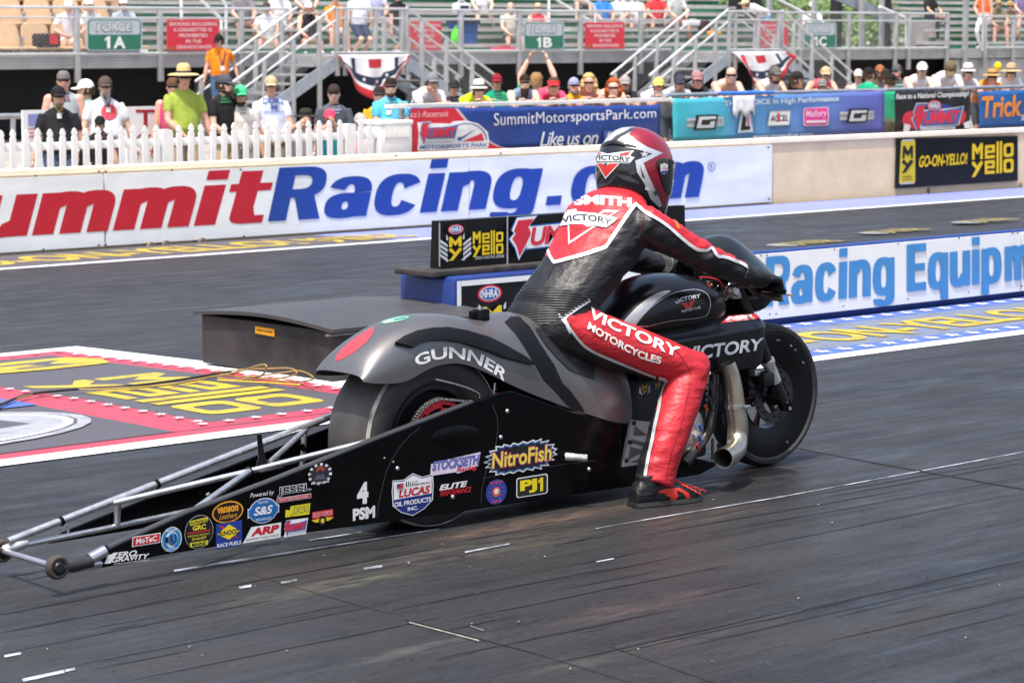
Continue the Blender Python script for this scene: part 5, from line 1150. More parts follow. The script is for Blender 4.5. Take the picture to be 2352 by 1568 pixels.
person(1994, 152, F1 + .2, 'person in a green tee and black cap seen from behind left', (30, 165, 125), hat='cap', hatc=(34, 32, 34), yaw=140, look=110, tone=2, fat=.15, group=G1, glasses=False)
person(2021, 146, F2 + .3, 'bearded person in an olive sleeveless top and rusty brown cap', (84, 82, 70), sleeve='none', hat='cap', hatc=(150, 96, 66), beard=(80, 48, 36), look=20, tone=3, group=G1)
person(2034, 155, F2 - .3, 'person in a charcoal tank top and black cap seen from behind', (64, 66, 74), sleeve='tank', hat='cap', hatc=(46, 40, 42), yaw=165, look=150, glasses=False, tone=3, group=G1)
r, b = person(2046, 166, F0 - .05, 'person in a long green tee and black cap standing in the gap between banners', (28, 170, 125), (130, 115, 90), hat='cap', hatc=(32, 30, 32), yaw=160, look=140, glasses=False, tone=2, fat=.1, group=G1, long_pants=True)
person(2062, 146, F1 + .1, 'sunburnt person in a dark tank top and grey bandana', (66, 70, 78), sleeve='tank', hat='bandana', hatc=(84, 88, 94), beard=(150, 84, 62), look=-45, yaw=-30, tone=3, fat=.1, group=G1)
person(2125, 144, F0 - .05, 'person in a white sleeveless shirt and white cap above the black banner', (235, 235, 238), sleeve='none', hat='cap', hatc=(240, 236, 224), pose='lean', pitch=14, yaw=26, beard=(200, 170, 155), tone=1, fat=.15, group=G1)
person(2192, 141, F0 - .02, 'person in a white tee and olive cap looking down at the rail', (232, 232, 238), hat='cap', hatc=(112, 100, 74), pose='lean', pitch=22, yaw=26, nod=40, tone=2, glasses=False, group=G1)
person(2231, 147, F0 + .05, 'person in a pale grey tee and white brimmed hat', (205, 202, 205), hat='fedora', hatc=(232, 228, 218), pose='lean', pitch=18, yaw=26, look=8, tone=3, group=G1)
person(2286, 161, F0 - .05, 'person in an orange shirt and worn straw hat on the blue banner', (240, 150, 60), hat='wide', hatc=(190, 150, 90), pose='lean', pitch=26, yaw=22, tone=3, group=G1)
person(2329, 147, F0, 'person in a white tee and tan cowboy hat at the right edge', (235, 235, 240), hat='straw', hatc=(196, 168, 128), pose='lean', pitch=20, yaw=22, tone=1, fat=.1, group=G1)
# ---- people on the stand and stairs
G2 = 'people on the grandstand'
SYM = 40.95
r, b = person(503, 76, SYM, 'person in a bright orange shirt and black cap walking down the left stairs', (245, 135, 32), (70, 95, 130), hat='cap', hatc=(34, 32, 32), glasses=False, nod=16, look=-30, fat=.12, tone=2, ground=onY(503, 76, SYM).z - 1.77, group=G2, yaw=6, arms=('side', 'down'), hair=(50, 40, 34)); lanyard(b, 510, 118, 34, (70, 60, 80))
def sitter(px, py, Yk, label, shirt, pants=(150, 130, 105), **k):
    y, z = row(Yk); kw = dict(pose='sit', yaw=12, group=G2, floor=z - .02, s=1.0); kw.update(k)
    return person(px, py, y + .40, label, shirt, pants, **kw)
sitter(158, -3, 0, 'person in a white polo and white cap on a tan front seat', (238, 238, 244), (232, 232, 236), hat='cap', hatc=(235, 235, 240), pitch=14, tone=3, fat=.12)
sitter(204, -6, 1, 'person in a grey shirt and white cap on a second row tan seat', (186, 190, 192), hat='cap', hatc=(238, 238, 242), tone=3)
sitter(283, -8, 1, 'person in a grey shirt and tall white cap behind section sign 1A', (168, 178, 190), hat='cap', hatc=(240, 240, 246), tone=3)
sitter(26, -52, 2, 'person in blue jeans with a red top at the left edge of the stand', (200, 60, 70), (90, 130, 200), long_pants=True, tone=3)
sitter(78, -48, 2, 'person in pale jeans on the tan seats left of the white polo', (225, 225, 228), (110, 150, 210), long_pants=True, tone=3)
sitter(556, -34, 1, 'person in a grey tee and brown shorts above the orange shirted man', (122, 118, 124), (130, 100, 70), tone=3, fat=.1)
sitter(612, 2, 0, 'person in a white print shirt and dark cap on the aisle', (228, 232, 236), (196, 186, 170), hat='cap', hatc=(78, 66, 56), tone=2, yaw=4)
sitter(640, -34, 1, 'person in a white shirt holding a cup above the dark cap', (235, 235, 240), (190, 200, 205), hat='cap', hatc=(220, 220, 225), tone=3)
sitter(700, -58, 3, 'person with bare legs and grey shoes above the white cap', (205, 205, 210), (120, 120, 125), tone=0)
sitter(708, 2, 0, 'person in a black tank top and white cap on the front row', (42, 42, 46), (150, 130, 100), sleeve='tank', hat='cap', hatc=(240, 240, 244), tone=3, fat=.1, glasses=False)
sitter(770, -18, 0, 'person in an orange tee seated left of the landing', (248, 140, 40), (200, 195, 190), tone=3, fat=.25, hair=(60, 50, 44))
person(824, -34, 41.3, 'person in a white tee and navy shorts standing on the left landing', (235, 240, 246), (46, 56, 84), glasses=False, ground=1.34, tone=0, group=G2, yaw=24, hair=(120, 90, 60), style='tail', fat=.1)
person(913, -26, 42.35, 'person in a black tee and grey shorts standing behind the left landing', (38, 38, 42), (110, 110, 116), ground=1.36, tone=3, group=G2, yaw=50, hair=(60, 50, 40), fat=.1)
sitter(862, -40, 2, 'person in a lavender shirt above the left landing', (170, 172, 205), tone=3)
sitter(1172, 4, 0, 'bald elderly person in a beige print shirt with a blue lanyard', (205, 196, 184), (92, 92, 92), style='bald', glasses=False, tone=0, yaw=16, arms=('side', 'knee'))
sitter(1235, 6, 1, 'person with short blond hair in a red sleeveless top', (205, 40, 62), sleeve='none', hair=(210, 185, 150), tone=3)
sitter(1333, -70, 3, 'person with pale bare legs beside the bent aisle rail', (200, 205, 215), (120, 120, 130), tone=1)
sitter(1383, -24, 2, 'person in a blue tee and khaki shorts', (60, 130, 215), (190, 165, 130), tone=3, fat=.1, yaw=20)
sitter(1424, -24, 2, 'person in a white tee and khaki shorts next to the blue tee', (236, 236, 240), (198, 176, 140), tone=3, yaw=-14)
sitter(1458, -22, 2, 'person in a white tank top with hands on knees', (238, 238, 240), (150, 150, 160), sleeve='tank', tone=3)
sitter(1507, -26, 2, 'person in a red tee holding a camera', (206, 60, 66), (70, 75, 95), tone=3, fat=.15)
sitter(1553, -28, 1, 'person in a grey floral blouse with crossed legs', (176, 182, 180), (150, 110, 96), tone=3, yaw=22, hair=(120, 90, 70))
sitter(1105, -46, 3, 'person in a white shirt high above section sign 1B', (230, 230, 236), (60, 60, 70), tone=1)
person(1700, 4, 43.2, 'person in a white tee and sand cap bending forward behind the right landing', (236, 236, 240), (110, 140, 180), hat='cap', hatc=(212, 200, 165), ground=1.36, pitch=68, turn_abs=160, tone=2, group=G2, long_pants=True, arms=('front', 'front'), glasses=False)
person(1866, 2, 44.2, 'person in a white shirt and white cap sitting in the stand gap', (235, 235, 240), (200, 200, 200), hat='cap', hatc=(236, 234, 226), glasses=False, ground=1.4, pose='sit', tone=2, group=G2, floor=1.42)
sitter(2136, -26, 1, 'person in a black outfit with white shoes on the right bleachers', (40, 40, 44), (36, 36, 40), long_pants=True, tone=2, yaw=50)
person(2262, -36, 42.4, 'person in an orange tank top and white trousers standing by the right rail', (240, 110, 60), (238, 238, 240), sleeve='tank', ground=1.36, tone=2, long_pants=True, group=G2, yaw=-30, hair=(90, 60, 44), style='tail', arms=('down', 'front'))
sitter(2293, -4, 0, 'person in an olive shirt and tan cap on the right bleachers', (112, 106, 84), (120, 96, 70), hat='cap', hatc=(170, 140, 100), tone=2)
sitter(2320, 0, 1, 'person in a brown shirt and straw hat on the right bleachers', (130, 104, 84), (110, 90, 80), hat='wide', hatc=(190, 160, 110), tone=2)
sitter(2350, -30, 2, 'person in a violet shirt at the right edge of the stand', (120, 110, 150), tone=3)
# small things carried or left in the stand
mb = MB(); p = onY(106, 92, GY + .6); mb.box((p.x - .26, p.y - .12, p.z - .14), (p.x + .26, p.y + .12, p.z + .12), cloth_m((44, 40, 42)), .05); mb.box((p.x + .0, p.y - .135, p.z - .08), (p.x + .18, p.y - .12, p.z + .10), cloth_m((215, 40, 56))); thing(mb, 'cooler_bag', 'black and red cooler bag on a tan front seat', 'bag', smooth=40)
mb = MB(); p = onY(1078, 78, GY + .7); mb.prism([(p.x - .2, p.y, p.z - .34), (p.x + .2, p.y, p.z - .34), (p.x + .26, p.y, p.z + .22), (p.x - .26, p.y, p.z + .22)], (0, .4, 0), cloth_m((40, 80, 150))); mb.box((p.x - .30, p.y - .04, p.z + .22), (p.x + .30, p.y + .44, p.z + .29), cloth_m((36, 44, 70)), .02); thing(mb, 'waste_bin', 'blue plastic waste bin with dark lid behind the stand rail', 'bin', smooth=40)
mb = MB(); p = onY(1048, 88, GY + .55); mb.ball((p.x, p.y, p.z), (.13, .12, .2), cloth_m((90, 225, 50))); mb.tube([p + Vector((-.08, 0, .15)), p + Vector((0, 0, .26)), p + Vector((.08, 0, .15))], .015, cloth_m((90, 225, 50))); thing(mb, 'backpack', 'lime green backpack hanging below the blue bin', 'backpack', smooth=60)
def bag(px, py, Y, w, h, c, label, nm='bag', c2=None):
    p = onY(px, py, Y); mb = MB(); mb.box((p.x - w / 2, Y - .1, p.z - h), (p.x + w / 2, Y + .1, p.z), cloth_m(c), min(w, h) * .2)
    mb.tube([(p.x - w * .3, Y, p.z - .01), (p.x - w * .15, Y, p.z + h * .25), (p.x + w * .15, Y, p.z + h * .25), (p.x + w * .3, Y, p.z - .01)], .012, cloth_m(c), 6)
    if c2: mb.box((p.x - w * .3, Y - .106, p.z - h * .7), (p.x + w * .3, Y - .095, p.z - h * .25), cloth_m(c2))
    thing(mb, nm, label, 'bag', smooth=40)
bag(962, 84, 42.2, .46, .50, (236, 236, 240), 'white plastic carrier bag with red print held behind the left landing', 'carrier_bag', (215, 90, 110))
bag(1160, 110, 42.35, .7, .12, (215, 50, 80), 'red folded blanket bundle below the elderly man'); bag(1240, 117, 42.3, .55, .09, (200, 210, 225), 'pale folded cloth under section sign 1B'); bag(1275, 118, 42.3, .35, .07, (60, 150, 210), 'small sky blue cloth right of section sign 1B')
bag(1592, 48, 42.9, .55, .12, (220, 220, 222), 'white seat pad beside the woman with crossed legs'); bag(1618, 48, 42.8, .3, .24, (70, 56, 60), 'dark brown bag next to the white seat pad'); bag(1640, 72, 42.6, .3, .08, (235, 170, 60), 'small orange cloth left of the right landing')
bag(1060, 8, 43.4, .42, .22, (235, 238, 242), 'white cooler with navy base on an upper bench', 'cooler', (50, 60, 100)); bag(1065, 118, 42.3, .4, .08, (200, 230, 60), 'yellow green jacket lying under the lime backpack')
p = onY(2292, 158, FY + .9); mb = MB(); mb.ball((p.x, p.y, p.z + .03), (.055, .055, .065), cloth_m((240, 205, 40))); mb.tube([(p.x, p.y, p.z - .03), (p.x + .01, p.y, p.z - .25)], .002, eyew, 5); thing(mb, 'balloon', 'small yellow balloon held above the straw hat', 'balloon', smooth=60)
p = onY(1710, 213, FY - .06); mb = MB(); g = [(p.x - .20 + .4 * i / 8, FY - .06 - .01 * math.sin(i * 2.1), 1.05 - (.22 + .05 * math.sin(i * 1.7)) * j / 4) for j in range(5) for i in range(9)]; mb.add(g, [(j * 9 + i, j * 9 + i + 1, (j + 1) * 9 + i + 1, (j + 1) * 9 + i) for j in range(4) for i in range(8)], cloth_m((236, 236, 242))); t = thing(mb, 'towel', 'white towel hanging over the turquoise banner below the shirtless person', 'towel', smooth=60); t.modifiers.new('t', 'SOLIDIFY').thickness = .006
for k, (px, lb) in enumerate(((1683, 'flat blue seat cushion on the rail left of the white towel'), (1748, 'flat blue seat cushion on the rail right of the white towel'))): p = onY(px, 209, FY); mb = MB(); mb.box((p.x - .2, FY - .05, 1.06), (p.x + .2, FY + .25, 1.10), cloth_m((60, 120, 205)), .015); thing(mb, 'cushion', lb, 'cushion', 'blue cushions on the fence rail', 40)
# ================================================================ DRAG MOTORCYCLE
YC, YN, YF_ = 7.38, 7.20, 7.57                           # centre plane, near and far side panels
blk = mat('black_satin_bodywork', (.006, .006, .007), .25, spec=.4, var=.10, vs=5, coat=.12)
blk2 = mat('black_gloss_panel', (.003, .003, .0035), .2, spec=.14, var=.1, vs=3)
gun = mat('gunmetal_satin_paint', (.20, .196, .193), .35, .75, var=.05, vs=4)
trimk = mat('satin_black_trim', (.005, .006, .007), .45, spec=.25, var=.1)
steel = mat('brushed_steel_tube', (.56, .56, .56), .28, .85, var=.15, vs=30)
chrome = mat('bright_steel', (.62, .62, .62), .22, .95, var=.08, vs=12)
rub = mat('tyre_rubber', (.022, .021, .021), .62, var=.25, vs=18, bump=.12, bs=60)
rubl = mat('slick_tread', (.058, .053, .049), .55, var=.25, vs=9, bump=.15, bs=90)
dkm = mat('dark_cast_metal', (.03, .03, .032), .42, .6, var=.2, vs=10)
silv = mat('machined_alloy', (.66, .66, .66), .36, .8, var=.12, vs=16)
redp_ = mat('red_anodised', (.45, .02, .03), .38, .3, var=.1)
cfib = mat('carbon_weave', (.022, .022, .024), .35, var=.6, vs=160)
bike = empty('drag_motorcycle', (7.3, YC, 0), 'long black and grey drag racing motorcycle with wheelie bar and sponsor stickers', 'motorcycle')
XZ = lambda L, Y: [Vector((p.x, Y, p.z)) for p in (onY(x, y, Y) for x, y in L)]
# ---- rear wheel
RC = Vector((6.285, YC - .005, .330))
rw = empty('rear_wheel', RC, parent=bike)
mb = MB(); mb.lathe([(.205, -.105), (.235, -.128), (.27, -.135), (.300, -.132), (.316, -.124), (.3235, -.112), (.3285, -.09), (.330, -.045), (.330, 0), (.330, .045), (.3285, .09), (.3235, .112), (.316, .124), (.300, .132), (.27, .135), (.235, .128), (.205, .105)], RC, 1, rub, 72, close=True)
t = mb.build('tyre', rw, 40); 
for p in t.data.polygons:
    c = p.center
    if abs(c.y - RC.y) < .118 and math.hypot(c.x - RC.x, c.z - RC.z) > .31: p.material_index = 1
t.data.materials.append(rubl)
mb = MB(); mb.lathe([(.3215, -.1235), (.3255, -.1165), (.3272, -.108), (.3240, -.108), (.3190, -.1215)], RC, 1, mat('pale_wear_ring', (.27, .255, .23), .75, var=.6, vs=16), 72, close=True); mb.build('wear_stripe', rw, 40)
mb = MB(); mb.lathe([(.208, -.112), (.19, -.11), (.175, -.07), (.06, -.05), (.0, -.05)], RC, 1, dkm, 40); mb.lathe([(.208, .112), (.19, .11), (.175, .07), (.06, .05), (.0, .05)], RC, 1, dkm, 40); mb.build('rim', rw, 40)
SC = RC + Vector((0, -.150, 0)); mb = MB()
for i in range(6):                                       # red sprocket: ring and six spokes
    a = 2 * math.pi * i / 6 + .3; mb.bar(SC + Vector((math.cos(a) * .04, 0, math.sin(a) * .04)), SC + Vector((math.cos(a) * .135, 0, math.sin(a) * .135)), .05, .008, redp_, up=(0, 1, 0))
mb.lathe([(.125, -.004), (.150, -.004), (.150, .004), (.125, .004)], SC, 1, redp_, 48, close=True); mb.lathe([(0, -.006), (.05, -.006), (.05, .006), (0, .006)], SC, 1, redp_, 24); mb.build('sprocket', rw, 40)
mb = MB(); n = 46                                        # chain links
path = [SC + Vector((.158 * math.cos(a), 0, .158 * math.sin(a))) for a in [R(270 - 180 * i / 40) for i in range(41)]]
top0 = path[-1]; path += [top0 + Vector((.0127 * i, 0, -.0022 * i)) for i in range(1, 66)]
acc = []; last = None; chm = mat('oily_chain', (.16, .145, .125), .35, .85, var=.3, vs=60)
for i in range(len(path) - 1):
    p, q = path[i], path[i + 1]; d = (q - p); 
    for s_ in (-1, 1): mb.bar(p - d * .15 + Vector((0, .006 * s_ * (1 if i % 2 else 1.6), 0)), q + d * .15 + Vector((0, .006 * s_ * (1 if i % 2 else 1.6), 0)), .0025, .0105, chm, up=d.cross(Vector((0, 1, 0))))
    mb.lathe([(.0, -.011), (.0036, -.011), (.0036, .011), (.0, .011)], p, 1, silv, 6)
mb.build('chain', bike)
# ---- front wheel
blkr = mat('black_rim_finish', (.004, .004, .0045), .30, spec=.3, var=.1)
FC = Vector((8.236, YC, .305)); fw_ = empty('front_wheel', FC, parent=bike)
mb = MB(); mb.lathe([(.262, -.045), (.275, -.056), (.290, -.055), (.300, -.040), (.305, -.015), (.305, .015), (.300, .040), (.290, .055), (.275, .056), (.262, .045)], FC, 1, rub, 72, close=True); mb.build('tyre', fw_, 40)
mb = MB()
for s_ in (-1, 1): mb.lathe([(.266, .048 * s_), (.255, .050 * s_), (.20, .043 * s_), (.165, .036 * s_), (.142, .030 * s_)], FC, 1, blkr, 64)
mb.lathe([(.142, -.030), (.142, .030)], FC, 1, blkr, 64)
mb.build('rim', fw_, 45)
mb = MB()
for i in range(6):
    a = 2 * math.pi * i / 6 + .2
    for o_ in (-.02, .02): mb.bar(FC + Vector((math.cos(a) * .03, o_ * .4, math.sin(a) * .03)), FC + Vector((math.cos(a + o_ * 4) * .145, 0, math.sin(a + o_ * 4) * .145)), .012, .014, mat('dark_red_spoke', (.09, .012, .012), .4, .4), up=(0, 1, 0))
mb.lathe([(0, -.05), (.03, -.05), (.034, .05), (0, .05)], FC, 1, dkm, 24); mb.build('spokes', fw_, 40)
mb = MB(); DC = FC + Vector((0, -.062, 0)); mb.lathe([(.075, -.003), (.118, -.003), (.118, .003), (.075, .003)], DC, 1, mat('brake_disc_steel', (.10, .10, .10), .35, .9, var=.2), 48, close=True); mb.lathe([(0, -.012), (.04, -.012), (.045, .004), (0, .004)], DC, 1, dkm, 24)
for i in range(16): a = 2 * math.pi * i / 16; mb.lathe([(0, -.0042), (.005, -.0042), (.005, .004)], DC + Vector((math.cos(a) * (.09 + .016 * (i % 2)), 0, math.sin(a) * (.09 + .016 * (i % 2)))), 1, blk2, 8)
mb.build('brake_disc', fw_, 40)
mb = MB(); mb.lathe([(0, -.080), (.018, -.080), (.022, -.07), (.022, -.05)], FC, 1, redp_, 20); mb.lathe([(.009, -.082), (.014, -.082), (.014, -.0795)], FC, 1, silv, 20); mb.build('hub_cap', fw_, 40)
rg = random.Random(5); mb = MB()
for i in range(7): a = rg.uniform(-1.2, 1.6); mb.lathe([(0, -.0515), (.004, -.0515), (.004, -.045)], FC + Vector((math.cos(a) * .235, 0, math.sin(a) * .235)), 1, silv, 8)
mb.build('rim_bolts', fw_)
# ---- fork, caliper, fin
fork = empty('fork', (8.1, YC, .5), parent=bike)
for s_, nm in ((-1, 'fork_leg'), (1, 'fork_leg')):
    Y = YC + s_ * .105; mb = MB(); mb.tube([(7.955, Y, .80), (8.143, Y, .468)], .022, dkm, 14); mb.tube([(8.143, Y, .468), (8.150, Y, .455)], .031, silv, 14); mb.tube([(8.150, Y, .455), (8.197, Y, .372)], .026, silv, 14)
    mb.tube([(8.197, Y, .372), (8.25, Y, .285)], .024, dkm, 12); mb.build(nm, fork, 40)
    mb = MB(); mb.prism([(8.19, Y - .012, .385), (8.225, Y - .012, .385), (8.295, Y - .012, .255), (8.285, Y - .012, .235), (8.24, Y - .012, .245), (8.215, Y - .012, .29), (8.16, Y - .012, .315), (8.16, Y - .012, .345)], (0, .024, 0), blk2)
    for x, z in ((8.205, .355), (8.235, .315), (8.255, .285), (8.275, .252)): mb.lathe([(0, -.016), (.008, -.016), (.008, -.01)], (x, Y, z), 1, silv, 10)
    mb.build('fork_bracket', fork, 40)
mb = MB(); mb.box((8.10, YC - .13, .36), (8.17, YC - .06, .42), dkm, .012); mb.box((8.075, YC - .10, .405), (8.115, YC - .06, .43), silv, .004); mb.build('caliper', fork, 30)
mb = MB()
for s_ in (-1, 1):
    Y = YC + s_ * .082; mb.prism([(8.125, Y, .615), (8.14, Y, .60), (8.175, Y, .50), (8.245, Y, .375), (8.288, Y, .262), (8.272, Y, .272), (8.22, Y, .37), (8.15, Y, .49)], (0, .006, 0), gun)
mb.build('front_fin', fork, 40)
# ---- side panels
def panel(Y, poly, th, m_, nm):
    mb = MB(); P = [(x, Y, z) for x, z in poly]; mb.prism(P, (0, th, 0), m_); o = mb.build(nm, bike); bv = o.modifiers.new('b', 'BEVEL'); bv.width = .006; bv.segments = 3; bv.limit_method = 'ANGLE'; bv.angle_limit = R(50); o.data.shade_smooth(); o.data.set_sharp_from_angle(angle=R(40)); return o
near_poly = [(4.775, .068), (5.0, .077), (5.51, .076), (5.96, .066), (6.46, .057), (7.28, .045), (7.66, .048), (7.78, .078), (7.60, .128), (7.21, .130), (7.205, .136), (7.205, .303), (6.95, .372), (6.62, .49), (6.57, .488), (6.427, .464), (5.95, .372), (5.478, .275), (5.116, .208), (4.861, .145), (4.775, .125)]
npan = panel(YN, near_poly, .012, blk2, 'side_panel')
far_poly = [(4.80, .09), (5.3, .095), (5.96, .07), (7.2, .05), (7.6, .06), (7.6, .13), (7.1, .16), (6.9, .36), (6.62, .47), (6.0, .36), (5.4, .24), (4.86, .125)]
panel(YF_, far_poly, .012, blk2, 'side_panel')
# rolled upper edge, dent bulge, seams and screws of the near panel
mb = MB(); mb.tube([(4.80, YN + .012, .128), (4.861, YN + .014, .142), (5.116, YN + .014, .205), (5.478, YN + .014, .272), (5.95, YN + .014, .369), (6.427, YN + .014, .460)], .013, mat('grey_edge_wrap', (.032, .034, .038), .42), 10); mb.build('edge_tube', npan, 40)
mb = MB(); bc = onY(1045, 1000, YN); mb.ball((bc.x, YN + .006, bc.z), (.13, .014, .042), blk2, 24, 14); mb.build('bulge', npan, 60)
a = Art(planeY(YN), step=.0003, lift=.0004); z3 = lambda u, v: (680.5 + u * .3704, 671.5 + v * .3704); seamc = mat('panel_seam', (.05, .05, .052), .5)
def seamline(L, w=1.1):
    P = [z3(*q) for q in L]
    for (x0, y0), (x1, y1) in zip(P, P[1:]):
        n_ = math.hypot(x1 - x0, y1 - y0); nx, ny = -(y1 - y0) / n_ * w / 2, (x1 - x0) / n_ * w / 2; a.mb.add([onY(x0 - nx, y0 - ny, YN - .0006), onY(x1 - nx, y1 - ny, YN - .0006), onY(x1 + nx, y1 + ny, YN - .0006), onY(x0 + nx, y0 + ny, YN - .0006)], [(0, 1, 2, 3)], seamc)
seamline([(770, 835), (700, 890), (640, 960), (590, 1040), (555, 1120), (530, 1220), (512, 1300), (500, 1400)]); seamline([(1215, 690), (1245, 770), (1252, 840), (1240, 930), (1215, 1020), (1175, 1110), (1150, 1220), (1146, 1300)]); seamline([(1160, 1150), (1400, 1100), (1700, 1060), (1860, 1040)], .8)
a.build('seam', npan)
mb = MB()
for u, v in ((1308, 735), (1268, 897), (627, 1090), (970, 1267), (1815, 1095), (546, 1026), (601, 1050)):
    p = onY(*z3(u, v), YN); r_ = .0085 if u not in (546, 601) else .004; mb.lathe([(0, -.005), (r_ * .7, -.005), (r_, -.001), (r_, .002)], p, 1, silv, 14); mb.box((p.x - r_ * .8, p.y - .0058, p.z - .001), (p.x + r_ * .8, p.y - .0045, p.z + .001), dkm)
mb.build('screws', npan, 40)
# ---- wheelie bar frame
wb = empty('wheelie_bar', (5.2, YC, .12), parent=bike)
def tb(name, P, r, m_=steel, n=14, parent=None): mb = MB(); mb.tube(P, r, m_, n); return mb.build(name, parent or wb, 50)
Q = lambda x, y, Y: onY(x, y, Y)
FYt = YF_ - .02
tb('upper_tube', [Q(18, 1243, FYt), Q(718, 972, FYt), Q(860, 917, FYt)], .0138); tb('lower_tube', [Q(59, 1250, FYt), Q(257, 1210, FYt), Q(432, 1173, FYt), Q(640, 1122, FYt)], .0102)
tb('cross_tube', [Q(260, 1155, FYt - .01), Q(572, 1082, 7.385), Q(852, 1012, YN + .03)], .0112); tb('cross_tube', [Q(432, 1181, YN + .03), Q(572, 1082, 7.37)], .0115); tb('cross_tube', [Q(619, 1062, 7.37), Q(704, 985, FYt)], .0105)
tb('upright_tube', [Q(271, 1155, FYt), Q(268, 1203, FYt)], .0125); tb('upright_tube', [Q(700, 985, FYt), Q(693, 1075, FYt)], .011)
for x, y, Y in ((360, 1111, FYt), (140, 1196, FYt), (572, 1082, 7.383), (693, 1028, FYt), (640, 1064, 7.36)):
    p = Q(x, y, Y); mb = MB(); mb.tube([p - Vector((.006, 0, .002)), p + Vector((.006, 0, .002))], .0175, blk2, 12); mb.build('clamp_band', wb, 40)
for x, y in ((157, 1232), (484, 1160)):
    p = Q(x, y, FYt); mb = MB(); mb.tube([p, p + Vector((.0, 0, .03)), p + Vector((-.01, 0, .045)), p + Vector((-.02, 0, .04))], .005, silv, 8); mb.build('hook', wb, 40)
p0 = Q(603, 1068, 7.385); mb = MB(); mb.lathe([(.022, 0), (.020, .012), (.012, .03), (.009, .11), (.008, .115), (0, .115)], p0, Vector((-.12, 0, 1)), blk2, 16); mb.build('antenna', wb, 40)
mb = MB(); mb.prism([Q(575, 1080, 7.385), Q(660, 1058, 7.37), Q(652, 1074, 7.33), Q(600, 1086, 7.34)], (0, 0, .004), dkm); mb.build('antenna_plate', wb)
for Y, xw in ((YN - .012, 131), (YF_ + .02, 4)):
    c = Q(xw, 1302 if xw > 50 else 1264, Y); w_ = empty('small_wheel', c, parent=wb)
    mb = MB(); mb.lathe([(.026, -.015), (.034, -.016), (.039, -.012), (.041, 0), (.039, .012), (.034, .016), (.026, .015)], c, 1, mat('dusty_small_tyre', (.050, .038, .030), .7, var=.3, vs=40), 40, close=True); mb.build('tyre', w_, 40)
    mb = MB(); mb.lathe([(.028, -.011), (.020, -.013), (.016, -.02), (0, -.02)], c, 1, dkm, 24); mb.lathe([(.028, .011), (.020, .013), (.016, .02), (0, .02)], c, 1, dkm, 24); mb.build('rim', w_, 40)
tb('axle', [Q(131, 1302, YN), Q(4, 1264, YF_ + .02)], .0105, mat('violet_grey_tube', (.40, .40, .46), .35, .7), 12)
tape = mat('black_tape', (.02, .02, .022), .45, var=.4, vs=40, bump=.4, bs=40)
tb('taped_arm', [Q(140, 1303, YN - .02), Q(165, 1300, YN + .005), Q(208, 1288, YN + .01)], [.014, .02, .022], tape); tb('arm_tube', [Q(205, 1284, YN + .012), Q(240, 1265, YN + .014)], .021, chrome); tb('arm_tube', [Q(205, 1297, YN + .012), Q(238, 1292, YN + .014)], .012, chrome)
tb('bracket', [Q(8, 1262, YF_ + .0), Q(40, 1252, FYt), Q(60, 1246, FYt)], [.016, .02, .016], silv)
# ---- tail section: fender, hump, seat base in one flowing shell
st_x = [(5.925, .582, .606, .140), (5.945, .578, .640, .150), (5.985, .571, .680, .155), (6.04, .566, .716, .157), (6.10, .565, .745, .158), (6.15, .575, .763, .158), (6.21, .602, .778, .158), (6.27, .614, .786, .158), (6.34, .618, .788, .158), (6.41, .606, .783, .160), (6.48, .578, .770, .164), (6.55, .546, .752, .168), (6.61, .516, .748, .172), (6.67, .490, .758, .174), (6.74, .461, .768, .175), (6.81, .434, .758, .176), (6.88, .408, .722, .177), (6.95, .384, .676, .178), (7.02, .360, .640, .180), (7.12, .326, .615, .180), (7.22, .300, .595, .178), (7.275, .300, .56, .172)]
rings = []
for x, zl, zr, w in st_x:
    rg_ = []; nn = 3.0 if x < 6.5 else 2.5; m_ = 22
    for i in range(m_ + 1):
        t = math.pi * i / m_; c, s_ = math.cos(t), math.sin(t)
        rg_.append((x, YC - w * (abs(c) ** (2 / nn)) * (1 if c > 0 else -1), zl + (zr - zl) * abs(s_) ** (2 / nn)))
    rings.append(rg_)
mb = MB(); mb.loft(rings, gun, cap=False, closed=False); tail = mb.build('tail_section', bike)
sd = tail.modifiers.new('s', 'SUBSURF'); sd.levels = sd.render_levels = 2; so_ = tail.modifiers.new('t', 'SOLIDIFY'); so_.thickness = .006; so_.offset = -1; tail.data.shade_smooth()
dg = bpy.context.evaluated_depsgraph_get(); me_ = bpy.data.meshes.new_from_object(tail.evaluated_get(dg)); tail.modifiers.clear(); tail.data = me_; tail.data.shade_smooth(); tail.data.set_sharp_from_angle(angle=R(50))
tail_bvh = bvh_of(tail)
def on_tail(nm, draw, L=4, lift=.0012, step=.0006): a = Art(cast(tail_bvh), L=L, lift=lift, step=step); draw(a); return a.build(nm, tail)
Z3 = lambda L: [z3(*q) for q in L]
trim_poly = Z3([(606, 322), (660, 285), (740, 250), (830, 232), (930, 226), (1050, 245), (1180, 285), (1290, 335), (1400, 395), (1480, 450), (1440, 445), (1360, 425), (1280, 405), (1200, 372), (1120, 345), (1020, 312), (920, 298), (840, 300), (780, 312), (720, 345), (660, 332)])
o = on_tail('dark_trim', lambda a: a.poly(trimk, trim_poly), lift=.010)
so_ = o.modifiers.new('t', 'SOLIDIFY'); so_.thickness = .012; so_.offset = 0
on_tail('dark_stripe', lambda a: a.poly(trimk, Z3([(1290, 185), (1330, 150), (1385, 150), (1450, 215), (1520, 330), (1600, 450), (1650, 560), (1700, 610), (1760, 690), (1800, 760), (1730, 735), (1680, 700), (1600, 610), (1530, 540), (1480, 450), (1420, 350), (1360, 260)])))
on_tail('tail_lamp', lambda a: a.poly((196, 66, 74), Z3([(486, 214), (472, 262), (432, 312), (358, 372), (296, 410), (242, 427), (248, 392), (288, 345), (335, 303), (395, 262), (446, 230)])))
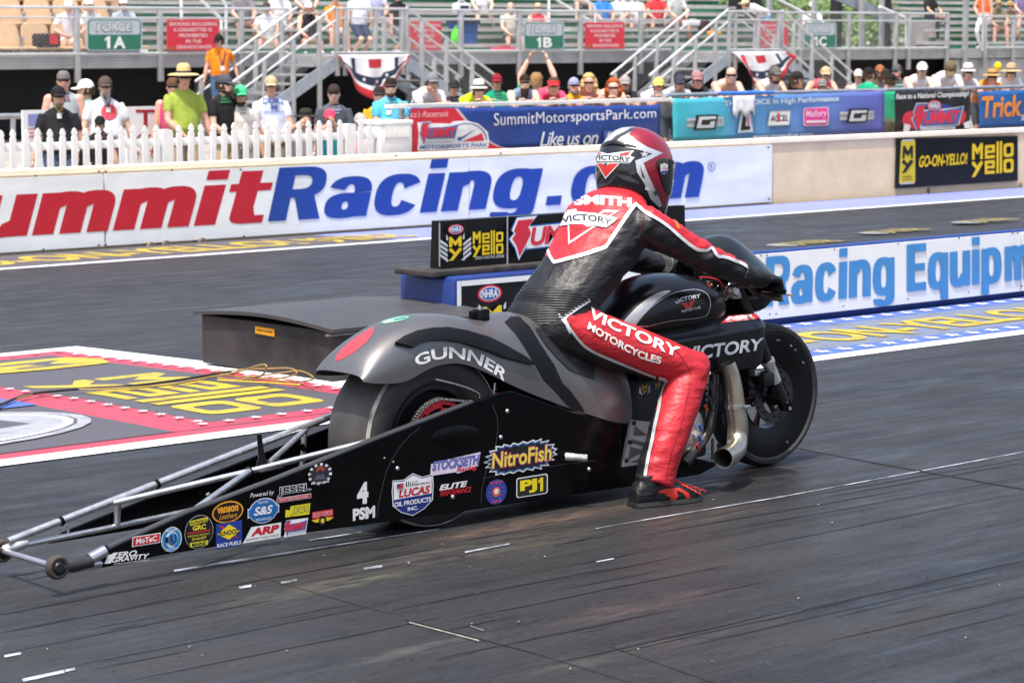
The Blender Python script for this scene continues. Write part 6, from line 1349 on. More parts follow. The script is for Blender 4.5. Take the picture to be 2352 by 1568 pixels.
on_tail('round_sticker', lambda a: (a.poly((120, 200, 150), ell(quad(z3(520, 200), z3(690, 168), z3(540, 168)), .5, .45, .5, .45)), a.poly(WHITE, Z3([(545, 185), (600, 172), (600, 178), (548, 192)])), a.poly((60, 80, 150), Z3([(610, 168), (680, 155), (682, 160), (612, 174)]))))
# model name along the fender arch
def arc_text(a, t, base, h, col, bold=.03, L=3):
    """text on a polyline baseline given in print px; letters stand on the local normal"""
    P = [np.array(p, float) for p in base]; d = [0]
    for p, q in zip(P, P[1:]): d.append(d[-1] + np.linalg.norm(q - p))
    def at_(u):
        s_ = u * d[-1]; i = min(max(np.searchsorted(d, s_) - 1, 0), len(P) - 2); f = (s_ - d[i]) / (d[i + 1] - d[i]); tn = (P[i + 1] - P[i]) / (d[i + 1] - d[i]); return P[i] * (1 - f) + P[i + 1] * f, tn
    def fr(u, v): p, tn = at_(u); n_ = np.array((tn[1], -tn[0])); n_ = n_ * .55 + np.array((0, -1)) * .45; return tuple(p + n_ * h * v)
    a.text(col, t, fr, 0, bold)
def smooth_line(L, k=6): return [tuple(v)[:2] for v in spline([(x, y, 0) for x, y in L], k)]
on_tail('lettering', lambda a: arc_text(a, 'GUNNER', smooth_line(Z3([(742, 458), (800, 440), (880, 416), (960, 410), (1050, 420), (1130, 450), (1210, 495), (1290, 555)])), 27, (250, 250, 250), .025), L=3)
p = onY(1088, 748, YC + .02); mb = MB(); hit = tail_bvh.ray_cast(Vector((p.x, YC - .02, 1.2)), Vector((0, 0, -1)))[0]; mb.lathe([(.034, -.01), (.034, .035), (.030, .040), (0, .040)], hit, 2, blk2, 24); mb.box(hit + Vector((-.05, -.015, .0)), hit + Vector((.0, .015, .036)), blk2, .005); mb.lathe([(.008, .04), (.008, .048), (0, .048)], hit + Vector((-.005, 0, 0)), 2, silv, 12); mb.build('filler_cap', tail, 40)
on_tail('seat_pad', lambda a: a.poly(cfib, Z3([(1478, 222), (1560, 235), (1640, 330), (1720, 430), (1850, 460), (1845, 540), (1760, 510), (1690, 480), (1610, 400), (1540, 320)])), lift=.004)
mb = MB(); mb.lathe([(0, 0), (.013, 0), (.013, .05), (.009, .05), (.009, .01)], onY(*z3(1670, 1016), YN) + Vector((0, .0, 0)), Vector((.55, -.8, -.06)), silv, 20)
p = onY(*z3(1670, 1016), YN); mb = MB(); d = Vector((.62, -.78, -.05)).normalized(); mb.tube([p, p + d * .035], .016, silv, 16); mb.tube([p + d * .035, p + d * .085], .014, mat('knurled_peg', (.36, .36, .35), .5, .7, bump=.5, bs=300), 16); mb.build('foot_peg', bike, 40)
# ---- brake line loop above the chain
mb = MB(); mb.tube(spline([onY(*z3(*q), 7.24) for q in ((860, 536), (960, 560), (1060, 590), (1130, 625), (1140, 655))], 6), .0035, chrome, 8); mb.tube(spline([onY(*z3(*q), 7.26) for q in ((960, 556), (1080, 590), (1190, 610), (1240, 600))], 6), .003, chrome, 8)
mb.tube([onY(*z3(1232, 560), 7.25), onY(*z3(1225, 640), 7.25)], .004, chrome, 8); mb.tube([onY(*z3(1160, 610), 7.25), onY(*z3(1155, 660), 7.25), onY(*z3(1230, 670), 7.25)], .004, chrome, 8); mb.ball(onY(*z3(1243, 632), 7.24), .008, redp_, 10, 7); mb.build('brake_line', bike, 50)
# ---- engine, mount plate, covers
mb = MB(); mb.box((7.10, 7.27, .10), (7.78, 7.50, .46), dkm, .02); mb.box((6.9, 7.26, .12), (7.2, 7.5, .34), blk2, .02); mb.box((7.15, 7.30, .42), (7.70, 7.47, .62), blk2, .03); mb.box((6.52, 7.28, .25), (6.95, 7.48, .40), blk2, .02)
for i in range(7): mb.box((7.52, 7.255, .30 + i * .024), (7.76, 7.505, .308 + i * .024), dkm)
mb.build('engine', bike, 30)
mb = MB(); PL = [onY(x, y, 7.205) for x, y in ((1430, 1071), (1451, 964), (1497, 969), (1520, 1000), (1512, 1068))]; mb.prism(PL, (0, .014, 0), silv); pl_ = mb.build('mount_plate', bike)
a = Art(planeY(7.205), step=.0004); 
for tri in (((1443, 1056), (1448, 1025), (1482, 1035)), ((1455, 1000), (1459, 978), (1488, 1000)), ((1446, 1016), (1452, 1008), (1490, 1018), (1490, 1028)), ((1447, 1062), (1488, 1044), (1492, 1062))): a.poly((95, 97, 98), list(tri))
a.build('relief', pl_); mb = MB()
for x, y in ((1455, 971), (1446, 1015), (1438, 1057), (1500, 975)): mb.lathe([(0, -.006), (.009, -.006), (.009, 0)], onY(x, y, 7.205), 1, dkm, 12)
mb.build('bolts', pl_, 40)
c = Vector((7.60, 7.23, .235)); mb = MB(); mb.lathe([(0, -.03), (.06, -.03), (.085, -.022), (.105, -.005), (.112, .03)], c, 1, silv, 40)
for i in range(8): an = 2 * math.pi * i / 8; mb.lathe([(0, -.012), (.007, -.012), (.007, 0)], c + Vector((math.cos(an) * .098, 0, math.sin(an) * .098)), 1, dkm, 8)
mb.build('clutch_cover', bike, 40)
mb = MB(); mb.tube(spline([onY(1572, 1066, 7.18), onY(1592, 1040, 7.2), onY(1628, 985, 7.22), onY(1640, 905, 7.24), onY(1640, 860, 7.25)], 6), .021, mat('dark_header_pipe', (.09, .08, .075), .35, .85, var=.3), 14); mb.build('header_pipe', bike, 50)
mb = MB(); rg = random.Random(3)
for i in range(9):
    x, y = rg.uniform(1615, 1670), rg.uniform(870, 1040); mb.tube([onY(x, y, 7.2), onY(x + rg.uniform(-8, 8), y + rg.uniform(20, 50), 7.19)], .006, dkm, 8)
for x, y, cc in ((1606, 975, (40, 80, 180)), (1605, 1000, (40, 80, 180)), (1600, 1020, (210, 40, 40)), (1620, 930, (190, 60, 40))): mb.tube([onY(x, y, 7.185), onY(x + 5, y + 14, 7.185)], .006, ink(*cc), 8)
mb.build('hose', bike, 40)
# ---- exhaust
pm = mat('heat_stained_exhaust', (.50, .45, .37), .28, .92, var=.22, vs=9)
path = spline([(7.765, 7.15, .50), (7.782, 7.145, .45), (7.792, 7.14, .39), (7.800, 7.135, .31), (7.808, 7.13, .245), (7.800, 7.125, .195), (7.765, 7.10, .156), (7.70, 7.07, .142), (7.612, 7.03, .140)], 6)
mb = MB(); rs = [  .0295 + .0125 * min(1, i / (len(path) * .45)) for i in range(len(path))]; mb.tube(path, rs, pm, 28, cap=False)
inn = [p for p in path[-14:]]; mb.tube(inn, [r * .94 for r in rs[-14:]], mat('sooty_pipe', (.10, .105, .11), .55, .4), 28, cap=False); ex = mb.build('exhaust', bike, 60)
so_ = MB(); so_.tube([path[17] - Vector((0, 0, -.006)), path[17] + Vector((0, 0, -.008))], .0436, chrome, 24); so_.box(path[17] + Vector((-.01, -.058, -.008)), path[17] + Vector((.03, -.036, .008)), chrome, .003); so_.build('clamp', ex, 40)
rim_ = MB(); n_ = (path[-1] - path[-2]).normalized(); rim_.lathe([(.0395, -.002), (.0424, -.002), (.0424, .002), (.0395, .002)], path[-1], n_, chrome, 28, close=True); rim_.build('outlet_lip', ex, 40)
# ---- tank
tk = [(7.27, .60, .700, .05), (7.30, .60, .745, .095), (7.36, .60, .795, .130), (7.43, .60, .836, .150), (7.52, .60, .860, .162), (7.61, .60, .864, .165), (7.70, .61, .855, .163), (7.78, .62, .838, .155), (7.85, .635, .806, .135), (7.89, .65, .778, .105), (7.912, .665, .745, .06)]
rings = []
for x, zl, zr, w in [(a_, b_, c_, d_ * 1.07) for a_, b_, c_, d_ in tk]:
    zc = zl + (zr - zl) * .45; rg_ = []
    for i in range(24):
        t = 2 * math.pi * i / 24; c, s_ = math.cos(t), math.sin(t); rg_.append((x, YC - w * math.copysign(abs(c) ** .8, c), zc + ((zr - zc) if s_ > 0 else (zc - zl)) * math.copysign(abs(s_) ** .85, s_)))
    rings.append(rg_)
mb = MB(); mb.loft(rings, blk); tank = mb.build('fuel_tank', bike); sd = tank.modifiers.new('s', 'SUBSURF'); sd.levels = sd.render_levels = 2; tank.data.shade_smooth()
dg = bpy.context.evaluated_depsgraph_get(); me_ = bpy.data.meshes.new_from_object(tank.evaluated_get(dg)); tank.modifiers.clear(); tank.data = me_; tank.data.shade_smooth(); tank_bvh = bvh_of(tank)
zr_ = lambda u, v: (1134 + .3125 * u, 272 + .3125 * v)
a = Art(cast(tank_bvh), L=3, lift=.0010, step=.0006); ZR = lambda L: [zr_(*q) for q in L]
silver = mat('silver_flake_paint', (.62, .61, .58), .34, .7, var=.1, vs=40)
outl = smooth_line(ZR([(1030, 1530), (1100, 1440), (1200, 1350), (1300, 1290), (1400, 1262), (1500, 1256), (1565, 1285), (1592, 1340), (1588, 1400), (1560, 1450), (1480, 1470), (1300, 1490), (1130, 1530)]), 4)
a.poly(silver, smooth_line(ZR([(900, 1560), (980, 1460), (1070, 1370), (1170, 1300), (1255, 1268), (1300, 1272), (1220, 1325), (1130, 1410), (1060, 1500), (1020, 1560)]), 4)); a.poly(silver, outl); cx_, cy_ = np.mean(outl, 0); a.poly(blk, [(cx_ + (x - cx_) * .972, cy_ + (y - cy_) * .955) for x, y in outl])
arc_text(a, 'VICTORY', smooth_line([(1551, 701), (1570, 691), (1590, 687), (1608, 684)]), 9, (220, 222, 225), .02)
a.poly((205, 60, 52), ZR([(1378, 1358), (1412, 1352), (1428, 1378), (1436, 1346), (1472, 1332), (1450, 1402), (1412, 1404)])); a.text((205, 208, 210), 'MOTORCYCLES', quad(zr_(1378, 1426), zr_(1515, 1396), zr_(1376, 1408), zr_(1512, 1378)), 0, .015)
a.build('emblem', tank)
# ---- front cowl: side pods, nose, windscreen
mb = MB()
ring_ = lambda x, zb, zs, zt, w: [(x, YC - w, zb), (x, YC - w - .004, zs), (x, YC - w * .72, zt), (x, YC, zt + .012), (x, YC + w * .72, zt), (x, YC + w + .004, zs), (x, YC + w, zb)]
mb.loft([ring_(7.36, .475, .595, .640, .175), ring_(7.46, .468, .604, .652, .182), ring_(7.67, .464, .612, .668, .184), ring_(7.90, .455, .620, .676, .180), ring_(8.00, .452, .624, .676, .176), ring_(8.045, .475, .626, .672, .168), ring_(8.075, .56, .630, .664, .150), ring_(8.105, .61, .630, .650, .11)], blk, cap=True, closed=True)
cowl = mb.build('front_cowl', bike); bv_ = cowl.modifiers.new('b', 'BEVEL'); bv_.width = .010; bv_.segments = 3; bv_.limit_method = 'ANGLE'; bv_.angle_limit = R(28); cowl.data.shade_smooth(); cowl.data.set_sharp_from_angle(angle=R(50))
cb = bvh_of(cowl); a = Art(cast(cb), L=8, lift=.0016, step=.0006)
a.text((245, 245, 245), 'VICTORY', quad((1572, 831), (1752, 803), (1572, 797), (1754, 775)), .12, .028)
f = quad((1690, 739), (1746, 733), (1694, 724), (1738, 719)); a.poly((215, 45, 50), pts(f, (-.62, .0), (1.0, .1), (1.05, .5), (.8, .95), (-.5, 1.0))); a.text(WHITE, 'MSR', sub(f, -.5, .30, .78, .88), .1, .05); a.text((235, 235, 235), 'MATT SMITH RACING', sub(f, -.4, .02, .75, .2), .1)
a.build('lettering', cowl)
mb = MB(); nose = [(7.97, .69, .77, .11), (8.04, .662, .805, .14), (8.13, .662, .812, .135), (8.23, .705, .795, .085), (8.29, .735, .782, .05), (8.325, .757, .770, .02)]
mb.loft([[(x, YC - w * math.cos(2 * math.pi * i / 18), (zb + zt) / 2 + (zt - zb) / 2 * math.sin(2 * math.pi * i / 18)) for i in range(18)] for x, zb, zt, w in nose], blk); mb.build('nose', cowl, 60)
sm = bpy.data.materials.new('smoked_screen'); sm.use_nodes = True; b_ = sm.node_tree.nodes['Principled BSDF']; b_.inputs['Base Color'].default_value = (.010, .010, .007, 1); b_.inputs['Roughness'].default_value = .06; b_.inputs['Alpha'].default_value = .90; b_.inputs['Coat Weight'].default_value = .5
prof = [(7.86, .985, .085), (7.94, 1.003, .105), (8.01, .994, .125), (8.08, .958, .140), (8.16, .900, .150), (8.24, .842, .130), (8.30, .795, .09), (8.335, .766, .03)]
rings = []
for x, zt, w in prof:
    dep = min(.17, .05 + (zt - .766) * .8 + .02); rings.append([(x - (.05 if abs(math.cos(math.pi * i / 16)) > .9 else 0) * 0 - .10 * abs(math.cos(math.pi * i / 16)) ** 2 * (1 if x < 8.2 else .3), YC - w * math.cos(math.pi * i / 16), zt - dep * (1 - math.sin(math.pi * i / 16))) for i in range(17)])
mb = MB(); mb.loft(rings, sm, cap=False, closed=False); ws = mb.build('windscreen', cowl, fix=True); sd = ws.modifiers.new('s', 'SUBSURF'); sd.levels = sd.render_levels = 2; so_ = ws.modifiers.new('t', 'SOLIDIFY'); so_.thickness = .004; ws.data.shade_smooth()
# ---- bars, controls, cockpit wiring
mb = MB(); mb.tube(spline([(7.935, YC - .31, .795), (7.945, YC - .15, .80), (7.99, YC, .78), (7.97, YC + .15, .80), (7.99, YC + .30, .795)], 6), .012, dkm, 12); bars = mb.build('handlebar', bike, 50)
mb = MB(); mb.tube([(7.945, YC - .20, .797), (7.93, YC - .345, .792)], .0165, blk2, 14); mb.tube([(7.93, YC - .345, .792), (7.928, YC - .385, .790)], .012, blk2, 12); mb.build('grip', bars, 40); mb = MB(); mb.tube([(7.975, YC + .18, .797), (7.995, YC + .31, .793)], .0165, blk2, 14); mb.build('grip', bars, 40)
mb = MB(); mb.tube(spline([(8.0, YC - .16, .79), (8.05, YC - .22, .775), (8.04, YC - .33, .765)], 5), .006, silv, 8); mb.build('lever', bars, 50)
mb = MB(); mb.box((7.89, YC - .07, .77), (7.95, YC + .05, .83), dkm, .01); mb.box((7.92, YC - .12, .74), (7.97, YC - .06, .79), silv, .008); mb.tube([(7.90, YC - .02, .80), (7.94, YC - .02, .85)], .012, silv, 10); mb.box((7.86, YC - .03, .80), (7.90, YC + .03, .82), silv, .004); mb.lathe([(0, -.02), (.024, -.02), (.024, .02), (0, .02)], (7.97, YC + .05, .815), Vector((-1, 0, .3)), dkm, 16); mb.build('triple_clamp', bike, 30)
mb = MB(); rg = random.Random(11)
for i in range(11):
    p = onY(rg.uniform(1605, 1690), rg.uniform(630, 700), 7.28); q_ = onY(rg.uniform(1620, 1700), rg.uniform(650, 715), 7.26); m_ = (p + q_) / 2 + Vector((rg.uniform(-.02, .02), -.02, rg.uniform(-.03, .03))); mb.tube(spline([p, m_, q_], 5), .0026, rg.choice([ink(215, 40, 50), dkm, dkm, blk2, chrome, ink(200, 160, 40)]), 6)
mb.build('wiring', bike, 50)
# ================================================================ STICKERS on the near panel
def sticker(name, cx, cy, w, h, draw, sl=None): a = Art(planeY(YN), step=.0005, lift=.0014); draw(a, slant(cx, cy, w, h, sl)); o = a.build('sticker', npan); o['label'] = name
DX = lambda u, v: (.3665 * u, 862 + .3665 * v)
def at2(u, v): return DX(u, v)
W2 = WHITE
def s_zero(a, f): a.text(W2, 'ZERO', sub(f, .12, .50, .72, 1), .3, .03); a.text(W2, 'GRAVITY', sub(f, .16, .14, 1, .58), .3, .03); a.poly(W2, pts(f, (0, .12), (.14, .12), (.28, .9), (.08, .88))); a.text(W2, 'WORLD CLASS WINDSCREENS', sub(f, .2, -.06, 1, .04))
sticker('white racing windscreen lettering sticker', 292, 1278, 104, 26, s_zero, -.12)
def s_motec(a, f): a.poly(W2, pts(f, (0, 0), (.98, 0), (1, 1), (.02, 1))); a.poly((212, 40, 52), pts(f, (.03, .09), (.96, .09), (.975, .91), (.045, .91))); a.text(W2, 'MoTeC', sub(f, .14, .22, .88, .78), .12, .03)
sticker('red and white bordered sticker', 336, 1239, 66, 23, s_motec)
def s_spring(a, f): a.poly(W2, ell(f)); a.poly((40, 140, 205), ell(f, .5, .5, .46, .47)); a.poly(W2, ell(f, .5, .5, .30, .32)); a.poly((70, 150, 205), ell(f, .55, .5, .24, .26)); a.text(W2, 'RACING', sub(f, .25, .82, .75, .92), 0, .02); a.text(W2, 'VALVE SPRINGS', sub(f, .2, .07, .8, .16)); a.text((30, 60, 110), 'R3', sub(f, .42, .36, .75, .68), 0, .03); a.poly(BLACK, pts(f, (.2, .38), (.34, .38), (.34, .62), (.2, .62))); [a.poly(BLACK, rect(f, .5 + .07 * (i % 3), .26 + .05 * (i // 3), .535 + .07 * (i % 3), .30 + .05 * (i // 3))) for i in range(6)]
sticker('round light blue valve spring sticker', 394, 1238, 47, 57, s_spring)
def s_grc(a, f): a.poly((200, 200, 195), ell(f)); a.poly(BLACK, ell(f, .5, .5, .485, .485)); a.poly((225, 215, 50), pts(f, (.2, .72), (.8, .77), (.82, .90), (.18, .86))); a.text(BLACK, 'ELLSWORTH', sub(f, .22, .76, .78, .85), 0, .02); a.text((240, 215, 40), 'GRC', sub(f, .28, .56, .74, .71), 0, .04); a.poly((190, 40, 40), rect(f, .1, .48, .9, .53)); a.text((235, 220, 60), 'PERFORMANCE CRANKSHAFTS', sub(f, .12, .38, .88, .44)); a.text((235, 220, 60), '207-664-0377', sub(f, .25, .27, .75, .35), 0, .02); a.poly((225, 215, 50), pts(f, (.2, .08), (.8, .08), (.82, .22), (.18, .22))); a.text(BLACK, 'MAINE', sub(f, .26, .09, .74, .2), 0, .03)
sticker('round black and yellow crankshaft sticker', 457, 1221, 66, 78, s_grc)
def s_vanson(a, f): a.poly((245, 165, 30), ell(f)); a.poly(BLACK, ell(f, .5, .5, .455, .43)); a.text((250, 170, 35), 'vanson', sub(f, .16, .48, .84, .76), 0, .04); a.text((250, 170, 35), 'Leathers', sub(f, .24, .2, .80, .44), .3, .0)
sticker('oval orange and black leather maker sticker', 523, 1175, 72, 50, s_vanson)
def s_sunoco(a, f): a.poly((28, 62, 150), rect(f)); a.poly((215, 45, 45), pts(f, (.1, .90), (.22, .90), (.84, .36), (.72, .34))); a.poly((245, 215, 40), pts(f, (.05, .58), (.5, .90), (.93, .58), (.5, .30))); a.text((20, 25, 60), 'SUNOCO', sub(f, .10, .50, .88, .68), .08, .03); a.text(W2, 'RACE FUELS', sub(f, .04, .05, .96, .2), .1, .02)
sticker('square blue and yellow race fuel sticker', 526, 1227, 60, 58, s_sunoco)
def s_ss(a, f):
    a.poly((235, 240, 245), ell(f, .5, .5, .46, .5)); a.poly((235, 240, 245), pts(f, (0, .28), (1, .34), (1, .66), (0, .66))); a.poly((30, 110, 180), ell(f, .5, .5, .43, .46)); a.poly((30, 110, 180), pts(f, (.03, .33), (.97, .38), (.97, .62), (.03, .62))); a.text(W2, 'S&S', sub(f, .2, .34, .8, .68), .25, .03); a.text(W2, 'PROVEN', sub(f, .34, .78, .66, .88)); a.text(W2, 'PERFORMANCE', sub(f, .26, .12, .74, .21)); a.text(W2, 'Powered by', sub(f, .08, 1.03, .84, 1.26), .25)
sticker('blue badge sticker with white script', 605, 1172, 72, 58, s_ss)
def s_jesel(a, f): a.text(W2, 'JESEL', sub(f, .02, .34, 1.0, 1.0), 0, .05); a.text(BLACK, 'JESEL', sub(f, .035, .375, .985, .965), 0, .012); a.poly(W2, rect(f, 0, 0, 1, .30)); a.poly((200, 40, 50), rect(f, .01, .03, .99, .27)); a.text(W2, 'VALVE TRAIN INNOVATION', sub(f, .08, .08, .92, .22))
sticker('black on white valve train sticker with red bar', 675, 1131, 79, 36, s_jesel)
def s_jegs(a, f): a.poly((235, 220, 40), pts(f, (0, .1), (.95, .05), (1, .95), (.22, .95), (.18, .62), (.02, .72))); a.text((20, 40, 60), 'JEGS', sub(f, .22, .16, .95, .86), .18, .05); a.text((250, 235, 60), 'JEGS', sub(f, .235, .2, .935, .82), .18, .015)
sticker('yellow slanted parts shop sticker', 684, 1172, 58, 28, s_jegs)
def s_arp(a, f): a.poly(W2, pts(f, (0, 0), (.98, .0), (1, 1), (.22, 1))); a.text((205, 30, 45), 'ARP', sub(f, .2, .38, .95, .9), .2, .06); a.text((20, 20, 20), 'automotive racing products', sub(f, .08, .08, .94, .30), .1)
sticker('white wedge fastener sticker with red letters', 602, 1223, 88, 34, s_arp)
def s_summit(a, f): a.poly(W2, pts(f, (0, 0), (.9, 0), (1, .95), (.14, 1))); summit_logo(a, sub(f, .04, .05, .96, .97), W2, (60, 110, 180))
sticker('small white lightning bolt sticker', 680, 1210, 56, 38, s_summit)
def s_mt(a, f): a.poly((215, 50, 60), pts(f, (.04, .50), (.96, .50), (.96, .95), (.04, .95))); a.text((245, 200, 200), 'MICKEY THOMPSON', sub(f, .08, .58, .92, .88)); a.poly((235, 205, 40), pts(f, (0, .42), (.35, .48), (.65, .48), (1, .42), (.8, .25), (.2, .25))); a.poly(BLACK, ell(f, .5, .30, .17, .32)); a.poly((235, 205, 40), ell(f, .5, .30, .08, .16))
sticker('small winged yellow and red tyre sticker', 741, 1188, 52, 36, s_mt)
def s_devil(a, f):
    for i in range(24):
        a0 = R(i * 15); a.poly(W2 if i % 2 else (25, 25, 28), [f(.5 + r_ * math.cos(t), .5 + r_ * math.sin(t)) for r_, t in ((.5, a0), (.5, a0 + R(15)), (.37, a0 + R(15)), (.37, a0))])
    a.poly((40, 44, 56), ell(f, .5, .5, .38, .38)); a.poly((180, 70, 45), pts(f, (.3, .62), (.42, .85), (.62, .85), (.72, .62))); a.poly((90, 95, 110), pts(f, (.25, .25), (.75, .25), (.6, .55), (.4, .55))); a.poly((60, 40, 38), ell(f, .5, .58, .11, .12)); a.text(W2, '419-202-5400', sub(f, .12, .06, .88, .15), 0, .02)
sticker('round sticker with checkered border', 735, 1088, 55, 50, s_devil)
a = Art(planeY(YN), step=.0005, lift=.0014); a.text((235, 235, 230), '4', slant(833, 1132, 26, 50), 0, .06); a.text((235, 235, 230), 'PSM', slant(836, 1178, 51, 28), 0, .05); a.build('race_number', npan)
def s_lucas(a, f):
    sh = [(.5, 1), (.72, .88), (.98, .90), (1, .66), (.98, .30), (.78, .12), (.5, 0), (.22, .12), (.02, .30), (0, .66), (.02, .90), (.28, .88)]
    g = lambda k: [f(.5 + (u - .5) * k, .5 + (v - .5) * k) for u, v in sh]
    a.poly(W2, g(1.0)); a.poly((30, 50, 130), g(.955)); a.poly(W2, [f(u, v) for u, v in ((.05, .44), (.95, .46), (.955, .86), (.72, .84), (.5, .95), (.28, .84), (.045, .86))])
    a.text((200, 30, 45), 'LUCAS', sub(f, .16, .47, .92, .66), .2, .04); a.text(W2, 'OIL PRODUCTS', sub(f, .06, .27, .94, .38), 0, .03); a.text(W2, 'INC.', sub(f, .38, .13, .62, .22), 0, .03); a.text((40, 40, 40), 'HI-', sub(f, .54, .77, .64, .81)); a.text((40, 40, 40), 'PERFORMANCE', sub(f, .54, .70, .92, .745), 0, .02)
    a.poly((200, 60, 75), rect(f, .12, .68, .28, .80)); a.poly((50, 70, 140), rect(f, .12, .74, .20, .80)); [a.poly((30, 30, 30), rect(f, .34 + .05 * (i % 4), .70 + .03 * (i // 4), .365 + .05 * (i % 4), .728 + .03 * (i // 4))) for i in range(14)]
sticker('large shield shaped oil sticker in white and blue', 948, 1135, 96, 98, s_lucas)
def s_stock(a, f): a.poly((235, 220, 240), pts(f, (0, .1), (.5, .1), (.55, .0), (.95, .25), (1, 1), (.2, .82), (.02, .74))); a.text((60, 70, 150), 'STOCKSETH', sub(f, .04, .34, .98, .88), .2, .05); a.text((120, 130, 200), 'STOCKSETH', sub(f, .05, .37, .97, .85), .2, .015); a.text((205, 45, 75), 'Racing', sub(f, .52, .02, .94, .34), .3, .03)
sticker('white and violet team name sticker', 1046, 1067, 116, 42, s_stock)
def s_nitro(a, f):
    rg = random.Random(2); out = []
    for i in range(46): t = 2 * math.pi * i / 46; k = 1.0 if i % 2 else .80 + .1 * rg.random(); out.append((.5 + .52 * k * math.cos(t) * (1.0), .5 + .62 * k * max(-1, min(1, 1.3 * math.sin(t)))))
    a.poly(W2, [f(*q) for q in out]); a.poly((50, 90, 150), [f(.5 + (u - .5) * .95, .5 + (v - .5) * .90) for u, v in out]); a.poly((30, 25, 30), [f(.5 + (u - .5) * .90, .5 + (v - .5) * .78) for u, v in out])
    a.text((190, 60, 130), 'NitroFish', sub(f, .09, .16, .94, .86), .06, .05); a.text((245, 225, 80), 'NitroFish', sub(f, .10, .20, .93, .83), .06, .02)
sticker('spiky yellow and pink lettered sticker', 1196, 1049, 164, 58, s_nitro)
def s_elite(a, f): a.text(W2, 'ELITE', sub(f, .0, .52, .88, .95), .25, .04); a.text((205, 40, 50), 'PERFORMANCE', sub(f, .02, .05, 1, .45), .3, .02); a.poly((205, 40, 50), pts(f, (.02, .48), (.9, .50), (.9, .52), (.02, .5)))
sticker('white and red performance lettering sticker', 1046, 1121, 74, 30, s_elite)
def s_bear(a, f): a.poly((40, 70, 165), ell(f)); a.poly((230, 110, 70), ell(f, .5, .5, .2, .2)); [a.poly((200, 90, 80), ell(f, .5 + .33 * math.cos(R(i * 30)), .5 + .33 * math.sin(R(i * 30)), .03, .03, 10)) for i in range(12)]; a.text((225, 80, 70), 'BEARINGS.COM', sub(f, .2, .84, .8, .93), 0, .02); a.text((225, 80, 70), 'WORLDWIDE', sub(f, .25, .07, .75, .16), 0, .02); a.poly((240, 235, 230), ell(f, .5, .52, .11, .11))
sticker('round blue and orange bearing sticker', 1140, 1129, 48, 58, s_bear)
def s_pj(a, f): a.poly(W2, rrect(f, 0, 0, 1, 1, .08, .12)); a.poly((35, 40, 36), rrect(f, .03, .05, .97, .95, .07, .1)); a.text((250, 225, 30), 'PJ', sub(f, .12, .16, .66, .84), 0, .05); one(a, (250, 225, 30), sub(f, .69, .16, .86, .84))
sticker('yellow on black framed lubricant sticker', 1222, 1115, 72, 46, s_pj)
a = Art(planeY(7.27), step=.0005, lift=.002)
my_shield(a, slant(1481, 890, 26, 32)); a.text((215, 180, 40), 'YF', slant(1510, 886, 14, 14), .1, .02); mb = MB(); p0, p1 = onY(1462, 905, 7.275), onY(1530, 870, 7.275); mb.box((p0.x, 7.272, p0.z - .02), (p1.x, 7.30, p1.z + .03), blk2); sp_ = mb.build('seat_support', bike); a.build('sticker', sp_)
# ================================================================ RIDER
from mathutils import noise as mnoise
def leather(name, col, rough=.46):
    m = mat(name, col, rough, var=.14, vs=14)
    m.node_tree.nodes['Principled BSDF'].inputs['Specular IOR Level'].default_value = .42
    nt = m.node_tree; n = nt.nodes; l = nt.links; tc = n.new('ShaderNodeTexCoord'); hs = []
    for sc, st, w in ((6, (1, 1, 2.2), 1.0), (20, (1, 1, 1.9), .42), (60, (1, 1, 1.4), .10), (260, (1, 1, 1), .03)):
        mp = n.new('ShaderNodeMapping'); mp.inputs['Scale'].default_value = st; mp.inputs['Rotation'].default_value = (.2, .5, .1); z = n.new('ShaderNodeTexNoise'); z.inputs['Scale'].default_value = sc; z.inputs['Detail'].default_value = 3; z.inputs['Distortion'].default_value = .6
        l.new(tc.outputs['Object'], mp.inputs[0]); l.new(mp.outputs[0], z.inputs[0]); k = n.new('ShaderNodeMath'); k.operation = 'MULTIPLY'; k.inputs[1].default_value = w; l.new(z.outputs['Fac'], k.inputs[0]); hs.append(k.outputs[0])
    a = n.new('ShaderNodeMath'); l.new(hs[0], a.inputs[0]); l.new(hs[1], a.inputs[1]); a2 = n.new('ShaderNodeMath'); l.new(a.outputs[0], a2.inputs[0]); l.new(hs[3], a2.inputs[1]); b = n.new('ShaderNodeMath'); l.new(a2.outputs[0], b.inputs[0]); l.new(hs[2], b.inputs[1])
    bp = n.new('ShaderNodeBump'); bp.inputs['Strength'].default_value = .62; bp.inputs['Distance'].default_value = .018; l.new(b.outputs[0], bp.inputs['Height']); l.new(bp.outputs[0], n['Principled BSDF'].inputs['Normal']); return m
LK = leather('black_leather', (.011, .011, .012)); LRd = leather('red_leather', (.44, .017, .026), .47); LW = leather('white_leather', (.74, .74, .74), .4)
pip = mat('silver_piping', (.62, .62, .63), .3, .35, var=.1, vs=60)
rider = empty('person', (7.0, 7.38, 0), 'person in red and black racing leathers and full face helmet astride the motorcycle', 'person')
V = Vector
mb = MB()
def sect(c, ax, bx, a, b, n=22): return [c + ax * (a * math.cos(2 * math.pi * i / n)) + bx * (b * math.sin(2 * math.pi * i / n)) for i in range(n)]
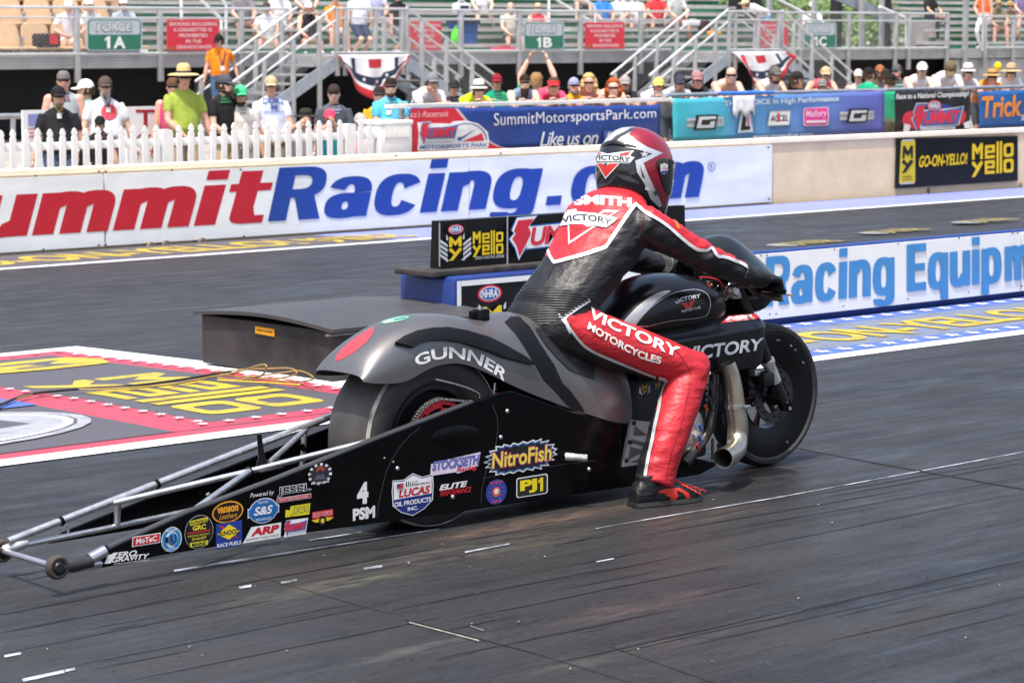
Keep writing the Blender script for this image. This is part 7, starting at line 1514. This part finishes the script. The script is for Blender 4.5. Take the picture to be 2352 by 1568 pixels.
# torso: sections across a spine pitched forward
SPN = [((6.93, .655), .165, .125), ((6.985, .735), .178, .136), ((7.05, .80), .175, .132), ((7.105, .853), .176, .130), ((7.165, .910), .186, .132), ((7.235, .985), .202, .136), ((7.30, 1.060), .214, .136), ((7.36, 1.125), .190, .118), ((7.405, 1.17), .105, .085), ((7.435, 1.20), .075, .072)]
T = V((.70, 0, .714)); Bk = V((-.714, 0, .70)); LY = V((0, -1, 0))
mb.loft([sect(V((x, YC, z)), LY, Bk, a, b) for (x, z), a, b in SPN], LK)
mb.ball((6.965, YC, .69), (.155, .185, .135), LK, 24, 16)
ShR, ElR, WrR = V((7.345, 7.200, 1.075)), V((7.565, 7.095, .945)), V((7.795, 7.088, .858))
ShL, ElL, WrL = V((7.36, 7.575, 1.080)), V((7.70, 7.66, .905)), V((7.90, 7.62, .838))
for Sh, El, Wr, mt in ((ShR, ElR, WrR, LK), (ShL, ElL, WrL, LRd)):
    d = (El - Sh)
    mb.ball(Sh, (.078, .074, .078), LK if mt is LK else LK, 18, 12); mb.tube([Sh - d * .1, Sh + d * .3, Sh + d * .7, El], [.078, .072, .061, .056], mt, 18)
    mt = LK; mb.tube([El - (Wr - El) * .05, El.lerp(Wr, .25), El.lerp(Wr, .7), Wr, Wr + (Wr - El) * .05], [.056, .057, .050, .043, .041], mt, 18)
for e in (-1, 1):                                        # legs
    hj = V((7.0, YC + e * .105, .685)); kn = V((7.462, YC + e * .315, .512)); an = V((7.222, YC + e * .345, .115))
    if e > 0: an = V((7.28, YC + .33, .12))
    mb.tube([hj - (kn - hj) * .12, hj.lerp(kn, .12), hj.lerp(kn, .35), hj.lerp(kn, .7), kn], [.095, .103, .098, .086, .073], LRd, 22)
    mb.ball(kn + V((.006, 0, 0)), (.076, .072, .075), LRd, 18, 12)
    mb.tube([kn, kn.lerp(an, .22), kn.lerp(an, .5), kn.lerp(an, .8), an + V((0, 0, -.035))], [.073, .080, .083, .078, .076], LRd, 22)
body = remesh(mb, .0075, 3)
nv = []                                                  # soft folds in the leather
cen = V((7.2, YC, .9))
tmp = bpy.data.meshes.new('n'); tmp.from_pydata(body.v, [], body.f); tmp.update()
for v, vn in zip(body.v, tmp.vertices):
    p = V(v); k = .0
    for c, r_, amp in ((ElR, .13, .010), (V((7.70, 7.085, .90)), .10, .009), (V((7.46, 7.06, .50)), .14, .008), (V((7.02, 7.26, .69)), .12, .010), (V((7.24, 7.05, .22)), .16, .007), (V((7.25, 7.26, .92)), .16, .008), (ElL, .12, .008)):
        w = max(0, 1 - (p - c).length / r_); k += amp * w
    f = mnoise.noise(V((p.x * 15 + p.z * 8, p.y * 8, p.z * 27 - p.x * 12))) * (.0022 + k * 1.25)
    nv.append(tuple(p + vn.normal * f))
body.v = nv; bpy.data.meshes.remove(tmp)
bo = body.build('body', rider, fix=False); bo.data.shade_smooth(); bb = bvh_of(bo)
bo['label'] = 'one piece racing leathers'
def suit(nm, draw, L=3.0, lift=.0022, step=.0008, parent=bo): a = Art(cast(bb), L=L, lift=lift, step=step); draw(a); return a.build(nm, parent)
z2_ = lambda u, v: (1361 + u * .3934, 580.8 + v * .3934); Z2 = lambda L: [z2_(*q) for q in L]
def band(a, col, L, w):
    P = [np.array(p, float) for p in smooth_line(L, 4)]
    lft, rgt = [], []
    for i, p in enumerate(P):
        t = P[min(i + 1, len(P) - 1)] - P[max(i - 1, 0)]; t = t / max(1e-6, np.linalg.norm(t)); n_ = np.array((-t[1], t[0])) * w / 2; lft.append(tuple(p + n_)); rgt.append(tuple(p - n_))
    for i in range(len(P) - 1): a.mb; z0 = a.z; a.poly(col, [lft[i], lft[i + 1], rgt[i + 1], rgt[i]]); a.z = z0
    a.z += a.step
suit('red_yoke', lambda a: a.poly(LRd, ZR([(900, 440), (700, 440), (540, 560), (400, 860), (370, 990), (445, 1064), (822, 946), (1043, 628), (1118, 694), (1250, 774), (1370, 874), (1500, 962), (1600, 962), (1640, 1015), (1690, 1030), (1780, 1050), (1880, 1104), (1930, 1080), (1760, 930), (1500, 760), (1300, 600), (1150, 500)])))
suit('white_piping', lambda a: (band(a, pip, ZR([(398, 960), (415, 1010), (445, 1062)]), 7), band(a, pip, ZR([(440, 1062), (560, 1030), (700, 990), (824, 946)]), 8), band(a, pip, ZR([(820, 950), (880, 865), (960, 745), (1042, 630)]), 8), band(a, pip, ZR([(1036, 628), (1118, 694), (1250, 774), (1370, 874), (1440, 930), (1500, 965), (1560, 968), (1600, 955), (1640, 1012), (1690, 1020), (1780, 1052), (1885, 1106)]), 6.5)), lift=.0036)
suit('back_lettering', lambda a: (arc_text(a, 'SMITH', smooth_line(ZR([(596, 645), (680, 638), (770, 638), (880, 645), (1010, 658)])), 22, (242, 240, 236), .05, L=3),
    a.poly((240, 240, 240), ZR([(548, 676), (612, 670), (640, 760), (600, 810), (640, 800), (812, 676), (922, 682), (552, 930)])), a.poly((176, 30, 44), ZR([(560, 690), (600, 684), (622, 806), (820, 690), (890, 694), (562, 908)])), a.poly((240, 240, 240), ZR([(606, 770), (618, 815), (760, 790), (640, 760)])), a.poly((176, 30, 44), ZR([(590, 774), (610, 832), (690, 800), (640, 770)])),
    a.poly((238, 240, 242), ZR([(534, 694), (620, 692), (760, 704), (912, 738), (880, 770), (830, 808), (700, 786), (600, 782), (496, 797), (518, 752)])), arc_text(a, 'VICTORY', smooth_line(ZR([(516, 783), (600, 764), (700, 762), (800, 778), (866, 797)])), 15, (30, 32, 40), .03, L=3)), lift=.0036, L=2.5)
suit('shoulder_patch', lambda a: (a.poly((232, 170, 40), ZR([(1228, 665), (1265, 690), (1290, 715), (1250, 700)])), a.poly((225, 110, 30), ZR([(1310, 735), (1335, 745), (1370, 810), (1345, 815)]))), lift=.0036)
# waist panel with raised ribs
def ribs(x, y, l):
    u, v = (x - 1134) / .3125, (y - 272) / .3125
    c = v + .06 * (u - 350) - .00035 * (u - 350) ** 2
    return cast(bb)(x, y, l + .0042 * abs(math.sin(math.pi * c / 19.0)) ** .7)
a = Art(ribs, L=1.5, lift=.002); a.poly(mat('ribbed_stretch_leather', (.010, .010, .011), .42, var=.1), ZR([(232, 1238), (350, 1236), (470, 1250), (560, 1268), (640, 1300), (702, 1332), (600, 1400), (525, 1462), (400, 1510), (280, 1545), (120, 1560), (110, 1420), (150, 1350), (200, 1280)])); o = a.build('ribbed_waist', bo); o.data.shade_smooth()
suit('seams', lambda a: (band(a, dkm, ZR([(445, 1066), (420, 1130), (360, 1235)]), 1.4), band(a, mat('red_stitch', (.10, .008, .008), .6), ZR([(1112, 695), (1085, 790), (1068, 880), (1075, 940)]), 1.6), band(a, dkm, ZR([(1060, 960), (960, 1060), (840, 1200), (740, 1290)]), 1.5)), lift=.003)
# legs: black inner panels, piping, lettering
suit('black_leg_panel', lambda a: (a.poly(LK, ZR([(705, 1330), (522, 1463), (566, 1575), (300, 1600), (100, 1560), (120, 1400), (600, 1260)])), a.poly(LK, Z2([(-240, 330), (-140, 430), (-70, 520), (0, 572), (120, 625), (250, 675), (370, 722), (425, 742), (420, 790), (300, 800), (100, 760), (-150, 660), (-300, 500)])), a.poly(LK, Z2([(330, 940), (400, 905), (372, 1000), (350, 1100), (325, 1210), (302, 1335), (200, 1340), (240, 1200), (280, 1050)]))))
suit('piping', lambda a: (band(a, pip, ZR([(702, 1334), (610, 1395), (524, 1464), (540, 1520), (566, 1575)]), 8), band(a, pip, Z2([(-200, 360), (-120, 460), (-60, 530), (0, 572), (120, 625), (250, 677), (370, 724)]), 5.5), band(a, pip, Z2([(385, 725), (432, 742), (412, 790), (398, 860), (392, 905), (370, 1000), (350, 1100), (325, 1210), (305, 1335)]), 7)), lift=.0036)
suit('leg_lettering', lambda a: (arc_text(a, 'VICTORY', smooth_line(Z2([(-30, 368), (40, 412), (160, 468), (280, 520), (400, 572), (500, 614)])), 24, (244, 240, 232), .03), arc_text(a, 'MOTORCYCLES', smooth_line(Z2([(-34, 442), (60, 500), (130, 540), (270, 610), (395, 648)])), 17, (244, 240, 232), .035)), lift=.0036, L=2.5)
suit('leg_seam', lambda a: (band(a, ink(150, 20, 32), Z2([(440, 520), (520, 610), (570, 700), (560, 800), (530, 950), (490, 1080), (455, 1180), (425, 1325)]), 1.3), band(a, ink(150, 20, 32), Z2([(298, 1322), (380, 1326), (460, 1322)]), 1.3)), lift=.0028)
# ---- gloves gripping the bar
gl = leather('glove_leather', (.011, .011, .012), .45)
for e, Wr, gp in ((-1, WrR, V((7.935, YC - .285, .796))), (1, WrL, V((7.985, YC + .265, .796)))):
    d = (gp - Wr).normalized(); g = MB(); barv = V((.0, -e * 1.0, .0)); upv = V((0, 0, 1))
    g.tube([Wr - d * .05, Wr - d * .01, Wr + d * .03], [.052, .051, .044], gl, 16)
    kn0 = gp + upv * .035 - V((.03, 0, 0))
    g.tube([Wr + d * .02, Wr.lerp(kn0, .6), kn0], [.042, .052, .048], gl, 14, flat=.7, up=(0, 1, 0))
    for i, L in enumerate((.90, 1.0, .97, .84)):         # four fingers curl over the grip
        yy = gp.y + e * (.036 - .024 * i); b0 = V((kn0.x + .008, yy, kn0.z + .004)); b1 = V((gp.x + .022, yy, gp.z + .032 * L)); b2 = V((gp.x + .034, yy, gp.z - .004)); b3 = V((gp.x + .010, yy, gp.z - .028 * L))
        g.tube([b0, b1, b2, b3], [.016, .0148, .0138, .0115], gl, 10)
    t0 = Wr.lerp(gp, .55) - V((0, e * .032, .006)); g.tube([t0, V((gp.x - .020, gp.y - e * .042, gp.z - .008)), V((gp.x + .004, gp.y - e * .046, gp.z - .026))], [.016, .0135, .010], gl, 10)
    gm_ = remesh(g, .0042, 1); gm_.v = [tuple(gp + (V(v) - gp) * (1.18 if (V(v) - gp).length < .12 else 1.18 - .18 * min(1, ((V(v) - gp).length - .12) / .08))) for v in gm_.v]; o = gm_.build('glove', rider, fix=False); o.data.shade_smooth()
    if e < 0:
        s_ = MB(); rg = random.Random(2)
        for i in range(14): s_.ball(kn0 + V((rg.uniform(-.03, .02), -.028 + rg.uniform(-.012, .02), rg.uniform(-.02, .022))), .0028, chrome, 6, 4)
        s_.build('glove_studs', o)
# ---- boots
def boot(hl, toe, e, flat=True):
    hl, toe = V(hl), V(toe); d = (toe - hl); L = d.length; d.normalize(); sd = V((d.y, -d.x, 0)).normalized(); up = V((0, 0, 1)); b = MB()
    st = [(.0, .034, .0, .070), (.02, .040, .0, .098), (.07, .042, .0, .112), (.13, .043, .0, .105), (.18, .046, .0, .085), (.23, .049, .0, .070), (.27, .044, .002, .056), (.30, .032, .006, .044), (.318, .012, .014, .030)]
    for k in range(1): b.loft([[hl + d * (t * L / .315) + sd * (w * math.copysign(abs(math.cos(a)) ** .7, math.cos(a))) + up * (zb + (zt - zb) * (.5 + .5 * math.copysign(abs(math.sin(a)) ** .75, math.sin(a)))) for a in [2 * math.pi * i / 20 for i in range(20)]] for t, w, zb, zt in st], LK)
    b.tube([hl + d * .07 + up * .05, hl + d * .068 + up * .125], [.046, .047], LK, 16)
    o = remesh(b, .005, 2).build('boot', rider, fix=False); o.data.shade_smooth()
    s_ = MB(); s_.loft([[hl + d * (t * L / .315) + sd * (w * math.cos(a)) + up * (.003 + (.004 if math.sin(a) > 0 else 0) + (.012 if math.sin(a) > 0 else 0)) for a in [2 * math.pi * i / 16 for i in range(16)]] for t, w, zb, zt in [(q[0] - .003 if q[0] < .1 else q[0] + .002, q[1] + .0025, q[2], q[3]) for q in st]], mat('rubber_sole', (.02, .02, .02), .7), cap=True); s_.build('sole', o, 40); return o
b1 = boot((7.118, 7.050, .001), (7.432, 6.985, .001), -1); boot((7.15, 7.70, .001), (7.46, 7.74, .001), 1)
b1b = bvh_of(b1); a = Art(cast(b1b), L=2, lift=.002); rdp = (222, 58, 44)
a.poly(rdp, Z2([(380, 1392), (420, 1375), (505, 1370), (560, 1400), (570, 1425), (545, 1465), (520, 1462), (545, 1425), (530, 1402), (490, 1385), (500, 1420), (480, 1440), (450, 1452), (455, 1425), (420, 1410), (440, 1400), (400, 1402)])); a.build('boot_emblem', b1)
a = Art(cast(b1b), L=2, lift=.003)
for i in range(7): a.poly(rdp, Z2([(466 + i * 23, 1326 + i * 12), (478 + i * 23, 1325 + i * 12), (494 + i * 23, 1340 + i * 12), (482 + i * 23, 1339 + i * 12)]))
a.build('laces', b1); l_ = MB()
for i in range(5): p = onY(*z2_(490 + i * 36, 1345 + i * 13), 7.0); l_.tube([p + V((-.01, .01, .002)), p + V((.006, 0, .012)), p + V((.018, -.008, .002))], .0025, ink(*rdp), 6)
l_.build('lace_loops', b1)
# ---- helmet
hk = mat('black_helmet_shell', (.010, .010, .012), .10, coat=.6, var=.05); hr_ = mat('candy_red_paint', (.30, .012, .03), .18, .25, coat=.6, var=.12, vs=10); hs_ = mat('silver_helmet_paint', (.60, .60, .61), .24, .45, coat=.4, var=.08, vs=14); hd_ = mat('dark_grey_graphic', (.06, .06, .065), .2, .3, coat=.5, var=.3, vs=20)
yaw, pit = R(6), R(17); hf0 = V((math.cos(yaw), math.sin(yaw), 0)); hrt = V((math.sin(yaw), -math.cos(yaw), 0)); hf = hf0 * math.cos(pit) - V((0, 0, 1)) * math.sin(pit); hu = V((0, 0, 1)) * math.cos(pit) + hf0 * math.sin(pit)
HC = V((7.468, 7.395, 1.288)); K = 1.03
H = lambda a_, b_, c_: HC + (hrt * a_ + hf * b_ + hu * c_) * K
secs = [(.160, .020, .02, .025), (.152, .058, .06, .072), (.132, .092, .10, .112), (.095, .118, .135, .140), (.05, .131, .156, .156), (.0, .135, .166, .160), (-.045, .134, .174, .154), (-.085, .129, .180, .138), (-.115, .122, .184, .122), (-.140, .112, .180, .106), (-.155, .100, .165, .092), (-.150, .086, .140, .078)]
rings = []
for z_, w, f_, b_ in secs:
    rg_ = []
    for i in range(36):
        t = 2 * math.pi * i / 36; c, s_ = math.cos(t), math.sin(t); n_ = .88
        rg_.append(H(w * math.copysign(abs(c) ** n_, c), (f_ if s_ > 0 else b_) * math.copysign(abs(s_) ** n_, s_), z_ - (.035 * max(0, s_) ** 2 if z_ < -.1 else 0) + (.03 * max(0, -s_) if z_ < -.12 else 0)))
    rings.append(rg_)
mb = MB(); mb.loft(rings, hk); he = mb.build('helmet', rider); sd = he.modifiers.new('s', 'SUBSURF'); sd.levels = sd.render_levels = 2
dg = bpy.context.evaluated_depsgraph_get(); me_ = bpy.data.meshes.new_from_object(he.evaluated_get(dg)); he.modifiers.clear(); he.data = me_; he.data.shade_smooth(); hb = bvh_of(he)
def hpaint(nm, draw, L=3, lift=.0010, step=.0006): a = Art(cast(hb), L=L, lift=lift, step=step); draw(a); o = a.build(nm, he); o.data.shade_smooth(); return o
hpaint('helmet_graphic', lambda a: (
    a.poly(hs_, ZR([(735, 200), (770, 150), (830, 105), (900, 70), (1000, 60), (1060, 70), (1130, 215), (1000, 215), (850, 185), (760, 186)])),
    a.poly(hd_, ZR([(838, 186), (900, 130), (960, 100), (1010, 70), (1050, 70), (1060, 84), (1010, 100), (930, 140), (880, 190)])),
    a.poly(hr_, ZR([(990, 120), (1050, 70), (1120, 60), (1220, 90), (1290, 180), (1330, 300), (1330, 430), (1300, 560), (1240, 680), (1190, 560), (1130, 430), (1095, 330), (1235, 256), (1130, 215), (1040, 160)])),
    a.poly(hs_, ZR([(880, 190), (935, 145), (995, 122), (1040, 160), (1130, 213), (1240, 255), (1098, 328), (1135, 420), (1200, 555), (1235, 640), (1215, 655), (1150, 590), (1105, 480), (1052, 395), (1040, 312), (1165, 262), (1080, 236), (960, 210)])),
    a.poly(hr_, ZR([(1110, 330), (1195, 300), (1200, 360), (1225, 450), (1265, 545), (1240, 610), (1190, 540), (1140, 420)])),
    a.poly(hd_, ZR([(1070, 340), (1110, 440), (1150, 460), (1090, 430)])), a.poly(hs_, star(lambda u, v: zr_(1105 + 34 * u, 265 - 26 * v), 0, 0, 1, 1)), a.poly(hd_, star(lambda u, v: zr_(1020 + 34 * u, 400 - 26 * v), 0, 0, 1, 1)), a.poly(hd_, star(lambda u, v: zr_(1190 + 30 * u, 545 - 30 * v), 0, 0, 1, 1)),
    a.poly(hd_, ZR([(900, 410), (1000, 425), (1070, 470), (1060, 480), (960, 450)])), a.poly((225, 225, 228), ZR([(1110, 500), (1145, 510), (1140, 530), (1105, 520)]))))
hpaint('helmet_badge', lambda a: (a.poly((235, 235, 235), ZR([(752, 248), (800, 250), (840, 262), (920, 250), (1032, 238), (1000, 275), (1034, 290), (1000, 334), (930, 330), (825, 445), (760, 330), (745, 300)])), a.poly((215, 50, 44), ZR([(768, 334), (800, 332), (826, 350), (855, 334), (918, 334), (826, 430)])), a.poly((215, 50, 44), ZR([(930, 262), (1010, 244), (985, 275), (930, 276)])), a.poly((215, 50, 44), ZR([(760, 254), (790, 254), (800, 264), (764, 262)])), a.poly(BLACK, ZR([(812, 334), (842, 332), (827, 348)])),
    a.poly((225, 232, 230), ZR([(745, 268), (1034, 288), (1004, 326), (930, 318), (750, 316)])), arc_text(a, 'VICTORY', smooth_line(ZR([(742, 308), (820, 308), (920, 314), (1002, 324)])), 11, (25, 28, 32), .03), a.text((40, 40, 40), 'MOTORCYCLES', quad(zr_(765, 328), zr_(938, 332), zr_(765, 320), zr_(938, 324)))), L=2, lift=.0034)
# rear spoiler lip
mb = MB(); P = [H(.128 * math.sin(R(t)), -.150 * math.cos(R(t)) - .006, .066 - .02 * abs(math.sin(R(t)))) for t in range(-70, 71, 10)]; mb.tube(P, [.004] + [.010] * (len(P) - 2) + [.004], hk, 10, flat=.6); mb.build('spoiler', he, 60)
# visor with side plate and shield sticker
vs_ = mat('dark_visor', (.006, .006, .007), .05, coat=1.0, var=0)
a = Art(cast(hb), L=3, lift=.005); a.poly(vs_, smooth_line(ZR([(1195, 318), (1225, 296), (1270, 300), (1345, 330), (1345, 470), (1290, 560), (1250, 520), (1225, 450), (1205, 390), (1192, 350), (1195, 318)]), 4)); o = a.build('visor', he); so_ = o.modifiers.new('t', 'SOLIDIFY'); so_.thickness = .005; so_.offset = 0
mb = MB(); ring = [[H((.1385 if abs(math.cos(R(t))) > .2 else .138) * math.cos(R(t)), .176 * math.sin(R(t)) + .004, z_) for t in range(10, 171, 10)] for z_ in (.052, .02, -.02, -.055)]; mb.loft(ring, vs_, cap=False, closed=False); o2 = mb.build('visor_shield', he, 60)
a = Art(cast(hb), L=2, lift=.0095, step=.0005); f = quad(zr_(1212, 415), zr_(1266, 408), zr_(1212, 328), zr_(1266, 328)); sh = [(.5, 1), (.72, .88), (.98, .90), (1, .66), (.98, .30), (.78, .12), (.5, 0), (.22, .12), (.02, .30), (0, .66), (.02, .90), (.28, .88)]
a.poly((240, 240, 240), [f(*q) for q in sh]); a.poly((50, 80, 160), pts(f, (.06, .30), (.94, .34), (.78, .16), (.5, .05), (.22, .16))); a.text((210, 60, 70), 'LUCAS', sub(f, .14, .44, .9, .62), .1, .02); a.text((60, 80, 150), 'R&L', sub(f, .3, .68, .7, .8)); a.build('visor_sticker', he)
mb = MB(); mb.loft([sect(V((7.425, YC + .005, 1.185)) + T * t, LY, Bk, r_, r_ * .95) for t, r_ in ((-.03, .085), (.02, .078), (.05, .08))], leather('red_collar', (.42, .02, .03))); mb.build('collar', bo, 60)
